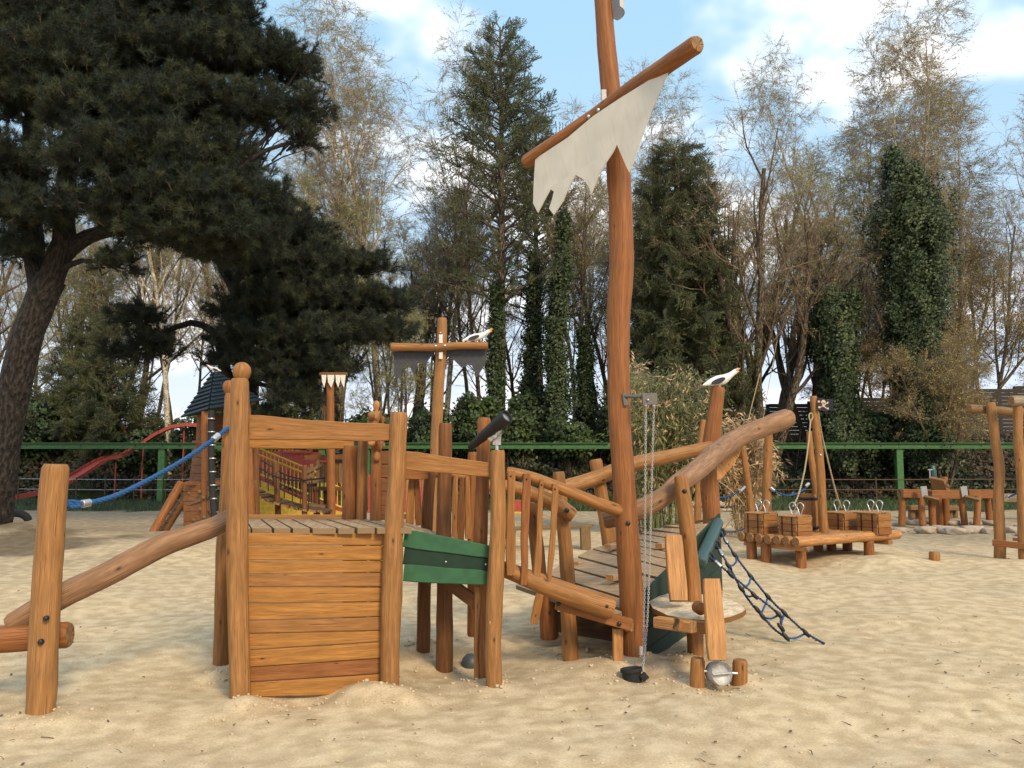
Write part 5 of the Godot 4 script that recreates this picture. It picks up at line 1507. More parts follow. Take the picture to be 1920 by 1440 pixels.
	for q in [Vector3(-6.439, 0.908, -17.000), Vector3(-6.127, 0.951, -16.700), Vector3(-6.391, 0.749, -17.000), Vector3(-6.014, 0.841, -16.600), Vector3(-6.518, 0.531, -17.100), Vector3(-6.095, 0.608, -16.700), Vector3(-6.289, 0.386, -16.900), Vector3(-5.981, 0.459, -16.600), Vector3(-6.384, 0.221, -17.000)]:
		var o: Vector3 = q
		put(tw, "climbing_hold", lathe_mesh(o, Vector3(-0.3, 0, 1), [Vector2(0, 0), Vector2(0, 0.05), Vector2(0.05, 0.04), Vector2(0.06, 0)], 8), wood(5))
	plank(tw, "batten", Vector3(-6.464, 0.685, -17.000), Vector3(-5.982, 0.810, -16.600), Vector3.UP, 0.05, 0.06, 5)
	plank(tw, "rail_board", Vector3(-6.496, 1.934, -17.200), Vector3(-6.093, 1.926, -16.750), Vector3.UP, 0.06, 0.05, 3)
	plank(tw, "floor", Vector3(-6.478, 1.108, -17.400), Vector3(-5.416, 1.108, -17.400), Vector3.FORWARD, 1.2, 0.08, 3)
	plank(tw, "wall_board", Vector3(-6.363, 2.276, -17.900), Vector3(-5.718, 2.276, -17.900), Vector3.UP, 0.5, 0.04, 3)
	for q in [[Vector3(-6.862, 1.103, -17.600), Vector3(-7.262, 0.067, -17.200)], [Vector3(-6.875, 0.867, -18.000), Vector3(-7.253, 0.055, -17.700)]]:
		log_part(tw, "ladder_log", [q[0], q[0].lerp(q[1], 0.5), q[1]], [0.085, 0.09, 0.09], 2 if q[0].z > -17.8 else 3)
	for k in 6:
		rod(tw, "rung", Vector3(-6.862, 1.103, -17.600).lerp(Vector3(-7.262, 0.067, -17.200), 0.12 + k * 0.15), Vector3(-6.875, 0.867, -18.000).lerp(Vector3(-7.253, 0.055, -17.700), 0.12 + k * 0.15), 0.02, mats.steel, 6)
	var tube := put(tw, "net_tube", rope_mesh([Vector3(-5.843, 2.528, -16.350), Vector3(-5.799, 1.701, -16.300), Vector3(-5.756, 0.987, -16.300), Vector3(-5.665, 0.282, -16.250)], 0.062, 1), mats.rubber)
	for k in 9:
		lathe(tube, "ring", Vector3(-5.820, 2.360, -16.300).lerp(Vector3(-5.694, 0.318, -16.300), k / 8.0), Vector3.UP, [Vector2(0, 0.06), Vector2(0, 0.07), Vector2(0.02, 0.07), Vector2(0.02, 0.06)], mats.steel, 12)
	var g := gull("gull", apex + Vector3(0, 0.0, 0), PI - 0.2, 0.62, "small wooden gull perched on the blue tower roof", plain_mat(0.55, 0.3, 0.2, 0.6))
	# yellow and red ride behind the ship's stern
	var yr := thing("fun_ramp", Vector3(-6.169, 0.100, -24.000), "yellow and red ramp with yellow railings behind the ship's stern", "play ramp")
	put(yr, "side_panel", slab_mesh([Vector3(-7.971, -0.020, -24.000), Vector3(-8.005, 1.102, -24.000), Vector3(-7.400, 1.102, -24.000), Vector3(-6.027, 0.473, -24.000), Vector3(-4.815, 0.100, -24.000), Vector3(-4.392, -0.020, -24.000)], 0.08), mats.yellow)
	put(yr, "deck", slab_mesh([Vector3(-7.213, 0.913, -24.300), Vector3(-4.876, 0.111, -24.300), Vector3(-5.217, 0.039, -26.000), Vector3(-7.719, 0.914, -26.000)], 0.06), mats.red)
	put(yr, "red_panel", slab_mesh([Vector3(-8.026, 1.848, -26.500), Vector3(-6.018, 1.798, -26.500), Vector3(-5.340, 1.266, -26.500), Vector3(-5.333, 0.851, -26.500), Vector3(-7.999, 0.851, -26.500)], 0.06), mats.red)
	put(yr, "red_deck", slab_mesh([Vector3(-7.162, 1.797, -26.400), Vector3(-6.246, 1.797, -26.400), Vector3(-7.066, 1.845, -28.000), Vector3(-7.773, 1.845, -28.000)], 0.06), mats.red)
	put(yr, "red_panel", slab_mesh([Vector3(-4.248, 1.128, -25.000), Vector3(-3.383, 1.128, -25.000), Vector3(-3.369, -0.040, -25.000), Vector3(-4.231, -0.040, -25.000)], 0.06), mats.red)
	put(yr, "red_panel", slab_mesh([Vector3(-3.225, 1.050, -25.000), Vector3(-2.517, 1.050, -25.000), Vector3(-2.506, -0.118, -25.000), Vector3(-3.211, -0.118, -25.000)], 0.06), mats.red)
	put(yr, "red_panel", slab_mesh([Vector3(-0.078, 0.395, -25.000), Vector3(0.267, 0.395, -25.000), Vector3(0.266, 0.006, -25.000), Vector3(-0.078, 0.006, -25.000)], 0.06), mats.red)
	put(yr, "kerb", plank_mesh(Vector3(-0.078, 0.019, -24.800), Vector3(1.026, -0.012, -24.800), Vector3.UP, 0.09, 0.1), mats.yellow)
	for q in [[Vector3(-7.210, 1.900, -24.000), Vector3(-4.830, 0.922, -24.000)], [Vector3(-7.205, 1.719, -24.000), Vector3(-4.827, 0.772, -24.000)], [Vector3(-7.191, 1.177, -24.000), Vector3(-4.666, 0.174, -24.000)], [Vector3(-7.627, 1.102, -24.000), Vector3(-7.191, 1.177, -24.000)], [Vector3(-7.924, 1.921, -27.000), Vector3(-6.986, 1.921, -27.000)], [Vector3(-7.920, 1.768, -27.000), Vector3(-6.983, 1.768, -27.000)]]:
		rod(yr, "rail", q[0], q[1], 0.03, mats.yellow, 6)
	for k in 22:
		var f := k / 21.0
		rod(yr, "baluster", Vector3(-7.180, 1.900, -24.000).lerp(Vector3(-4.830, 0.922, -24.000), f), Vector3(-7.160, 1.162, -24.000).lerp(Vector3(-4.817, 0.234, -24.000), f), 0.014, mats.orange if k % 3 else mats.yellow, 5)
	for k in 9:
		rod(yr, "baluster", Vector3(-7.889, 1.921, -27.000).lerp(Vector3(-7.020, 1.921, -27.000), k / 8.0), Vector3(-7.884, 1.717, -27.000).lerp(Vector3(-7.016, 1.717, -27.000), k / 8.0), 0.014, mats.yellow, 5)
	for k in 5:
		rod(yr, "baluster", Vector3(-7.868, 1.598, -24.000).lerp(Vector3(-7.414, 1.598, -24.000), k / 4.0), Vector3(-7.853, 1.102, -24.000).lerp(Vector3(-7.400, 1.102, -24.000), k / 4.0), 0.016, mats.yellow, 5)
	for q in [[Vector3(-6.961, 1.598, -25.500), Vector3(-6.970, 1.983, -25.500)], [Vector3(-6.183, 1.762, -26.000), Vector3(-6.171, 1.958, -26.000)], [Vector3(-5.046, -0.047, -24.400), Vector3(-5.057, 0.530, -24.400)], [Vector3(-6.372, 0.913, -24.300), Vector3(-6.387, 1.522, -24.300)]]:
		rod(yr, "post", q[0], q[1], 0.05, mats.red, 8)
	# orange picket guard between the bridge posts
	var pg := thing("picket_guard", Vector3(-1.384, 0.586, -13.000), "row of pale orange pickets standing behind the bridge", "picket fence")
	for k in 5:
		plank(pg, "picket", Vector3(-1.596, 0.610, -13.000).lerp(Vector3(-1.254, 0.610, -13.000), k / 4.0), Vector3(-1.595, 1.330, -13.000).lerp(Vector3(-1.268, 1.330, -13.000), k / 4.0), Vector3.RIGHT, 0.055, 0.03, 7, 0.01)
	plank(pg, "rail", Vector3(-1.652, 0.719, -13.050), Vector3(-1.210, 0.703, -13.050), Vector3.UP, 0.07, 0.04, 2)
	# rope bridge and crooked hut
	var rb := thing("rope_bridge", Vector3(-5.124, 0.471, -19.000), "sagging dark rope bridge between posts behind the stern rail", "rope bridge")
	for k in 11:
		var f := k / 10.0
		var c: Vector3 = Vector3(-6.142, 1.063, -19.000).lerp(Vector3(-4.146, 0.448, -19.000), f) + Vector3.DOWN * 1.3 * f * (1.0 - f) * 0.4
		plank(rb, "tread", c + Vector3(0, 0, 0.5), c - Vector3(0, 0, 0.5), Vector3(1, -0.25, 0), 0.17, 0.05, 6)
	for z in [18.5, 19.5]:
		rope(rb, "hand_rope", [Vector3(-5.773, 1.575, -19.000) + Vector3(0, 0, 19.0 - z), Vector3(-5.444, 1.360, -19.000) + Vector3(0, 0, 19.0 - z), Vector3(-5.081, 1.182, -19.000) + Vector3(0, 0, 19.0 - z), Vector3(-4.661, 1.123, -19.000) + Vector3(0, 0, 19.0 - z), Vector3(-4.303, 1.158, -19.000) + Vector3(0, 0, 19.0 - z)], 0.018, mats.black, 1)
		for k in 8:
			var f := k / 7.0
			rope(rb, "hanger", [Vector3(-5.700, 1.527, -19.000).lerp(Vector3(-4.422, 1.099, -19.000), f) + Vector3(0, -0.12 * f * (1.0 - f), 19.0 - z), Vector3(-5.664, 1.063, -19.000).lerp(Vector3(-4.433, 0.495, -19.000), f) + Vector3(0, 0, 19.0 - z)], 0.012, mats.black, 1)
	for q in [[Vector3(-5.534, 0.313, -18.400), Vector3(-5.575, 1.853, -18.400), 0.07], [Vector3(-5.187, 0.278, -18.900), Vector3(-5.289, 1.528, -18.900), 0.06], [Vector3(-4.533, 0.299, -18.600), Vector3(-4.558, 1.447, -18.600), 0.055]]:
		log_part(rb, "post", [q[0], q[0].lerp(q[1], 0.5), q[1]], [q[2] * 1.1, q[2], q[2]], 3)
	var hut := thing("crooked_hut", Vector3(-4.262, 0.288, -20.000), "small dark boarded cabin with a crooked gable behind the stern", "play hut")
	plank(hut, "roof_board", Vector3(-4.868, 1.624, -20.000), Vector3(-3.632, 1.649, -20.000), Vector3.UP, 0.12, 0.3, 3)
	for k in 8:
		plank(hut, "wall_board", Vector3(-4.478, 1.035, -20.000).lerp(Vector3(-3.685, 1.035, -20.000), k / 7.0), Vector3(-4.487, 1.511, -20.000).lerp(Vector3(-3.693, 1.511, -20.000), k / 7.0), Vector3.RIGHT, 0.108, 0.04, 3 if k % 2 else 5)
	for q in [[Vector3(-4.757, 1.041, -19.800), Vector3(-4.764, 1.400, -19.800)], [Vector3(-4.632, 1.041, -19.800), Vector3(-4.691, 1.474, -19.800)], [Vector3(-4.520, 1.041, -19.800), Vector3(-4.543, 1.574, -19.800)], [Vector3(-4.799, 1.277, -19.750), Vector3(-4.405, 1.475, -19.750)], [Vector3(-4.794, 1.042, -19.750), Vector3(-4.373, 1.091, -19.750)]]:
		plank(hut, "crooked_slat", q[0], q[1], Vector3.RIGHT if absf(q[0].x - q[1].x) < 0.2 else Vector3.UP, 0.075, 0.03, 5, 0.01)
	plank(hut, "beam", Vector3(-4.628, 0.901, -19.900), Vector3(-3.940, 0.901, -19.900), Vector3.UP, 0.09, 0.2, 3)
	plank(hut, "step", Vector3(-4.734, 0.509, -19.600), Vector3(-4.254, 0.484, -19.600), Vector3.UP, 0.12, 0.5, 5)
	for q in [[Vector3(-4.563, 0.208, -19.900), Vector3(-4.577, 0.876, -19.900)], [Vector3(-4.361, 0.201, -20.000), Vector3(-4.374, 0.873, -20.000)], [Vector3(-4.230, 0.215, -19.800), Vector3(-4.243, 0.880, -19.800)], [Vector3(-4.684, 0.603, -19.900), Vector3(-4.693, 1.038, -19.900)]]:
		log_part(hut, "post", [q[0], q[0].lerp(q[1], 0.5), q[1]], [0.075, 0.07, 0.07], 3)
	# white pennants on a far pole
	var pn := thing("pennant_mast", Vector3(-4.150, 0.393, -19.300), "round brown pole holding torn white pennants before the pines", "mast")
	log_part(pn, "pole", [Vector3(-4.099, 0.214, -19.300), Vector3(-4.142, 1.841, -19.300), Vector3(-4.183, 3.358, -19.300)], [0.1, 0.095, 0.09], 2)
	put(pn, "pennant", slab_mesh([Vector3(-4.348, 3.503, -19.150), Vector3(-4.238, 3.503, -19.150), Vector3(-4.248, 3.369, -19.150), Vector3(-4.281, 3.210, -19.150), Vector3(-4.333, 3.344, -19.150)], 0.02), mats.white)
	put(pn, "pennant", slab_mesh([Vector3(-4.214, 3.503, -19.150), Vector3(-4.056, 3.503, -19.150), Vector3(-4.065, 3.369, -19.150), Vector3(-4.123, 3.210, -19.150), Vector3(-4.199, 3.344, -19.150)], 0.02), mats.white)
	put(pn, "pennant", slab_mesh([Vector3(-4.031, 3.503, -19.150), Vector3(-3.910, 3.503, -19.150), Vector3(-3.919, 3.369, -19.150), Vector3(-3.965, 3.210, -19.150), Vector3(-4.016, 3.344, -19.150)], 0.02), mats.white)
	put(pn, "pennant", slab_mesh([Vector3(-3.910, 3.503, -19.150), Vector3(-3.800, 3.503, -19.150), Vector3(-3.810, 3.369, -19.150), Vector3(-3.831, 3.210, -19.150), Vector3(-3.895, 3.344, -19.150)], 0.02), mats.white)
	log_part(pn, "yard", [Vector3(-4.396, 3.521, -19.200), Vector3(-3.786, 3.521, -19.200)], [0.05, 0.05], 3)
	# tyre half sunk by the big pine
	var ty := MB.new()
	var tc: Vector3 = Vector3(-11.361, 0.212, -19.500)
	var tp := []
	var trr := []
	for k in 13:
		var a := PI * k / 12.0
		tp.append(tc + Vector3(cos(a) * 0.28, sin(a) * 0.17 - 0.02, sin(a) * 0.06))
		trr.append(0.09)
	ty.tube(tp, trr, 10)
	tag(put(self, "tyre", ty.to(ArrayMesh.new()), mats.rubber), "black tyre half sunk in the sand beside the big pine", "tyre")


# ---------- the wood ----------
var protos := {}

func rv(r: RandomNumberGenerator) -> Vector3:
	return Vector3(r.randf_range(-1, 1), r.randf_range(-1, 1), r.randf_range(-1, 1))

func aim(d: Vector3, r: RandomNumberGenerator, k: float) -> Transform3D:
	# a frame whose y axis runs along d, rolled at random, scaled by k
	d = d.normalized()
	var x := d.cross(rv(r)).normalized()
	return Transform3D(Basis(x * k, d * k, x.cross(d) * k), Vector3.ZERO)

func leaf(m: MB, p: Vector3, d: Vector3, n: Vector3, l: float, w: float):
	# one pointed leaf folded from two triangles
	var s := n.cross(d).normalized() * w * 0.5
	var a := m.vert(p, n)
	var b := m.vert(p + d * l * 0.5 + s, (n + s * 3.0).normalized())
	var c := m.vert(p + d * l, n)
	var e := m.vert(p + d * l * 0.5 - s, (n - s * 3.0).normalized())
	m.quad(a, b, c, e)

func twig_spray(sd: int, kids: int, spread: float, droop: float, r: float, leaves: int, lsize: float, bark: Material, lm: Material) -> ArrayMesh:
	var g := RandomNumberGenerator.new()
	g.seed = sd
	var m := MB.new()
	var lf := MB.new()
	var ends := []
	for k in kids + 1:
		var f := 0.0 if k == 0 else g.randf_range(0.05, 0.75)
		var p := Vector3(0, f, 0)
		var d := Vector3.UP if k == 0 else (Vector3.UP + Vector3(g.randf_range(-1, 1), 0, g.randf_range(-1, 1)) * spread).normalized()
		var L := 1.0 if k == 0 else g.randf_range(0.3, 0.7)
		var pts := [p]
		var rad := [r * (1.0 if k == 0 else 0.75)]
		for i in 3:
			d = (d + rv(g) * 0.22 + Vector3(0, -droop, 0)).normalized()
			p += d * L / 3.0
			pts.append(p)
			rad.append(rad[0] * (1.0 - 0.25 * (i + 1)))
		m.tube(pts, rad, 3)
		ends.append(pts)
	for i in leaves:
		var e: Array = ends[g.randi() % ends.size()]
		var j := g.randi() % 3
		var p: Vector3 = e[j].lerp(e[j + 1], g.randf())
		leaf(lf, p, (rv(g) + Vector3(0, -0.3, 0)).normalized(), rv(g).normalized(), lsize * g.randf_range(0.7, 1.3), lsize * 0.7)
	var am := ArrayMesh.new()
	m.to(am, bark)
	if leaves: lf.to(am, lm)
	return am

func needle_spray(sd: int, shoots: int, needles: int, nl: float, nw: float, flat: float, droop: float, bark: Material, nm: Material) -> ArrayMesh:
	# a frond: side shoots on an axis, clothed in needle-like blades
	var g := RandomNumberGenerator.new()
	g.seed = sd
	var m := MB.new()
	var lf := MB.new()
	for k in shoots + 1:
		var f := 0.0 if k == 0 else 0.1 + 0.85 * k / shoots
		var p := Vector3(0, f, 0)
		var side := Vector3(1 if k % 2 else -1, 0.7, g.randf_range(-1, 1) * (1.0 - flat)).normalized()
		var d := Vector3.UP if k == 0 else side
		var L := 1.0 if k == 0 else (1.05 - f) * 0.7 + 0.12
		var pts := [p]
		for i in 3:
			d = (d + rv(g) * 0.1 + Vector3(0, 0, -droop)).normalized()
			p += d * L / 3.0
			pts.append(p)
		m.tube(pts, [0.012, 0.009, 0.007, 0.004], 3)
		var n := int(needles * L) + 2
		for i in n:
			var t := (i + g.randf()) / n * 2.999
			var q: Vector3 = pts[int(t)].lerp(pts[int(t) + 1], t - int(t))
			var nd := (d * 0.75 + rv(g) * 0.8).normalized()
			var s := nd.cross(rv(g)).normalized() * nw * 0.5
			var nn := nd.cross(s).normalized()
			var a := lf.vert(q - s, nn)
			var b := lf.vert(q + s, nn)
			var c := lf.vert(q + nd * nl * g.randf_range(0.7, 1.2), nn)
			lf.tri(a, b, c)
	var am := ArrayMesh.new()
	m.to(am, bark)
	lf.to(am, nm)
	return am

func leaf_clump(sd: int, n: int, size: float, lsize: float, lm: Material) -> ArrayMesh:
	var g := RandomNumberGenerator.new()
	g.seed = sd
	var lf := MB.new()
	for i in n:
		var p := rv(g) * size * Vector3(1, 1, 0.6)
		leaf(lf, p, (rv(g) + Vector3(0, -0.5, 0.3)).normalized(), (Vector3(0, 0.5, 1) + rv(g) * 0.8).normalized(), lsize * g.randf_range(0.7, 1.3), lsize * 0.8)
	return lf.to(ArrayMesh.new(), lm)

func grow(m: MB, fine: MB, out: Array, g: RandomNumberGenerator, p: Vector3, d: Vector3, L: float, r: float, lev: int, o: Dictionary):
	var segs: int = [9, 6, 5, 4][lev]
	var pts := [p]
	var rad := [r]
	var dirs := [d]
	var end: float = o.get("taper", 0.35) if lev == 0 else 0.3
	for i in segs:
		d = (d + rv(g) * o.wander[lev] + Vector3.UP * o.lift[lev]).normalized()
		p += d * L / segs
		pts.append(p)
		rad.append(lerpf(r, r * end, (i + 1.0) / segs))
		dirs.append(d)
	(m if lev < 2 else fine).tube(pts, rad, [9, 6, 4, 3][lev])
	if lev == o.levels:
		for k in o.sprays:
			var t: float = g.randf_range(0.15, 1.0) * segs
			var i := mini(int(t), segs - 1)
			var q: Vector3 = pts[i].lerp(pts[i + 1], t - i)
			var x := aim(dirs[i] * o.get("along", 1.0) + rv(g) * 0.55 + Vector3.DOWN * o.droop, g, o.spray * g.randf_range(0.7, 1.3))
			x.origin = q
			out.append(x)
		return
	var n: int = o.kids[lev]
	var turn := g.randf() * TAU
	for k in n:
		var t: float = lerpf(o.start[lev], 1.0, (k + g.randf()) / n) * segs
		var i := mini(int(t), segs - 1)
		var q: Vector3 = pts[i].lerp(pts[i + 1], t - i)
		turn += 2.4 + g.randf_range(-0.5, 0.5)
		var ax: Vector3 = dirs[i].cross(Vector3(cos(turn), 0.2, sin(turn))).normalized()
		var a: float = o.angle[lev] * g.randf_range(0.7, 1.3)
		var nd: Vector3 = dirs[i].rotated(ax, a)
		var f: float = t / segs
		var ll: float = L * o.ratio[lev] * g.randf_range(0.75, 1.2) * (1.25 - 0.75 * f if lev == 0 else 1.15 - 0.4 * f)
		grow(m, fine, out, g, q, nd, ll, maxf(0.006, lerpf(rad[i], rad[i + 1], t - i) * o.get("thin", 0.55)), lev + 1, o)

func tree_node(called: String, trunk: ArrayMesh, bark: Material, crowns: Array) -> Node3D:
	# crowns: [name, mesh, places, kind]
	var t := Node3D.new()
	t.name = called
	var a := MeshInstance3D.new()
	a.name = "trunk"
	a.mesh = trunk
	a.set_surface_override_material(0, bark)
	t.add_child(a)
	for c in crowns:
		scatter_local(t, c[0], c[1], c[2])
	return t

func scatter_local(parent: Node, called: String, mesh: Mesh, places: Array):
	var mm := MultiMesh.new()
	mm.transform_format = MultiMesh.TRANSFORM_3D
	mm.mesh = mesh
	mm.instance_count = places.size()
	for i in places.size():
		mm.set_instance_transform(i, places[i])
	var o := MultiMeshInstance3D.new()
	o.name = called
	o.multimesh = mm
	o.set_meta("kind", "stuff")
	parent.add_child(o, true)

func split(places: Array, n: int) -> Array:
	var out := []
	for k in n: out.append([])
	for i in places.size(): out[i % n].append(places[i])
	return out

func broadleaf(called: String, sd: int, H: float, r: float, o: Dictionary, sprays: Array, bark: Material) -> Node3D:
	var g := RandomNumberGenerator.new()
	g.seed = sd
	var m := MB.new()
	var fine := MB.new()
	var out := []
	var stems: int = o.get("stems", 1)
	for s in stems:
		var d := Vector3(o.get("lean", 0.0), 1, 0)
		var p := Vector3(0, -0.4, 0)
		if stems > 1:
			var a := TAU * s / stems + g.randf_range(-0.3, 0.3)
			d = Vector3(cos(a) * o.fan, 1, sin(a) * o.fan * 0.6)
			p += Vector3(cos(a), 0, sin(a)) * r * 1.2
		grow(m, fine, out, g, p, d.normalized(), H * (1.0 if stems == 1 else g.randf_range(0.75, 1.0)), r, 0, o)
	var parts := split(out, sprays.size())
	var cr := []
	for i in sprays.size():
		cr.append(["crown", sprays[i], parts[i]])
	var t := tree_node(called, m.to(ArrayMesh.new()), bark, cr)
	var b := MeshInstance3D.new()
	b.name = "branches"
	b.mesh = fine.to(ArrayMesh.new(), o.get("fine", mats.twig))
	b.set_meta("kind", "stuff")
	t.add_child(b)
	return t

func conifer(called: String, sd: int, H: float, r: float, clear: float, wide: float, up: float, droop: float, per_m: float, sprays: Array, bark: Material, shape: float) -> Node3D:
	var g := RandomNumberGenerator.new()
	g.seed = sd
	var m := MB.new()
	var out := []
	var tp := []
	var tr := []
	for i in 15:
		var f := i / 14.0
		tp.append(Vector3(sin(f * 2.3) * 0.2, f * H - 0.4, cos(f * 3.0) * 0.12))
		tr.append(r * (1.0 - 0.92 * f) + 0.01)
	m.tube(tp, tr, 9)
	var n := int(H * per_m)
	var turn := 0.0
	for k in n:
		var f := clear + (1.0 - clear) * (k + g.randf()) / n
		turn += 2.4 + g.randf_range(-0.4, 0.4)
		var L := wide * pow(1.0 - f, shape) * g.randf_range(0.65, 1.15) + 0.25
		if f < clear + 0.15: L *= g.randf_range(0.5, 1.0)
		var p := Vector3(sin(f * 2.3) * 0.2, f * H - 0.4, cos(f * 3.0) * 0.12)
		var d := Vector3(cos(turn), up + 0.5 * f, sin(turn)).normalized()
		var pts := [p]
		var rad := [0.012 + 0.016 * L]
		var q := p
		for i in 4:
			d = (d + rv(g) * 0.1 + Vector3.DOWN * droop * (0.6 if i < 2 else -0.4)).normalized()
			q += d * L / 4.0
			pts.append(q)
			rad.append(rad[0] * (1.0 - 0.22 * (i + 1)))
		m.tube(pts, rad, 4)
		var ns := maxi(3, int(L * (5.0 if per_m > 10.0 else 1.6 + 3.6 * smoothstep(0.55, 0.85, f))))
		for i in ns:
			var t := (0.18 + 0.82 * (i + g.randf()) / ns) * 3.999
			var j := mini(int(t), 3)
			var at: Vector3 = pts[j].lerp(pts[j + 1], t - j)
			var dd: Vector3 = (pts[j + 1] - pts[j]).normalized()
			var x := aim(dd + rv(g) * 0.6 + Vector3.DOWN * droop * 1.4, g, g.randf_range(0.55, 1.0) * (0.4 + 0.5 * minf(L, 2.0) / 2.0))
			x.origin = at
			out.append(x)
	var parts := split(out, sprays.size())
	var cr := []
	for i in sprays.size():
		cr.append(["crown", sprays[i], parts[i]])
	return tree_node(called, m.to(ArrayMesh.new()), bark, cr)

func stand(proto: Node3D, p: Vector3, turn: float, k: float, label: String, group := "", first := false) -> Node3D:
	var t: Node3D = proto if first else proto.duplicate()
	if not proto.has_meta("used"):
		t = proto
		proto.set_meta("used", true)
	else:
		t = proto.duplicate()
	var n := String(proto.name).rstrip("0123456789")
	t.name = n
	t.position = Vector3(p.x, gh(p.x, p.z) - 0.1, p.z)
	t.rotation.y = turn
	t.scale = Vector3.ONE * k
	add_child(t, true)
	tag(t, label, "tree", group)
	return t

func make_protos():
	var lm := leaf_mat(0.33, 0.35, 0.08, 0.65)
	var lm2 := leaf_mat(0.31, 0.29, 0.085, 0.65)
	var lgreen := leaf_mat(0.26, 0.31, 0.07, 0.65)
	var cat := leaf_mat(0.34, 0.25, 0.07, 0.4)
	var twig := plain_mat(0.22, 0.15, 0.095, 0.9)
	var ptwig := plain_mat(0.27, 0.175, 0.12, 0.9)
	var btwig := plain_mat(0.28, 0.20, 0.13, 0.9)
	mats.twig = twig
	mats.pine_twig = plain_mat(0.07, 0.045, 0.03, 0.9)
	var bare := [twig_spray(1, 9, 0.9, 0.0, 0.0085, 8, 0.055, ptwig, lm), twig_spray(2, 11, 0.7, -0.05, 0.008, 22, 0.06, twig, lm)]
	var leafy := [twig_spray(3, 8, 1.0, 0.05, 0.008, 34, 0.075, twig, lm), twig_spray(4, 10, 0.8, 0.0, 0.0075, 26, 0.07, twig, lgreen)]
	var birchy := [twig_spray(5, 8, 0.5, 0.16, 0.007, 22, 0.055, btwig, lm2), twig_spray(6, 10, 0.45, 0.22, 0.0065, 20, 0.055, btwig, lm)]
	var catkin := [twig_spray(7, 9, 0.6, 0.2, 0.007, 20, 0.085, twig, cat), twig_spray(8, 9, 0.6, 0.1, 0.007, 12, 0.07, twig, lm)]
	protos.beech = broadleaf("bare_tree", 101, 15.0, 0.20, {"levels": 3, "wander": [0.10, 0.16, 0.22, 0.28], "lift": [0.03, 0.10, 0.08, 0.05], "kids": [13, 6, 4], "start": [0.28, 0.25, 0.2], "angle": [0.75, 0.7, 0.7], "ratio": [0.42, 0.42, 0.5], "sprays": 2, "spray": 0.8, "droop": 0.0}, bare, mats.bark)
	protos.thin = broadleaf("bare_tree", 102, 15.0, 0.15, {"levels": 3, "wander": [0.08, 0.16, 0.22, 0.28], "lift": [0.04, 0.14, 0.1, 0.05], "kids": [11, 5, 4], "start": [0.42, 0.25, 0.2], "angle": [0.6, 0.65, 0.7], "ratio": [0.33, 0.42, 0.5], "sprays": 2, "spray": 0.75, "droop": 0.0}, bare, mats.bark)
	protos.fan = broadleaf("bare_tree", 103, 12.5, 0.21, {"levels": 3, "stems": 7, "fan": 0.42, "wander": [0.11, 0.18, 0.22, 0.28], "lift": [0.05, 0.10, 0.06, 0.04], "kids": [8, 5, 4], "start": [0.25, 0.25, 0.2], "angle": [0.55, 0.65, 0.7], "ratio": [0.40, 0.42, 0.5], "sprays": 1, "spray": 0.7, "droop": 0.0}, bare, mats.bark)
	protos.leafy = broadleaf("leafing_tree", 104, 12.0, 0.13, {"levels": 3, "stems": 4, "fan": 0.25, "wander": [0.10, 0.16, 0.22, 0.28], "lift": [0.06, 0.12, 0.08, 0.04], "kids": [8, 5, 4], "start": [0.25, 0.25, 0.2], "angle": [0.55, 0.65, 0.7], "ratio": [0.36, 0.42, 0.5], "sprays": 3, "spray": 0.75, "droop": 0.1}, leafy, mats.bark)
	protos.birch = broadleaf("birch_tree", 105, 19.0, 0.17, {"levels": 3, "taper": 0.12, "wander": [0.07, 0.10, 0.16, 0.24], "lift": [0.04, 0.14, 0.05, -0.05], "kids": [17, 6, 4], "start": [0.3, 0.25, 0.2], "angle": [0.5, 0.55, 0.7], "ratio": [0.30, 0.40, 0.5], "sprays": 3, "spray": 0.85, "droop": 0.55, "thin": 0.5}, birchy, mats.birch)
	protos.birch2 = broadleaf("birch_tree", 106, 19.0, 0.15, {"levels": 3, "stems": 3, "fan": 0.13, "taper": 0.12, "wander": [0.07, 0.10, 0.16, 0.24], "lift": [0.05, 0.16, 0.05, -0.05], "kids": [13, 5, 4], "start": [0.3, 0.25, 0.2], "angle": [0.45, 0.55, 0.7], "ratio": [0.27, 0.40, 0.5], "sprays": 3, "spray": 0.85, "droop": 0.6, "thin": 0.5}, birchy, mats.birch)
	protos.hazel = broadleaf("catkin_tree", 107, 9.0, 0.10, {"levels": 3, "stems": 6, "fan": 0.5, "wander": [0.12, 0.18, 0.22, 0.28], "lift": [0.03, 0.08, 0.05, 0.0], "kids": [7, 5, 4], "start": [0.2, 0.25, 0.2], "angle": [0.6, 0.65, 0.7], "ratio": [0.38, 0.42, 0.5], "sprays": 3, "spray": 0.8, "droop": 0.35}, catkin, mats.pale_bark)
	var fir_n := leaf_mat(0.085, 0.115, 0.040, 0.3, 0.7)
	var spr_n := leaf_mat(0.080, 0.10, 0.028, 0.3, 0.7)
	var dark_n := leaf_mat(0.055, 0.078, 0.030, 0.25, 0.7)
	var fir := [needle_spray(11, 10, 60, 0.10, 0.034, 0.5, 0.0, twig, fir_n), needle_spray(12, 12, 52, 0.10, 0.034, 0.4, 0.0, twig, dark_n)]
	var spr := [needle_spray(13, 12, 64, 0.10, 0.036, 0.3, 0.05, twig, spr_n), needle_spray(14, 10, 64, 0.10, 0.036, 0.5, 0.1, twig, dark_n)]
	protos.fir = conifer("fir_tree", 201, 19.0, 0.26, 0.36, 4.3, 0.25, 0.05, 7.0, fir, mats.bark, 0.6)
	protos.spruce = conifer("spruce_tree", 202, 15.0, 0.22, 0.08, 2.8, -0.05, 0.16, 23.0, spr, mats.bark, 0.42)
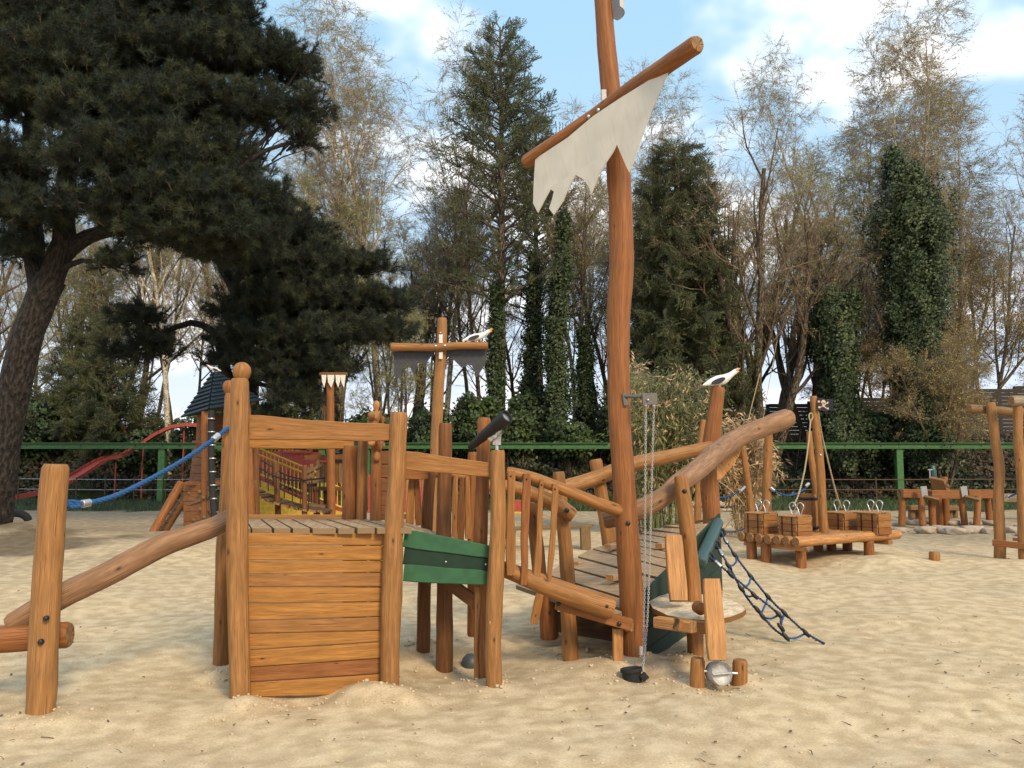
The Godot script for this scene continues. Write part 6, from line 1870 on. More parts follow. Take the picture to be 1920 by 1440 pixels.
	protos.yew = conifer("cypress_tree", 203, 8.0, 0.13, 0.05, 2.3, 0.15, 0.12, 16.0, spr, mats.bark, 0.6)
	mats.lgreen = lgreen

func pine_tuft(sd: int, mat: Material) -> ArrayMesh:
	# a forked shoot with brushes of long needles
	var g := RandomNumberGenerator.new()
	g.seed = sd
	var m := MB.new()
	var lf := MB.new()
	for k in 4:
		var d := (Vector3.UP + rv(g) * (0.0 if k == 0 else 0.8)).normalized()
		var p0 := Vector3(0, 0.2 * k * 0.6, 0)
		var L := 0.75 if k == 0 else 0.5
		m.tube([p0, p0 + d * L], [0.02, 0.012], 3)
		for i in 46:
			var t := g.randf_range(0.25, 1.0)
			var q := p0 + d * L * t
			var nd := (d * 0.8 + rv(g)).normalized()
			var s := nd.cross(rv(g)).normalized() * 0.010
			var nn := nd.cross(s).normalized()
			lf.tri(lf.vert(q - s, nn), lf.vert(q + s, nn), lf.vert(q + nd * g.randf_range(0.26, 0.42), nn))
	var am := ArrayMesh.new()
	m.to(am, mats.pine_twig)
	lf.to(am, mat)
	return am

func pine(called: String, sd: int, trunks: Array, pads: Array, label: String, density: float, base: Vector3, nm: Array) -> Node3D:
	# trunks: [points, radii]; pads: [centre, rx, ry, rz]; limbs run from the nearest trunk point to each pad
	var g := RandomNumberGenerator.new()
	g.seed = sd
	var m := MB.new()
	var spine := []
	for t in trunks:
		var sp := smooth_path(t[0], t[1], 0.25)
		var pp: Array = sp[0]
		for i in pp.size():
			spine.append([pp[i], sp[1][i]])
			pp[i] = pp[i] + rv(g) * 0.015 - base
		m.tube(pp, sp[1], 14)
	var out := []
	for q in pads:
		var c: Vector3 = q[0]
		var best := -1
		var bd := 1e9
		for i in spine.size():
			var dv: Vector3 = c - spine[i][0]
			var dd := dv.length() + maxf(0.0, -dv.y) * 1.5
			if dd < bd and spine[i][0].y > base.y + 3.0:
				bd = dd
				best = i
		var s: Vector3 = spine[best][0]
		var mid := s.lerp(c, 0.5) + Vector3(0, 0.18 * bd * g.randf_range(0.2, 1.0), 0) + rv(g) * 0.2
		var lp := smooth_path([s, mid, c, c + (c - mid) * 0.35], [minf(spine[best][1] * 0.5, 0.04 + bd * 0.02), 0.05, 0.03, 0.012], 0.3)
		for i in lp[0].size(): lp[0][i] = lp[0][i] - base
		m.tube(lp[0], lp[1], 6)
		var vol: float = q[1] * q[2] * q[3]
		var n := int(density * pow(vol, 0.78) * 0.85)
		for k in n:
			var u := rv(g).normalized() * pow(g.randf(), 0.5)
			# foliage lies in flat-bottomed cushions, ragged at the rim
			var rag := 0.86 + noise.get_noise_3dv(u * 2.8 + c) * 0.95
			var p := c + Vector3(u.x * q[1], u.y * q[2] * 0.88, u.z * q[3]) * rag * 0.95
			if u.y < 0.0: p.y = c.y + u.y * q[2] * 0.5
			var x := aim(Vector3(u.x * 0.9, 0.55 + u.y * 0.5, u.z * 0.9) + rv(g) * 0.45, g, g.randf_range(0.27, 0.46))
			x.origin = p - base
			out.append(x)
		for k in 7:
			# bare side twigs inside the cushion
			var u := rv(g).normalized()
			var p := c + Vector3(u.x * q[1], u.y * q[2] * 0.7, u.z * q[3]) * 0.8
			var l0 := s.lerp(c, g.randf_range(0.5, 1.0))
			m.tube([l0 - base, l0.lerp(p, 0.55) + rv(g) * 0.12 - base, p - base], [0.022, 0.014, 0.006], 4)
	var parts := split(out, nm.size())
	var cr := []
	for i in nm.size(): cr.append(["crown", nm[i], parts[i]])
	var t := tree_node(called, m.to(ArrayMesh.new()), mats.pine_bark, cr)
	t.position = base
	add_child(t, true)
	tag(t, label, "tree")
	return t

func ivy_column(called: String, sd: int, spine: Array, rad: Array, n: int, meshes: Array, bark: Material, label: String, bare_top := 0.0, group := "") -> Node3D:
	# a trunk wrapped in ivy: spine points and the thickness of the ivy round them
	var g := RandomNumberGenerator.new()
	g.seed = sd
	var base: Vector3 = spine[0]
	var sp := smooth_path(spine, rad, 0.2)
	var pts: Array = sp[0]
	var m := MB.new()
	var tp := []
	var tr := []
	for i in pts.size():
		tp.append(pts[i] - base + rv(g) * 0.03)
		tr.append(lerpf(0.2, 0.06, float(i) / pts.size()))
	if bare_top > 0.0:
		tp.append(tp[-1] + Vector3(0.0, bare_top, 0))
		tr.append(0.05)
	m.tube(tp, tr, 8)
	var out := []
	var weight := []
	var total := 0.0
	for i in pts.size():
		total += sp[1][i]
		weight.append(total)
	for k in n:
		var i := weight.bsearch(g.randf() * total)
		i = mini(i, pts.size() - 1)
		var a := g.randf() * TAU
		var d := Vector3(cos(a), g.randf_range(-0.4, 0.5), sin(a)).normalized()
		var lump := 0.70 + 0.95 * noise.get_noise_3d(d.x * 1.5 + sd, pts[i].y * 0.7, d.z * 1.5)
		var R: float = sp[1][i] * lump * pow(g.randf(), 0.42)
		var t := Transform3D(Basis.looking_at(-(d + rv(g) * 0.5).normalized(), Vector3.UP) * g.randf_range(0.75, 1.3), pts[i] - base + d * R + Vector3(0, g.randf_range(-0.12, 0.12), 0))
		out.append(t)
		if k % 9 == 0:
			m.tube([pts[i] - base, pts[i] - base + d * R * 0.9], [0.02, 0.008], 3)
	var parts := split(out, meshes.size())
	var cr := []
	for i in meshes.size(): cr.append(["ivy", meshes[i], parts[i]])
	var t := tree_node(called, m.to(ArrayMesh.new()), bark, cr)
	t.position = base
	add_child(t, true)
	tag(t, label, "tree", group)
	return t

func make_background():
	make_protos()
	var p1 := leaf_mat(0.012, 0.023, 0.015, 0.06, 0.8)
	var p2 := leaf_mat(0.024, 0.038, 0.021, 0.1, 0.8)
	var p3 := leaf_mat(0.046, 0.058, 0.024, 0.12, 0.8)
	var tufts := [pine_tuft(301, p1), pine_tuft(302, p2), pine_tuft(304, p1), pine_tuft(303, p3)]
	# the big pine at the edge of the sand
	var b1: Vector3 = Vector3(-10.364, 0.221, -17.000)
	pine("pine_tree", 311, [
		[[Vector3(-10.438, 0.011, -17.000), Vector3(-10.338, 0.537, -17.000), Vector3(-10.287, 1.173, -17.000), Vector3(-10.157, 2.349, -17.000), Vector3(-9.895, 3.977, -17.000), Vector3(-9.449, 5.299, -17.000)], [0.40, 0.34, 0.32, 0.31, 0.30, 0.30]],
		[[Vector3(-9.586, 4.746, -17.000), Vector3(-9.846, 5.768, -17.100), Vector3(-10.049, 6.926, -17.200), Vector3(-10.156, 8.808, -17.300), Vector3(-10.045, 10.695, -17.300), Vector3(-9.938, 13.157, -17.200)], [0.22, 0.21, 0.2, 0.17, 0.14, 0.1]],
		[[Vector3(-9.477, 5.188, -17.000), Vector3(-9.123, 5.970, -16.800), Vector3(-9.065, 6.771, -16.700), Vector3(-8.991, 8.221, -16.700), Vector3(-8.744, 10.035, -16.700), Vector3(-8.574, 12.469, -16.700)], [0.26, 0.23, 0.2, 0.17, 0.13, 0.09]],
		[[Vector3(-9.301, 5.632, -17.000), Vector3(-8.778, 6.003, -16.800), Vector3(-8.094, 6.169, -16.600), Vector3(-7.103, 6.298, -16.400), Vector3(-6.120, 6.539, -16.300)], [0.18, 0.16, 0.13, 0.1, 0.06]]],
		[
		[Vector3(-9.798, 10.274, -16.500), 1.3, 0.9, 1.6], [Vector3(-8.872, 11.117, -17.200), 1.4, 0.9, 1.6], [Vector3(-7.199, 11.123, -17.000), 1.3, 0.8, 1.5], [Vector3(-6.025, 10.998, -17.200), 0.7, 0.6, 1.0], [Vector3(-10.428, 12.664, -17.000), 1.6, 1.1, 2.0], [Vector3(-8.166, 12.784, -17.000), 1.6, 1.0, 2.0], [Vector3(-6.182, 12.432, -17.200), 0.9, 0.8, 1.4],
		[Vector3(-8.726, 9.244, -16.000), 1.2, 0.75, 1.3], [Vector3(-7.535, 9.758, -16.600), 1.3, 0.8, 1.5], [Vector3(-6.263, 9.954, -17.000), 1.1, 0.7, 1.3], [Vector3(-5.232, 9.983, -17.300), 0.85, 0.55, 1.0], [Vector3(-4.574, 9.913, -17.400), 0.42, 0.42, 0.6],
		[Vector3(-9.760, 8.679, -16.200), 1.0, 0.7, 1.2], [Vector3(-7.949, 8.267, -16.000), 1.3, 0.75, 1.3], [Vector3(-6.732, 8.629, -16.600), 1.2, 0.7, 1.3], [Vector3(-5.558, 8.741, -17.000), 0.9, 0.5, 1.1], [Vector3(-4.499, 8.825, -17.200), 0.66, 0.32, 0.8], [Vector3(-4.397, 8.280, -17.200), 0.28, 0.3, 0.5], 
		[Vector3(-10.070, 7.406, -16.300), 0.7, 0.55, 1.0], [Vector3(-7.912, 7.228, -15.800), 1.1, 0.6, 1.2], [Vector3(-6.852, 7.479, -16.200), 1.2, 0.65, 1.3], [Vector3(-5.903, 7.697, -16.800), 0.8, 0.55, 1.0], [Vector3(-9.524, 6.342, -16.000), 0.75, 0.5, 1.0], [Vector3(-8.026, 6.365, -15.900), 0.75, 0.42, 0.9],
		[Vector3(-7.133, 6.562, -16.200), 1.0, 0.55, 1.2], [Vector3(-6.267, 6.678, -16.400), 1.1, 0.65, 1.3], [Vector3(-5.444, 6.913, -16.800), 0.75, 0.5, 1.0], [Vector3(-6.602, 6.001, -16.500), 0.9, 0.4, 1.1], [Vector3(-5.681, 6.137, -16.600), 0.9, 0.5, 1.1], [Vector3(-9.934, 5.705, -16.400), 0.5, 0.4, 0.7], [Vector3(-7.860, 5.382, -16.400), 0.33, 0.28, 0.5], [Vector3(-7.425, 5.974, -16.200), 0.6, 0.35, 0.8], [Vector3(-10.933, 7.257, -16.500), 1.0, 0.8, 1.2], [Vector3(-11.066, 9.596, -16.500), 1.2, 1.0, 1.4], [Vector3(-5.122, 6.812, -17.200), 0.7, 0.4, 0.9], [Vector3(-5.561, 6.120, -17.600), 0.8, 0.45, 1.0], [Vector3(-6.318, 5.905, -17.200), 0.7, 0.3, 0.9]],
		"huge dark pine with a leaning forked trunk at the edge of the sand", 620.0, b1, tufts)
	var b2: Vector3 = Vector3(-6.876, 0.418, -21.000)
	pine("pine_tree", 312, [
		[[Vector3(-6.871, 0.222, -21.000), Vector3(-6.884, 1.599, -21.000), Vector3(-6.771, 3.192, -21.000), Vector3(-6.675, 4.536, -21.000), Vector3(-6.893, 5.622, -21.000), Vector3(-7.293, 6.375, -21.000), Vector3(-7.479, 6.806, -20.800)], [0.26, 0.23, 0.21, 0.19, 0.16, 0.13, 0.09]],
		[[Vector3(-6.790, 2.925, -21.000), Vector3(-6.285, 3.996, -21.000), Vector3(-5.575, 5.078, -21.000), Vector3(-5.398, 6.169, -21.000), Vector3(-5.490, 7.270, -21.000)], [0.18, 0.16, 0.13, 0.1, 0.06]],
		[[Vector3(-6.794, 3.058, -21.000), Vector3(-7.105, 3.661, -21.000), Vector3(-7.306, 4.387, -20.900), Vector3(-7.510, 4.803, -20.800), Vector3(-7.969, 4.948, -20.700), Vector3(-8.451, 4.772, -20.600), Vector3(-8.770, 4.572, -20.500)], [0.12, 0.11, 0.1, 0.09, 0.08, 0.06, 0.04]]],
		[
		[Vector3(-6.584, 7.000, -20.000), 0.9, 0.5, 1.1], [Vector3(-6.087, 7.135, -20.500), 0.9, 0.55, 1.2], [Vector3(-5.233, 7.079, -20.800), 0.8, 0.55, 1.1], [Vector3(-6.269, 6.282, -20.300), 0.9, 0.5, 1.1], [Vector3(-5.247, 6.171, -20.400), 1.0, 0.5, 1.2], [Vector3(-4.281, 6.329, -20.800), 0.9, 0.35, 1.1], [Vector3(-3.513, 6.471, -21.000), 0.6, 0.24, 0.8], [Vector3(-5.889, 5.338, -20.200), 1.0, 0.55, 1.2], [Vector3(-4.709, 5.507, -20.400), 1.0, 0.5, 1.2], [Vector3(-3.732, 5.449, -20.800), 0.9, 0.4, 1.1], [Vector3(-2.892, 5.418, -21.000), 0.5, 0.3, 0.7],
		[Vector3(-6.188, 4.424, -20.200), 0.9, 0.5, 1.1], [Vector3(-5.054, 4.503, -20.300), 1.1, 0.5, 1.2], [Vector3(-3.947, 4.613, -20.600), 1.0, 0.45, 1.1], [Vector3(-3.018, 4.739, -21.000), 0.6, 0.32, 0.8], [Vector3(-5.710, 3.667, -20.400), 1.0, 0.5, 1.1], [Vector3(-4.589, 3.819, -20.600), 1.0, 0.4, 1.1], [Vector3(-5.228, 3.096, -20.600), 0.8, 0.4, 0.9], [Vector3(-6.856, 5.145, -20.600), 0.5, 0.35, 0.8],
		[Vector3(-9.290, 5.012, -20.600), 0.62, 0.3, 0.8], [Vector3(-8.941, 4.480, -20.600), 0.55, 0.25, 0.7], [Vector3(-9.583, 4.109, -20.600), 0.5, 0.16, 0.6], [Vector3(-8.708, 4.161, -20.700), 0.45, 0.2, 0.6], [Vector3(-7.020, 3.974, -20.800), 0.5, 0.35, 0.7], [Vector3(-6.319, 2.517, -20.800), 0.7, 0.4, 0.8], [Vector3(-7.372, 4.536, -21.000), 0.3, 0.2, 0.4]],
		"dark bushy pine with an arched bough behind the stern", 560.0, b2, tufts)
	# ivy-clad trunks
	var iv1 := leaf_mat(0.034, 0.055, 0.018, 0.2, 0.6)
	var iv2 := leaf_mat(0.048, 0.072, 0.021, 0.25, 0.6)
	var ivy := [leaf_clump(401, 40, 0.22, 0.095, iv1), leaf_clump(402, 34, 0.22, 0.10, iv2)]
	ivy_column("ivy_tree", 411, [Vector3(15.373, 1.598, -32.000), Vector3(15.540, 3.619, -32.000), Vector3(15.546, 5.662, -32.000), Vector3(15.551, 7.729, -32.000), Vector3(15.590, 9.609, -32.000), Vector3(15.454, 11.296, -32.000), Vector3(15.373, 12.359, -32.000), Vector3(14.942, 12.999, -32.000), Vector3(14.901, 13.534, -32.000)], [1.15, 1.25, 1.1, 1.15, 1.35, 1.45, 0.9, 0.5, 0.28], 3900, ivy, mats.bark, "tall broad column of dark ivy smothering a birch trunk")
	ivy_column("ivy_tree", 412, [Vector3(12.601, 1.598, -32.500), Vector3(12.596, 3.238, -32.500), Vector3(12.611, 4.893, -32.500), Vector3(12.460, 6.562, -32.500), Vector3(12.492, 7.508, -32.500), Vector3(12.405, 8.036, -32.500)], [1.4, 1.0, 0.75, 1.15, 1.05, 0.35], 2200, ivy, mats.pale_bark, "shorter ivy-clad stump of a broken tree with split pale wood", 0.4)
	ivy_column("ivy_tree", 413, [Vector3(1.665, 1.805, -33.000), Vector3(1.738, 4.101, -33.000), Vector3(1.685, 6.214, -33.000), Vector3(1.906, 8.350, -33.000), Vector3(2.043, 10.076, -33.000), Vector3(2.049, 11.272, -33.000)], [0.7, 0.6, 0.45, 0.4, 0.3, 0.16], 850, ivy, mats.bark, "slim ivy-wrapped trunk just left of the tall ship's mast")
	ivy_column("ivy_tree", 414, [Vector3(0.696, 1.815, -34.500), Vector3(0.657, 4.215, -34.500), Vector3(0.881, 6.423, -34.500), Vector3(0.929, 8.208, -34.500), Vector3(0.889, 10.008, -34.500)], [0.6, 0.45, 0.4, 0.35, 0.16], 480, ivy, mats.bark, "thin ivied trunk between the tall fir and the mast")
	ivy_column("ivy_tree", 415, [Vector3(3.201, 1.818, -35.000), Vector3(3.106, 3.808, -35.000), Vector3(3.076, 5.594, -35.000), Vector3(2.997, 6.944, -35.000)], [0.6, 0.5, 0.4, 0.2], 450, ivy, mats.bark, "low ivied stem directly behind the tall mast")
	ivy_column("ivy_tree", 416, [Vector3(-0.592, 1.808, -33.500), Vector3(-0.638, 4.139, -33.500), Vector3(-0.642, 6.715, -33.500), Vector3(-0.602, 8.452, -33.500)], [0.4, 0.33, 0.3, 0.16], 420, ivy, mats.bark, "ivy sleeve round the lower trunk of the tall fir")
	# named trees of the wood
	stand(protos.fir, Vector3(-0.601, 2.025, -34.000), 0.4, 1.0, "tall dark fir with a bushy top behind the rear mast")
	stand(protos.fir, Vector3(1.280, 2.088, -39.000), 2.4, 0.86, "smaller dark fir top beside the tall fir")
	stand(protos.spruce, Vector3(6.415, 2.013, -33.000), 0.0, 0.93, "dense dark spruce standing just beyond the tall mast")
	stand(protos.birch, Vector3(-5.544, 2.050, -36.000), 0.2, 1.02, "tall white-barked birch above the bushy pine")
	stand(protos.birch, Vector3(-7.877, 2.088, -39.000), 2.0, 0.86, "slender birch half hidden behind the bushy pine")
	stand(protos.birch, Vector3(-10.098, 2.100, -40.000), 4.0, 0.9, "birch showing between the two pines")
	stand(protos.birch2, Vector3(17.281, 2.063, -37.000), 0.5, 1.10, "cluster of tall white birch stems rising above the ivy column")
	stand(protos.birch2, Vector3(20.430, 2.088, -39.000), 2.2, 1.0, "birch with orange-brown twigs behind the ivy column")
	stand(protos.birch, Vector3(22.608, 2.050, -36.000), 3.3, 0.94, "hanging birch at the far edge above the slat fence")
	stand(protos.birch, Vector3(7.069, 2.100, -40.000), 5.1, 0.95, "pale leafing birch top behind the dark spruce")
	stand(protos.birch, Vector3(-13.226, 2.013, -33.000), 1.1, 0.8, "pale birch trunk beside the blue tower roof")
	stand(protos.fan, Vector3(9.984, 2.239, -34.000), 0.3, 1.0, "many-stemmed bare tree fanning out behind the bow gull")
	stand(protos.fan, Vector3(9.725, 2.352, -40.000), 2.0, 1.05, "rounded bare purple-brown tree crown beside the spruce")
	stand(protos.leafy, Vector3(13.318, 2.296, -37.000), 0.0, 1.02, "pale green leafing tree left of the ivy column")
	stand(protos.leafy, Vector3(-7.300, 2.239, -34.000), 1.5, 0.9, "yellow-green leafing tree behind the bushy pine's crown")
	stand(protos.leafy, Vector3(-4.585, 2.221, -33.000), 2.5, 0.55, "low yellow-green leafing tree beside the white birch trunk")
	stand(protos.leafy, Vector3(-17.505, 2.277, -36.000), 3.5, 0.8, "olive leafing tree beyond the leaning pine trunk")
	stand(protos.leafy, Vector3(5.159, 2.315, -38.000), 0.7, 0.95, "yellow-green leafing tree behind the hoist bracket")
	stand(protos.leafy, Vector3(-4.244, 2.390, -42.000), 5.2, 1.0, "thin yellow-green tree behind the rear mast's yard end")
	stand(protos.leafy, Vector3(-12.377, 2.352, -40.000), 2.9, 1.0, "yellow-green tree glimpsed between the pines")
	stand(protos.birch, Vector3(-3.235, 2.113, -41.000), 2.7, 0.95, "slender birch rising behind the rear mast")
	stand(protos.birch2, Vector3(3.314, 2.125, -42.000), 1.9, 0.95, "pale birch stems behind the torn sail")
	stand(protos.birch, Vector3(16.826, 2.138, -43.000), 0.4, 1.0, "tall thin birch left of the ivy column")
	stand(protos.hazel, Vector3(16.217, 1.998, -31.800), 1.2, 0.62, "golden catkin bush in front of the ivy column's side")
	stand(protos.hazel, Vector3(20.430, 2.088, -39.000), 0.0, 1.05, "bushy hazel hung with golden catkins before the birches")
	stand(protos.hazel, Vector3(16.309, 2.075, -38.000), 2.0, 0.85, "smaller hazel with golden catkins between the two ivy trees")
	stand(protos.yew, Vector3(-17.704, 2.025, -34.000), 0.0, 0.85, "dark drooping evergreen beside the leaning pine trunk")
	stand(protos.yew, Vector3(-15.725, 2.013, -33.000), 2.0, 0.8, "olive evergreen behind the red slide's middle")
	stand(protos.yew, Vector3(-8.584, 2.025, -34.000), 4.0, 0.75, "dark evergreen behind the pennant mast")
	stand(protos.yew, Vector3(8.509, 2.258, -35.000), 1.0, 0.75, "small green conifer behind the bow gull's post")
	# the many bare trunks
	var g := RandomNumberGenerator.new()
	g.seed = 77
	var us := [
		[105, "slim bare brown tree close beside the leaning pine trunk"],
		[140, "slim bare brown tree over the drooping evergreen's top"],
		[215, "slim bare brown tree over the red slide's bend"],
		[330, "slim bare brown tree beside the pale birch trunk"],
		[390, "slim bare brown tree over the tower gull"],
		[905, "slim bare brown tree beside the tall fir's trunk"],
		[1855, "slim bare brown tree over the hand pump"],
		[20, "slim bare brown tree beyond the pine's trunk at the picture edge"],
		[70, "slim bare brown tree just right of the leaning pine trunk"],
		[165, "slim bare brown tree beyond the drooping evergreen"],
		[250, "slim bare brown tree above the red slide's middle"],
		[290, "slim bare brown tree above the upper end of the red slide"],
		[365, "slim bare brown tree directly over the blue tower roof"],
		[420, "slim bare brown tree behind the ball-topped stern posts"],
		[470, "slim bare brown tree behind the stern's upper rail"],
		[610, "slim bare brown tree over the white pennants"],
		[770, "slim bare brown tree over the level yard's free end"],
		[805, "slim bare brown tree over the rear mast's top"],
		[885, "slim bare brown tree over the gull on the rear yard"],
		[965, "slim bare brown tree over the telescope"],
		[1085, "slim bare brown tree left behind the tall mast"],
		[1130, "slim bare brown tree behind the torn sail's lowest point"],
		[1200, "slim bare brown tree behind the tan bamboo"],
		[1470, "slim bare brown tree over the skull flag"],
		[1600, "slim bare brown tree between the two ivy columns"],
		[1750, "slim bare brown tree behind the catkin hazel"],
		[1840, "slim bare brown tree above the water table"],
		[1875, "slim bare brown tree above the crooked climber"],
		[-60, "slim bare brown tree outside past the big pine"],
		[2000, "slim bare brown tree past the crooked climber"]]
	for i in us.size():
		var d := 37.0 + (i * 7 % 5) * 3.2
		var x: float = (us[i][0] - 960.0) / 1577.0 * d
		var proto: Node3D = [protos.thin, protos.beech, protos.thin][i % 3]
		stand(proto, Vector3(x, 0, -d), g.randf() * TAU, g.randf_range(0.62, 0.86), us[i][1], "bare trees of the wood")
	for i in 9:
		var d := 54.0 + (i % 3) * 5.0
		stand(protos.thin if i % 2 else protos.beech, Vector3(-34.0 + i * 8.2 + g.randf_range(-1.5, 1.5), 0, -d), g.randf() * TAU, g.randf_range(0.65, 0.85), "faint bare tree far back in the wood", "bare trees of the wood")
	make_undergrowth(g, ivy)

func make_undergrowth(g: RandomNumberGenerator, ivy: Array):
	# ivy and bramble over the bank: nobody could count the leaves
	var dark := leaf_mat(0.034, 0.044, 0.017, 0.2, 0.5)
	var brown := leaf_mat(0.062, 0.048, 0.026, 0.2, 0.7)
	var clumps := [leaf_clump(501, 34, 0.30, 0.12, dark), leaf_clump(502, 30, 0.30, 0.11, brown), ivy[1]]
	var places := [[], [], []]
	for i in 15000:
		var x := g.randf_range(-27.0, 27.0)
		var d := 31.9 + pow(g.randf(), 1.3) * 8.0
		var n := noise.get_noise_2d(x * 0.35, d * 0.35)
		var h := gh(x, -d) + g.randf() * (0.3 + 0.7 * maxf(0.0, n + 0.25)) * (0.55 if x > 9.5 else 1.0) * smoothstep(31.5, 33.0, d)
		var k := 0
		var q := noise.get_noise_2d(x * 0.22 + 60.0, d * 0.22)
		if q + g.randf_range(-0.3, 0.3) > -0.02: k = 1
		elif g.randf() < 0.12: k = 2
		var t := Transform3D(Basis.from_euler(Vector3(g.randf_range(-0.9, 0.2), g.randf_range(-0.8, 0.8), g.randf() * TAU)) * g.randf_range(0.7, 1.5), Vector3(x, h, -d))
		places[k].append(t)
	for k in 3:
		var o := scatter(self, "undergrowth", clumps[k], places[k])
		tag(o, ["dark ivy carpeting the bank under the wood", "brown bramble and dead leaves on the bank", "glossy green ivy patches on the bank"][k], "undergrowth")
	# dry stems and brambles
	var stems := MB.new()
	for i in 420:
		var x := g.randf_range(-26.0, 26.0)
		var d := g.randf_range(31.6, 37.0)
		var p := Vector3(x, gh(x, -d), -d)
		var t := Vector3(g.randf_range(-0.7, 0.7), g.randf_range(0.6, 2.4), g.randf_range(-0.3, 0.3))
		stems.tube([p, p + t * 0.5 + rv(g) * 0.15, p + t + rv(g) * 0.3], [0.018, 0.012, 0.005], 4)
	tag(put(self, "dry_stems", stems.to(ArrayMesh.new()), mats.pale_bark), "thin dry stems and brambles sticking out of the bank", "undergrowth", "", "stuff")
	# fallen pale trunk on the bank
	tag(log_part(self, "fallen_trunk", [Vector3(-15.786, 3.472, -33.000), Vector3(-15.347, 2.950, -33.000), Vector3(-14.541, 2.217, -32.800)], [0.10, 0.09, 0.12], 7), "pale broken trunk lying aslant on the bank above the red slide", "log")
	# grass at the foot of the bank
	var gm := MB.new()
	for i in 26:
		var b := rv(g) * Vector3(0.22, 0, 0.22)
		var tip := b + Vector3(g.randf_range(-0.1, 0.1), g.randf_range(0.07, 0.20), g.randf_range(-0.1, 0.1))
		var s := Vector3(g.randf_range(-1, 1), 0, g.randf_range(-1, 1)).normalized() * 0.008
		gm.tri(gm.vert(b - s, Vector3.UP), gm.vert(tip, Vector3.UP), gm.vert(b + s, Vector3.UP))
	var grass := leaf_mat(0.075, 0.125, 0.028, 0.35)
	var gm2 := gm.to(ArrayMesh.new(), grass)
	var gp := []
	for i in 7000:
		var x := g.randf_range(-22.0, 22.0)
		var d := 26.0 + g.randf() * 5.6
		if noise.get_noise_2d(x * 0.5, d * 0.6) < -0.25: continue
		gp.append(Transform3D(Basis(Vector3.UP, g.randf() * TAU) * g.randf_range(0.7, 1.4), Vector3(x, gh(x, -d) - 0.01, -d)))
	tag(scatter(self, "grass", gm2, gp), "short green grass along the foot of the bank", "grass")
	# shrubs in fresh leaf
	var br := [leaf_clump(511, 26, 0.26, 0.15, leaf_mat(0.040, 0.072, 0.017, 0.3, 0.6)), leaf_clump(512, 24, 0.26, 0.15, leaf_mat(0.060, 0.092, 0.021, 0.35, 0.6))]
	var dk := [leaf_clump(513, 26, 0.24, 0.13, leaf_mat(0.032, 0.052, 0.018, 0.22, 0.6)), br[0]]
	for q in [[Vector3(-1.357, 2.845, -33.000), 1.0, 1.2, 480, br, "fresh green leafy shrub under the dark rear sail"], [Vector3(0.102, 2.577, -32.400), 0.7, 0.7, 240, br, "small leafy shrub right of the telescope"], [Vector3(2.136, 2.368, -32.200), 0.8, 0.5, 220, br, "yellow-green shrub low behind the mast's left side"], [Vector3(-3.082, 2.621, -32.500), 0.8, 0.9, 300, dk, "dark green shrub left of the rear mast pole"], [Vector3(0.861, 3.098, -34.000), 1.0, 1.2, 400, dk, "tall dark laurel shrub beside the ivied trunks"], [Vector3(13.974, 2.533, -33.000), 0.9, 0.8, 400, dk, "dark laurel shrub between the two ivy columns"], [Vector3(-19.071, 2.864, -33.500), 1.6, 1.2, 800, dk, "dark shrub behind the leaning pine trunk"], [Vector3(-14.454, 1.911, -33.200), 1.2, 0.8, 600, dk, "dark shrub between slide and tower"], [Vector3(-5.423, 2.533, -33.000), 1.0, 0.8, 400, dk, "dark shrub behind the ship's wheel"], [Vector3(4.592, 2.845, -33.000), 1.2, 1.3, 700, dk, "dark shrub behind the hoist chains"], [Vector3(-11.231, 2.864, -33.500), 1.4, 1.3, 800, dk, "dark shrub behind the tower"]]:
		var c: Vector3 = q[0]
		var base := Vector3(c.x, gh(c.x, c.z), c.z)
		var pl := []
		var m := MB.new()
		for i in q[3]:
			var u := rv(g).normalized() * pow(g.randf(), 0.4)
			var lump := 1.0 + noise.get_noise_3dv(u * 2.0 + c) * 0.6
			var p := c - base + Vector3(u.x * q[1], u.y * q[2], u.z * q[1]) * lump
			if p.y < 0.05: p.y = g.randf() * 0.5
			pl.append(Transform3D(Basis.looking_at(-(Vector3(u.x, u.y * 0.5 + 0.2, u.z) + rv(g) * 0.6).normalized(), Vector3.UP) * g.randf_range(0.8, 1.3), p))
			if i % 22 == 0: m.tube([Vector3(0, -0.1, 0), p * Vector3(0.4, 0.6, 0.4), p], [0.03, 0.018, 0.007], 4)
		var parts := split(pl, 2)
		var t := tree_node("shrub", m.to(ArrayMesh.new()), mats.bark, [["foliage", q[4][0], parts[0]], ["foliage", q[4][1], parts[1]]])
		t.get_child(0).name = "stems"
		t.position = base
		add_child(t, true)
		tag(t, q[5], "shrub")
	# bamboo clumps
	var straw := plain_mat(0.40, 0.29, 0.15, 0.8)
	var cane := plain_mat(0.20, 0.22, 0.07, 0.6)
	var dry := leaf_mat(0.50, 0.33, 0.17, 0.4)
	var fresh := leaf_mat(0.11, 0.125, 0.035, 0.4)
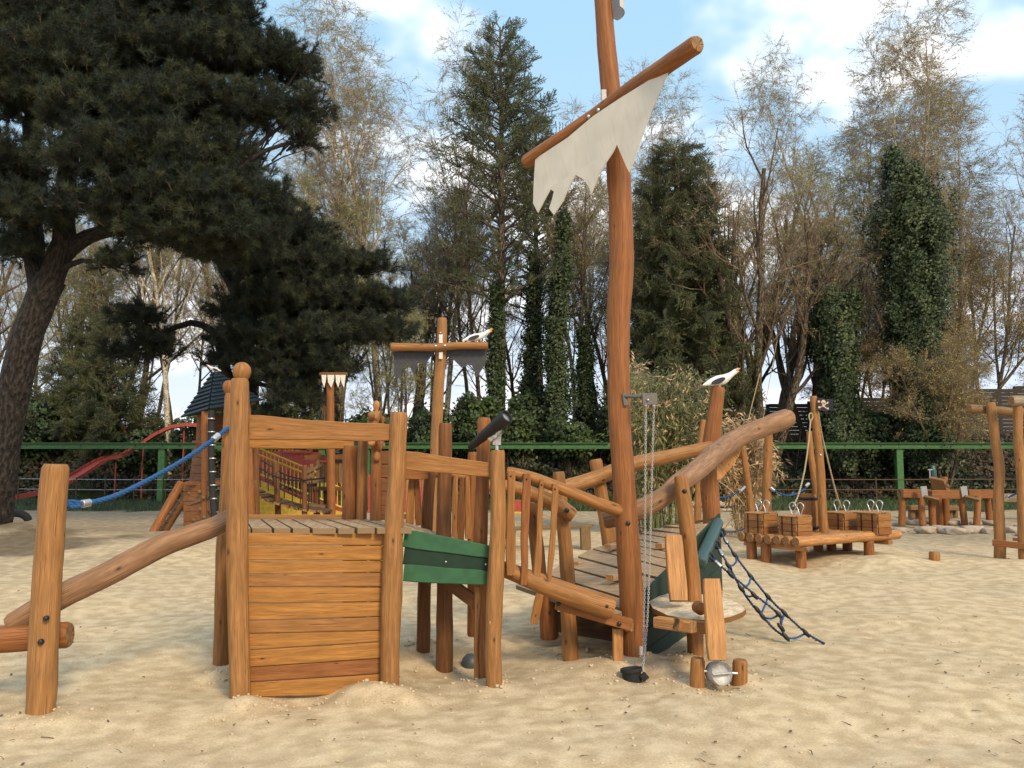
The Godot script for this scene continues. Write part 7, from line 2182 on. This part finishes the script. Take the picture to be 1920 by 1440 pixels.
	for q in [
		[Vector3(3.126, 0.452, -17.500), 70, 3.4, 0.75, fresh, dry, 0.25, "tall feathery bamboo clump behind the hoist chains"],
		[Vector3(2.784, 0.443, -18.500), 26, 3.9, 0.45, dry, fresh, 0.45, "tan flowering bamboo close beside the tall mast"],
		[Vector3(4.876, 0.497, -18.000), 26, 2.5, 0.42, dry, fresh, 0.08, "dry straw-coloured bamboo plume above the bowsprit"]]:
		var base: Vector3 = q[0]
		var m := MB.new()
		var l1 := MB.new()
		var l2 := MB.new()
		for i in q[1]:
			var o: Vector3 = Vector3(g.randf_range(-1, 1), 0, g.randf_range(-1, 1)) * float(q[3]) * 0.45
			var tip: Vector3 = o + Vector3(o.x * 1.2 + g.randf_range(-0.3, 0.3), float(q[2]) * g.randf_range(0.55, 1.0), o.z + g.randf_range(-0.3, 0.3))
			var mid: Vector3 = o.lerp(tip, 0.55) + Vector3(0, 0.2, 0)
			var sp := smooth_path([o - Vector3(0, 0.2, 0), mid, tip, tip + Vector3(o.x * 0.6, -0.15, o.z * 0.4)], [0.011, 0.009, 0.006, 0.003], 0.25)
			m.tube(sp[0], sp[1], 4)
			for k in 60:
				var f: float = pow(g.randf(), 0.6) * (sp[0].size() - 1.01)
				var p: Vector3 = sp[0][int(f)].lerp(sp[0][int(f) + 1], f - int(f))
				if p.y < q[2] * 0.3 and g.randf() < 0.75: continue
				var tw := (rv(g) + Vector3(0, -0.2, 0)).normalized()
				var e := p + tw * g.randf_range(0.08, 0.26)
				for j in 4:
					leaf(l1 if g.randf() > q[6] else l2, e + rv(g) * 0.07, (tw + rv(g) + Vector3(0, -0.7, 0)).normalized(), rv(g).normalized(), g.randf_range(0.09, 0.18), 0.030)
		var t := thing("bamboo", base * Vector3(1, 0, 1), q[7], "bamboo")
		var parts := [["canes", m, straw if q[4] == dry else cane], ["leaves", l1, q[4]], ["leaves", l2, q[5]]]
		for pr in parts:
			var mi := MeshInstance3D.new()
			mi.name = pr[0]
			mi.mesh = pr[1].to(ArrayMesh.new())
			mi.set_surface_override_material(0, pr[2])
			mi.set_meta("kind", "stuff")
			t.add_child(mi, true)
	# loose canes leaning out of the bed
	for q in [[Vector3(4.414, 0.029, -18.000), Vector3(5.537, 1.533, -17.500)], [Vector3(4.520, 1.339, -17.300), Vector3(5.451, 1.512, -17.300)], [Vector3(3.621, 0.506, -17.500), Vector3(4.139, 1.328, -17.300)], [Vector3(4.190, 1.165, -17.300), Vector3(4.743, 0.558, -17.000)], [Vector3(5.916, 3.626, -20.000), Vector3(5.021, 0.745, -19.500)], [Vector3(9.516, 5.794, -30.000), Vector3(8.924, 2.922, -30.000)]]:
		tag(rope(self, "loose_cane", [q[0], between(q[0], q[1], 0.5) + Vector3(0, 0.06, 0), q[1]], 0.010, straw, 1), "thin dry cane leaning out of the bamboo bed", "cane", "loose canes by the bamboo")

func make_litter():
	# crumbs of sand broken loose round the posts and heaps
	var cg := RandomNumberGenerator.new()
	cg.seed = 15
	var crumbs := []
	for m in mounds:
		if m.z > 0.5 or m.y < -9.0: continue
		for i in 26:
			var a := cg.randf() * TAU
			var r: float = m.z * cg.randf_range(0.3, 1.9)
			var x: float = m.x + cos(a) * r
			var z: float = m.y + sin(a) * r
			crumbs.append(Transform3D(Basis(Vector3.UP, cg.randf() * TAU) * (0.005 + 0.013 * pow(cg.randf(), 2.5)), Vector3(x, gh(x, z) + 0.004, z)))
	for i in 700:
		var d := cg.randf_range(3.8, 9.0)
		var x := cg.randf_range(-0.66, 0.66) * d
		crumbs.append(Transform3D(Basis(Vector3.UP, cg.randf() * TAU) * (0.004 + 0.008 * pow(cg.randf(), 3.0)), Vector3(x, gh(x, -d) + 0.003, -d)))
	var cs := scatter(self, "sand_crumbs", rock_mesh(9), crumbs, "stuff", mats.loose_sand)
	tag(cs, "small crumbs of damp sand round the post feet and heaps", "sand")

	# bits of bark, twigs and leaves trodden into the sand
	var g := RandomNumberGenerator.new()
	g.seed = 8
	var lf := MB.new()
	leaf(lf, Vector3(-0.5, 0, 0), Vector3(1, 0.1, 0).normalized(), Vector3(0, 1, 0.2).normalized(), 1.0, 0.7)
	var tw := MB.new()
	tw.tube([Vector3(-0.5, 0, 0), Vector3(0.1, 0.05, 0.08), Vector3(0.5, 0.02, -0.06)], [0.05, 0.045, 0.03], 4)
	for kind in 3:
		var pl := []
		for i in [380, 150, 110][kind]:
			var d := 3.8 + pow(g.randf(), 1.6) * 13.0
			var x := g.randf_range(-0.66, 0.66) * d
			var k: float = [g.randf_range(0.012, 0.035), g.randf_range(0.02, 0.075), g.randf_range(0.008, 0.016)][kind]
			pl.append(Transform3D(Basis.from_euler(Vector3(g.randf_range(-0.4, 0.4), g.randf() * TAU, g.randf_range(-0.4, 0.4))) * k, Vector3(x, gh(x, -d) + 0.008, -d)))
		var o := scatter(self, "litter", lf.to(ArrayMesh.new()) if kind != 1 else tw.to(ArrayMesh.new()), pl, "stuff", [plain_mat(0.10, 0.06, 0.035, 0.9), plain_mat(0.13, 0.085, 0.055, 0.9), plain_mat(0.7, 0.66, 0.58, 0.8)][kind])
		tag(o, ["small dead leaves lying on the sand", "little broken twigs lying on the sand", "pale chips and shells lying on the sand"][kind], "litter")
